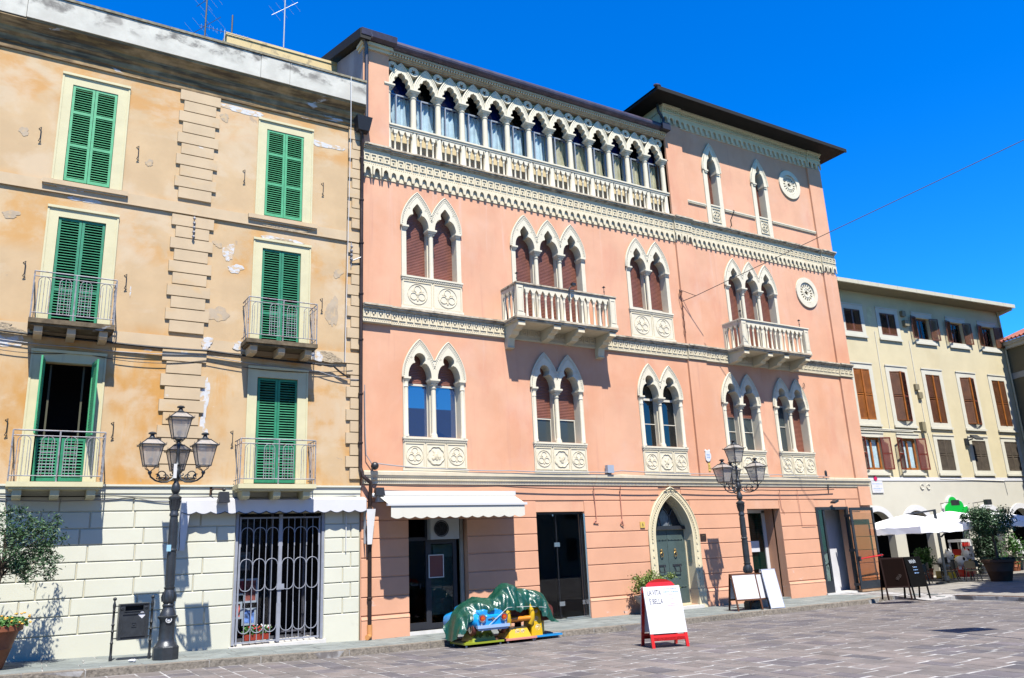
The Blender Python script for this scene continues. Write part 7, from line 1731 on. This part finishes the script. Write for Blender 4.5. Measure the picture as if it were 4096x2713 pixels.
# sweets machine and children's rides by the arcade
t = thing('sweets_machine', 'tall red and white sweets machine with a striped canopy by the arcade', 'vending machine', (42.0, 24.6, 0))
MB().box(41.4, 42.3, 24.3, 25.0, .05, .55).build('base', m_red, t); MB().box(41.45, 42.25, 24.35, 24.95, .55, 1.0).build('body', m_ryel, t)
b = MB()
for xx in (41.42, 42.2): 
    for yy in (24.32, 24.92): b.box(xx, xx+.07, yy, yy+.07, 1.0, 1.75)
b.box(41.4, 42.3, 24.3, 25.0, 1.65, 1.78); b.build('cabinet_frame', m_whiteplastic, t); MB().box(41.5, 42.2, 24.4, 24.9, 1.0, 1.3).build('sweets', m_red, t); MB().box(42.0, 42.3, 24.28, 24.299, .6, 1.7).build('side_panel', m_whiteplastic, t)
for k in range(6): MB().box(41.42+k*.12, 41.48+k*.12, 24.27, 24.29, 1.4, 1.62).build('stripe', m_red, t)
for k, (x, lab) in enumerate(((39.1, 'white spotted animal ride behind the umbrella mast'), (40.6, 'white animal ride with raised ears beside the sweets machine'))):
    t = thing('animal_ride', lab, 'kiddie ride', (x, 24.0, 0), group='animal rides by the arcade')
    MB().box(x-.35, x+.35, 23.7, 24.3, .0, .35).build('base', m_red if k else m_ryel, t)
    b = MB(); b.ball((x, 24, .72), .36, 12, (1.2, .8, .8)); b.ball((x+.28, 23.85, 1.02), .24, 12); 
    for sx in (-1, 1): b.lathe([(.07, 0), (.05, .1), (.005, .2)], x+.28+sx*.13, 23.88, 1.18, 6)
    b.tube([(x-.2, 24, .6), (x-.22, 24, .3)], .08, 6); b.tube([(x+.2, 24, .6), (x+.22, 24, .3)], .08, 6); b.build('body', m_whiteplastic, t, smooth=60)
    b = MB(); b.ball((x+.2, 23.63, 1.05), .035, 6); b.ball((x+.36, 23.63, 1.05), .035, 6); b.ball((x+.28, 23.6, .97), .04, 6); b.ball((x-.15, 23.76, .85), .1, 6, (1, .4, 1)); b.build('spots', m_dark, t)
t = thing('bar_stool', 'white moulded bar stool in the sun at the far right', 'bar stool', (47.2, 24.3, 0))
b = MB(); b.hexa([(46.6,24.1,.88),(47.6,24.1,.88),(47.6,24.6,.88),(46.6,24.6,.88),(46.6,24.1,.98),(47.6,24.1,.98),(47.6,24.6,.98),(46.6,24.6,.98)]); b.build('seat', m_whiteplastic, t)
b = MB(); b.hexa([(46.6,24.55,.98),(47.6,24.55,.98),(47.6,24.65,.98),(46.6,24.65,.98),(46.65,24.6,1.62),(47.5,24.6,1.62),(47.5,24.68,1.62),(46.65,24.68,1.62)]); b.build('backrest', m_whiteplastic, t)
for dx_, dy_ in ((-.4, 0), (.4, 0), (-.4, .4), (.4, .4)): MB().tube([(47.1+dx_*.9, 24.2+dy_*.8, .88), (47.1+dx_*1.2, 24.15+dy_, 0)], .02, 5).build('leg', m_chrome, t)
t = thing('refuse_tub', 'white plastic tub under the white bar stool', 'tub', (48.2, 24.6, 0)); MB().lathe([(.3, 0), (.4, .7), (.42, .72)], 48.0, 24.9, 0, 14).build('tub', mat('grey_white_tub', (.5, .5, .5), .6), t, smooth=50)

# ------------------------------------------------------------------ the covered rides at the kerb
ZR = -.13
def wheelbase(t, x0, x1, y0, y1, m):
    MB().box(x0, x1, y0, y1, ZR+.07, ZR+.115).build('platform', m, t)
    b = MB()
    for xx in (x0+.08, x1-.08):
        for yy in (y0+.06, y1-.06): b.ball((xx, yy, ZR+.03), .03, 6)
    b.build('castors', m_whiteplastic, t)
def plinthbox(t, x0, x1, y0, y1, z1, m, ins=.09):
    MB().hexa([(x0,y0,ZR+.116),(x1,y0,ZR+.116),(x1,y1,ZR+.116),(x0,y1,ZR+.116),(x0+ins,y0+ins,z1),(x1-ins,y0+ins,z1),(x1-ins,y1-ins,z1),(x0+ins,y1-ins,z1)]).build('plinth', m, t)
def spiral(t, cx, cy, cz, r, m, sl=0.):
    MB().tube([(cx+r*(1-k/22)*math.cos(k*.62), cy+sl*(r*(1-k/22)*math.sin(k*.62)), cz+r*(1-k/22)*math.sin(k*.62)) for k in range(20)], .006, 4).build('spiral_motif', m, t)
t = thing('car_ride', 'sky blue toy car ride half covered by the green tarpaulin', 'kiddie ride', (10.2, 18.8, ZR))
wheelbase(t, 9.68, 10.80, 18.42, 19.2, m_rgreen); plinthbox(t, 9.95, 10.62, 18.52, 19.1, ZR+.36, m_rgreen)
for cx_, cc in ((10.06, 1), (10.2, 1), (10.40, 0), (10.52, 0)): spiral(t, cx_, 18.52+.03, ZR+.24, .06, m_dark)
MB().tube([(10.1, 18.8, ZR+.34), (10.1, 18.8, ZR+.46)], .08, 8).build('spring', m_dark, t); MB().tube([(10.5, 18.8, ZR+.34), (10.5, 18.8, ZR+.46)], .08, 8).build('spring', m_dark, t)
# body: lofted rounded sections from the back (+y) to the front (-y)
def loft(sec, name, m, t, cx, smooth=60, seg=20, power=3.2):
    b = MB(); n = len(sec)
    for (y, w, z0, z1, off) in sec:
        for k in range(seg):
            a = 2*PI*k/seg; c, s_ = math.cos(a), math.sin(a); e = 2/power
            b.v.append((cx+off+w*math.copysign(abs(c)**e, c), y, (z0+z1)/2+(z1-z0)/2*math.copysign(abs(s_)**e, s_)))
    for i in range(n-1):
        for k in range(seg): k2 = (k+1) % seg; b.f.append((i*seg+k, i*seg+k2, (i+1)*seg+k2, (i+1)*seg+k)); b.mi.append(0)
    b.f.append(tuple(range(seg))); b.mi.append(0); b.f.append(tuple((n-1)*seg+k for k in range(seg-1, -1, -1))); b.mi.append(0)
    return b.build(name, m, t, smooth=smooth)
CX = 10.42; zc = ZR
loft([(19.6, .42, zc+.38, zc+.78, -.30), (19.2, .48, zc+.36, zc+.88, -.20), (18.8, .50, zc+.36, zc+.84, -.06), (18.55, .50, zc+.38, zc+.80, 0), (18.42, .48, zc+.40, zc+.76, .02), (18.36, .43, zc+.44, zc+.70, .02)], 'body', m_rbase, t, CX)
loft([(18.40, .34, zc+.66, zc+.84, .02), (18.7, .36, zc+.70, zc+.92, 0), (19.1, .38, zc+.8, zc+1.05, -.1), (19.4, .30, zc+.7, zc+.95, -.2)], 'bonnet_and_cabin', m_rbase, t, CX)
b = MB(); b.box(CX-.44, CX+.48, 18.27, 18.36, zc+.43, zc+.50); b.build('bumper', m_rlight, t)
b = MB(); b.box(CX-.40, CX+.44, 18.30, 18.36, zc+.38, zc+.425); b.build('under_bumper', m_rlight, t)
for sx in (-.27, .35):
    b = MB(); b.lathe([(.0001, 0), (.085, .0), (.085, -.03), (.10, -.03), (.10, .04)], 0, 0, 0, 16, False); b.v = [(CX+sx+p[0], 18.335+p[2]*.8-.0, zc+.66+p[1]) for p in b.v]; h_ = b.build('headlight', m_chrome, t, smooth=40)
    b = MB(); b.plate([(CX+sx+.062*math.cos(2*PI*k/14), zc+.66+.062*math.sin(2*PI*k/14)) for k in range(14)], [], 18.31, 18.32); b.build('lens', m_red, h_)
    b = MB()
    for k in range(8): b.box(CX+sx+.035*math.cos(k*PI/4)-.008, CX+sx+.035*math.cos(k*PI/4)+.008, 18.303, 18.31, zc+.66+.035*math.sin(k*PI/4)-.008, zc+.66+.035*math.sin(k*PI/4)+.008)
    b.ball((CX+sx, 18.306, zc+.66), .015, 6); b.build('lens_dots', m_rora, h_)
    MB().ball((CX+sx*1.1, 18.33, zc+.53), .028, 8, (1, .5, 1.2)).build('indicator', m_chrome, t)
b = MB(); b.box(CX-.10, CX+.16, 18.335, 18.36, zc+.635, zc+.65); b.plate([(CX-.01, zc+.67), (CX+.01, zc+.61), (CX+.05, zc+.61), (CX+.07, zc+.67)], [], 18.33, 18.35); b.build('badge', m_chrome, t)
MB().ball((CX-.14, 18.36, zc+.70), .015, 6).build('bonnet_stud', m_whiteplastic, t)
for wx, wy in ((CX-.42, 18.62), (CX+.46, 18.66), (CX-.62, 19.4)):
    b = MB(); b.lathe([(.08, -.05), (.165, -.05), (.18, -.03), (.18, .03), (.165, .05), (.08, .05)], 0, 0, 0, 18); b.v = [(wx+p[2], wy+p[0]*.95, zc+.42+p[1]) for p in b.v]; w_ = b.build('wheel', m_maroon, t, smooth=45)
    b = MB(); b.lathe([(.0001, -.06), (.06, -.06), (.08, -.052), (.115, -.052), (.12, -.055)], 0, 0, 0, 14, False); b.v = [(wx+p[2], wy+p[0], zc+.42+p[1]) for p in b.v]; b.build('hubcap', m_chrome, w_, smooth=45)
t = thing('rocking_ride', 'yellow and dark red rocking ride in the middle under the green tarpaulin', 'kiddie ride', (11.2, 18.8, ZR))
wheelbase(t, 10.86, 11.78, 18.42, 19.2, m_rsalmon); plinthbox(t, 10.98, 11.66, 18.5, 19.1, ZR+.36, m_ryel)
spiral(t, 11.26, 18.54, ZR+.24, .075, m_whiteplastic); spiral(t, 11.42, 18.54, ZR+.25, .065, m_whiteplastic)
for xx in (11.1, 11.45): MB().tube([(xx, 18.8, ZR+.34), (xx, 18.8, ZR+.5)], .09, 8).build('spring', m_dark, t)
loft([(19.3, .36, ZR+.5, ZR+1.05, 0), (18.9, .40, ZR+.45, ZR+1.0, 0), (18.7, .38, ZR+.45, ZR+.9, 0)], 'body', m_maroon, t, 11.32)
for sx in (-.30, .34):
    b = MB(); b.tube([(11.32+sx, 18.55, ZR+.42), (11.32+sx*1.12, 18.5, ZR+.55), (11.32+sx*1.12, 18.5, ZR+.75), (11.32+sx*.95, 18.55, ZR+.86)], .075, 8); b.build('side_wing', m_ryel, t, smooth=60)
b = MB(); b.tube([(11.05, 18.52, ZR+.56), (11.65, 18.52, ZR+.56)], .065, 8); b.build('footrest', m_rora, t, smooth=60)
t = thing('coin_column_ride', 'ride with a tall yellow swirl-painted column on a sky blue platform', 'kiddie ride', (12.1, 18.9, ZR))
wheelbase(t, 11.72, 12.62, 18.50, 19.3, m_rbase)
b = MB(); b.hexa([(11.68,18.52,ZR+.116),(12.02,18.52,ZR+.116),(12.02,18.95,ZR+.116),(11.68,18.95,ZR+.116),(11.74,18.56,ZR+.84),(11.98,18.56,ZR+.84),(11.98,18.9,ZR+.84),(11.74,18.9,ZR+.84)]); b.build('column', m_ryel, t)
for zz, r_, cx_ in ((.30, .085, 11.88), (.52, .07, 11.84), (.70, .05, 11.86)): spiral(t, cx_, 18.525+.02*zz, ZR+zz, r_, m_whiteplastic)
MB().lathe([(.20, 0), (.2, .3), (.16, .38), (.05, .42)], 12.12, 18.95, ZR+.116, 14).build('drum', m_ryel, t, smooth=50)
loft([(19.4, .3, ZR+.45, ZR+.95, 0), (19.0, .36, ZR+.4, ZR+.9, 0), (18.7, .3, ZR+.45, ZR+.85, 0)], 'body', m_maroon, t, 12.2)
# tarpaulin: a draped sheet over the three rides
def tarp():
    nx, ny = 90, 30; b = MB(); q2 = random.Random(4); ph = [q2.uniform(0, 6.28) for _ in range(12)]
    # ridge profile along x: (x, top height)
    prof_ = [(9.38, .16), (9.44, .50), (9.55, .78), (9.7, .95), (9.95, 1.06), (10.25, 1.16), (10.55, 1.13), (10.75, 1.10), (10.95, 1.28), (11.15, 1.46), (11.22, 1.48), (11.4, 1.40), (11.7, 1.30), (12.0, 1.27), (12.3, 1.22), (12.48, 1.12), (12.62, .9), (12.70, .62), (12.73, .5)]
    hem = [(9.38, .42), (9.5, .36), (9.62, .38), (9.70, .60), (9.9, .66), (10.05, .64), (10.3, .83), (10.65, .86), (10.85, .82), (11.05, .84), (11.3, .76), (11.6, .80), (11.8, .84), (12.0, .82), (12.15, .70), (12.35, .55), (12.55, .45), (12.73, .42)]
    def ip(T, x):
        for (a, c), (d, e) in zip(T, T[1:]):
            if a <= x <= d: return c+(e-c)*(x-a)/(d-a)
        return T[0][1] if x < T[0][0] else T[-1][1]
    for j in range(ny+1):
        v = j/ny                       # 0 front hem .. 1 back hem
        for i in range(nx+1):
            x = 9.38+3.35*i/nx; top = ip(prof_, x)*.98; hm = ip(hem, x)-.03
            s_ = abs(v-.5)*2           # 0 ridge, 1 hem
            yr = 18.95+.1*math.sin(x*2); y_front = 18.42+.05*math.sin(x*7+ph[0]); y_back = 19.25
            yy = yr+((y_front-yr) if v < .5 else (y_back-yr))*min(1, s_**.75*1.02)
            drop = s_**2.4; hh = hm if v < .5 else .5
            z = top-(top-hh)*drop
            fold = .030*math.sin(x*16+4*s_+ph[1])*s_+.02*math.sin(x*31-6*v+ph[2])*s_+.018*math.sin(x*9+v*17+ph[3])+.012*math.sin(x*23+v*29+ph[4])
            rad = -.05*math.exp(-((x-10.80-.05*s_)/.05)**2)*s_+.04*math.exp(-((x-11.15)/.05)**2)
            b.v.append((9.52+(x-9.38)*.878+.02*math.sin(v*21+x*5), yy-(fold+rad)*(1 if v < .5 else -1), ZR+z+fold*.5+.01*math.sin(x*40+v*33)))
    for j in range(ny):
        for i in range(nx):
            k = j*(nx+1)+i; b.f.append((k, k+1, k+nx+2, k+nx+1)); b.mi.append(0)
    t = thing('tarpaulin', 'crumpled dark green tarpaulin draped over the three kiddie rides', 'tarpaulin', (11, 18.9, ZR+.5))
    b.build('sheet', m_tarp, t, smooth=70)
    e = MB(); e.v = []; 0 and e.hexa([(9.5,19.3,ZR+.12),(9.72,18.6,ZR+.10),(9.76,18.65,ZR+.10),(9.54,19.34,ZR+.12),(9.5,19.4,ZR+.7),(9.6,18.6,ZR+.72),(9.66,18.65,ZR+.72),(9.56,19.44,ZR+.7)])
    return t
tarp()
o = MB().tube([(10.1, 18.3, .22), (10.9, 18.35, .74), (11.6, 18.38, .72), (12.1, 18.4, .66)], .007, 4).build('rope', m_whiteplastic); tag(o, 'thin white rope tied across the blue toy car and the tarpaulin', 'rope')
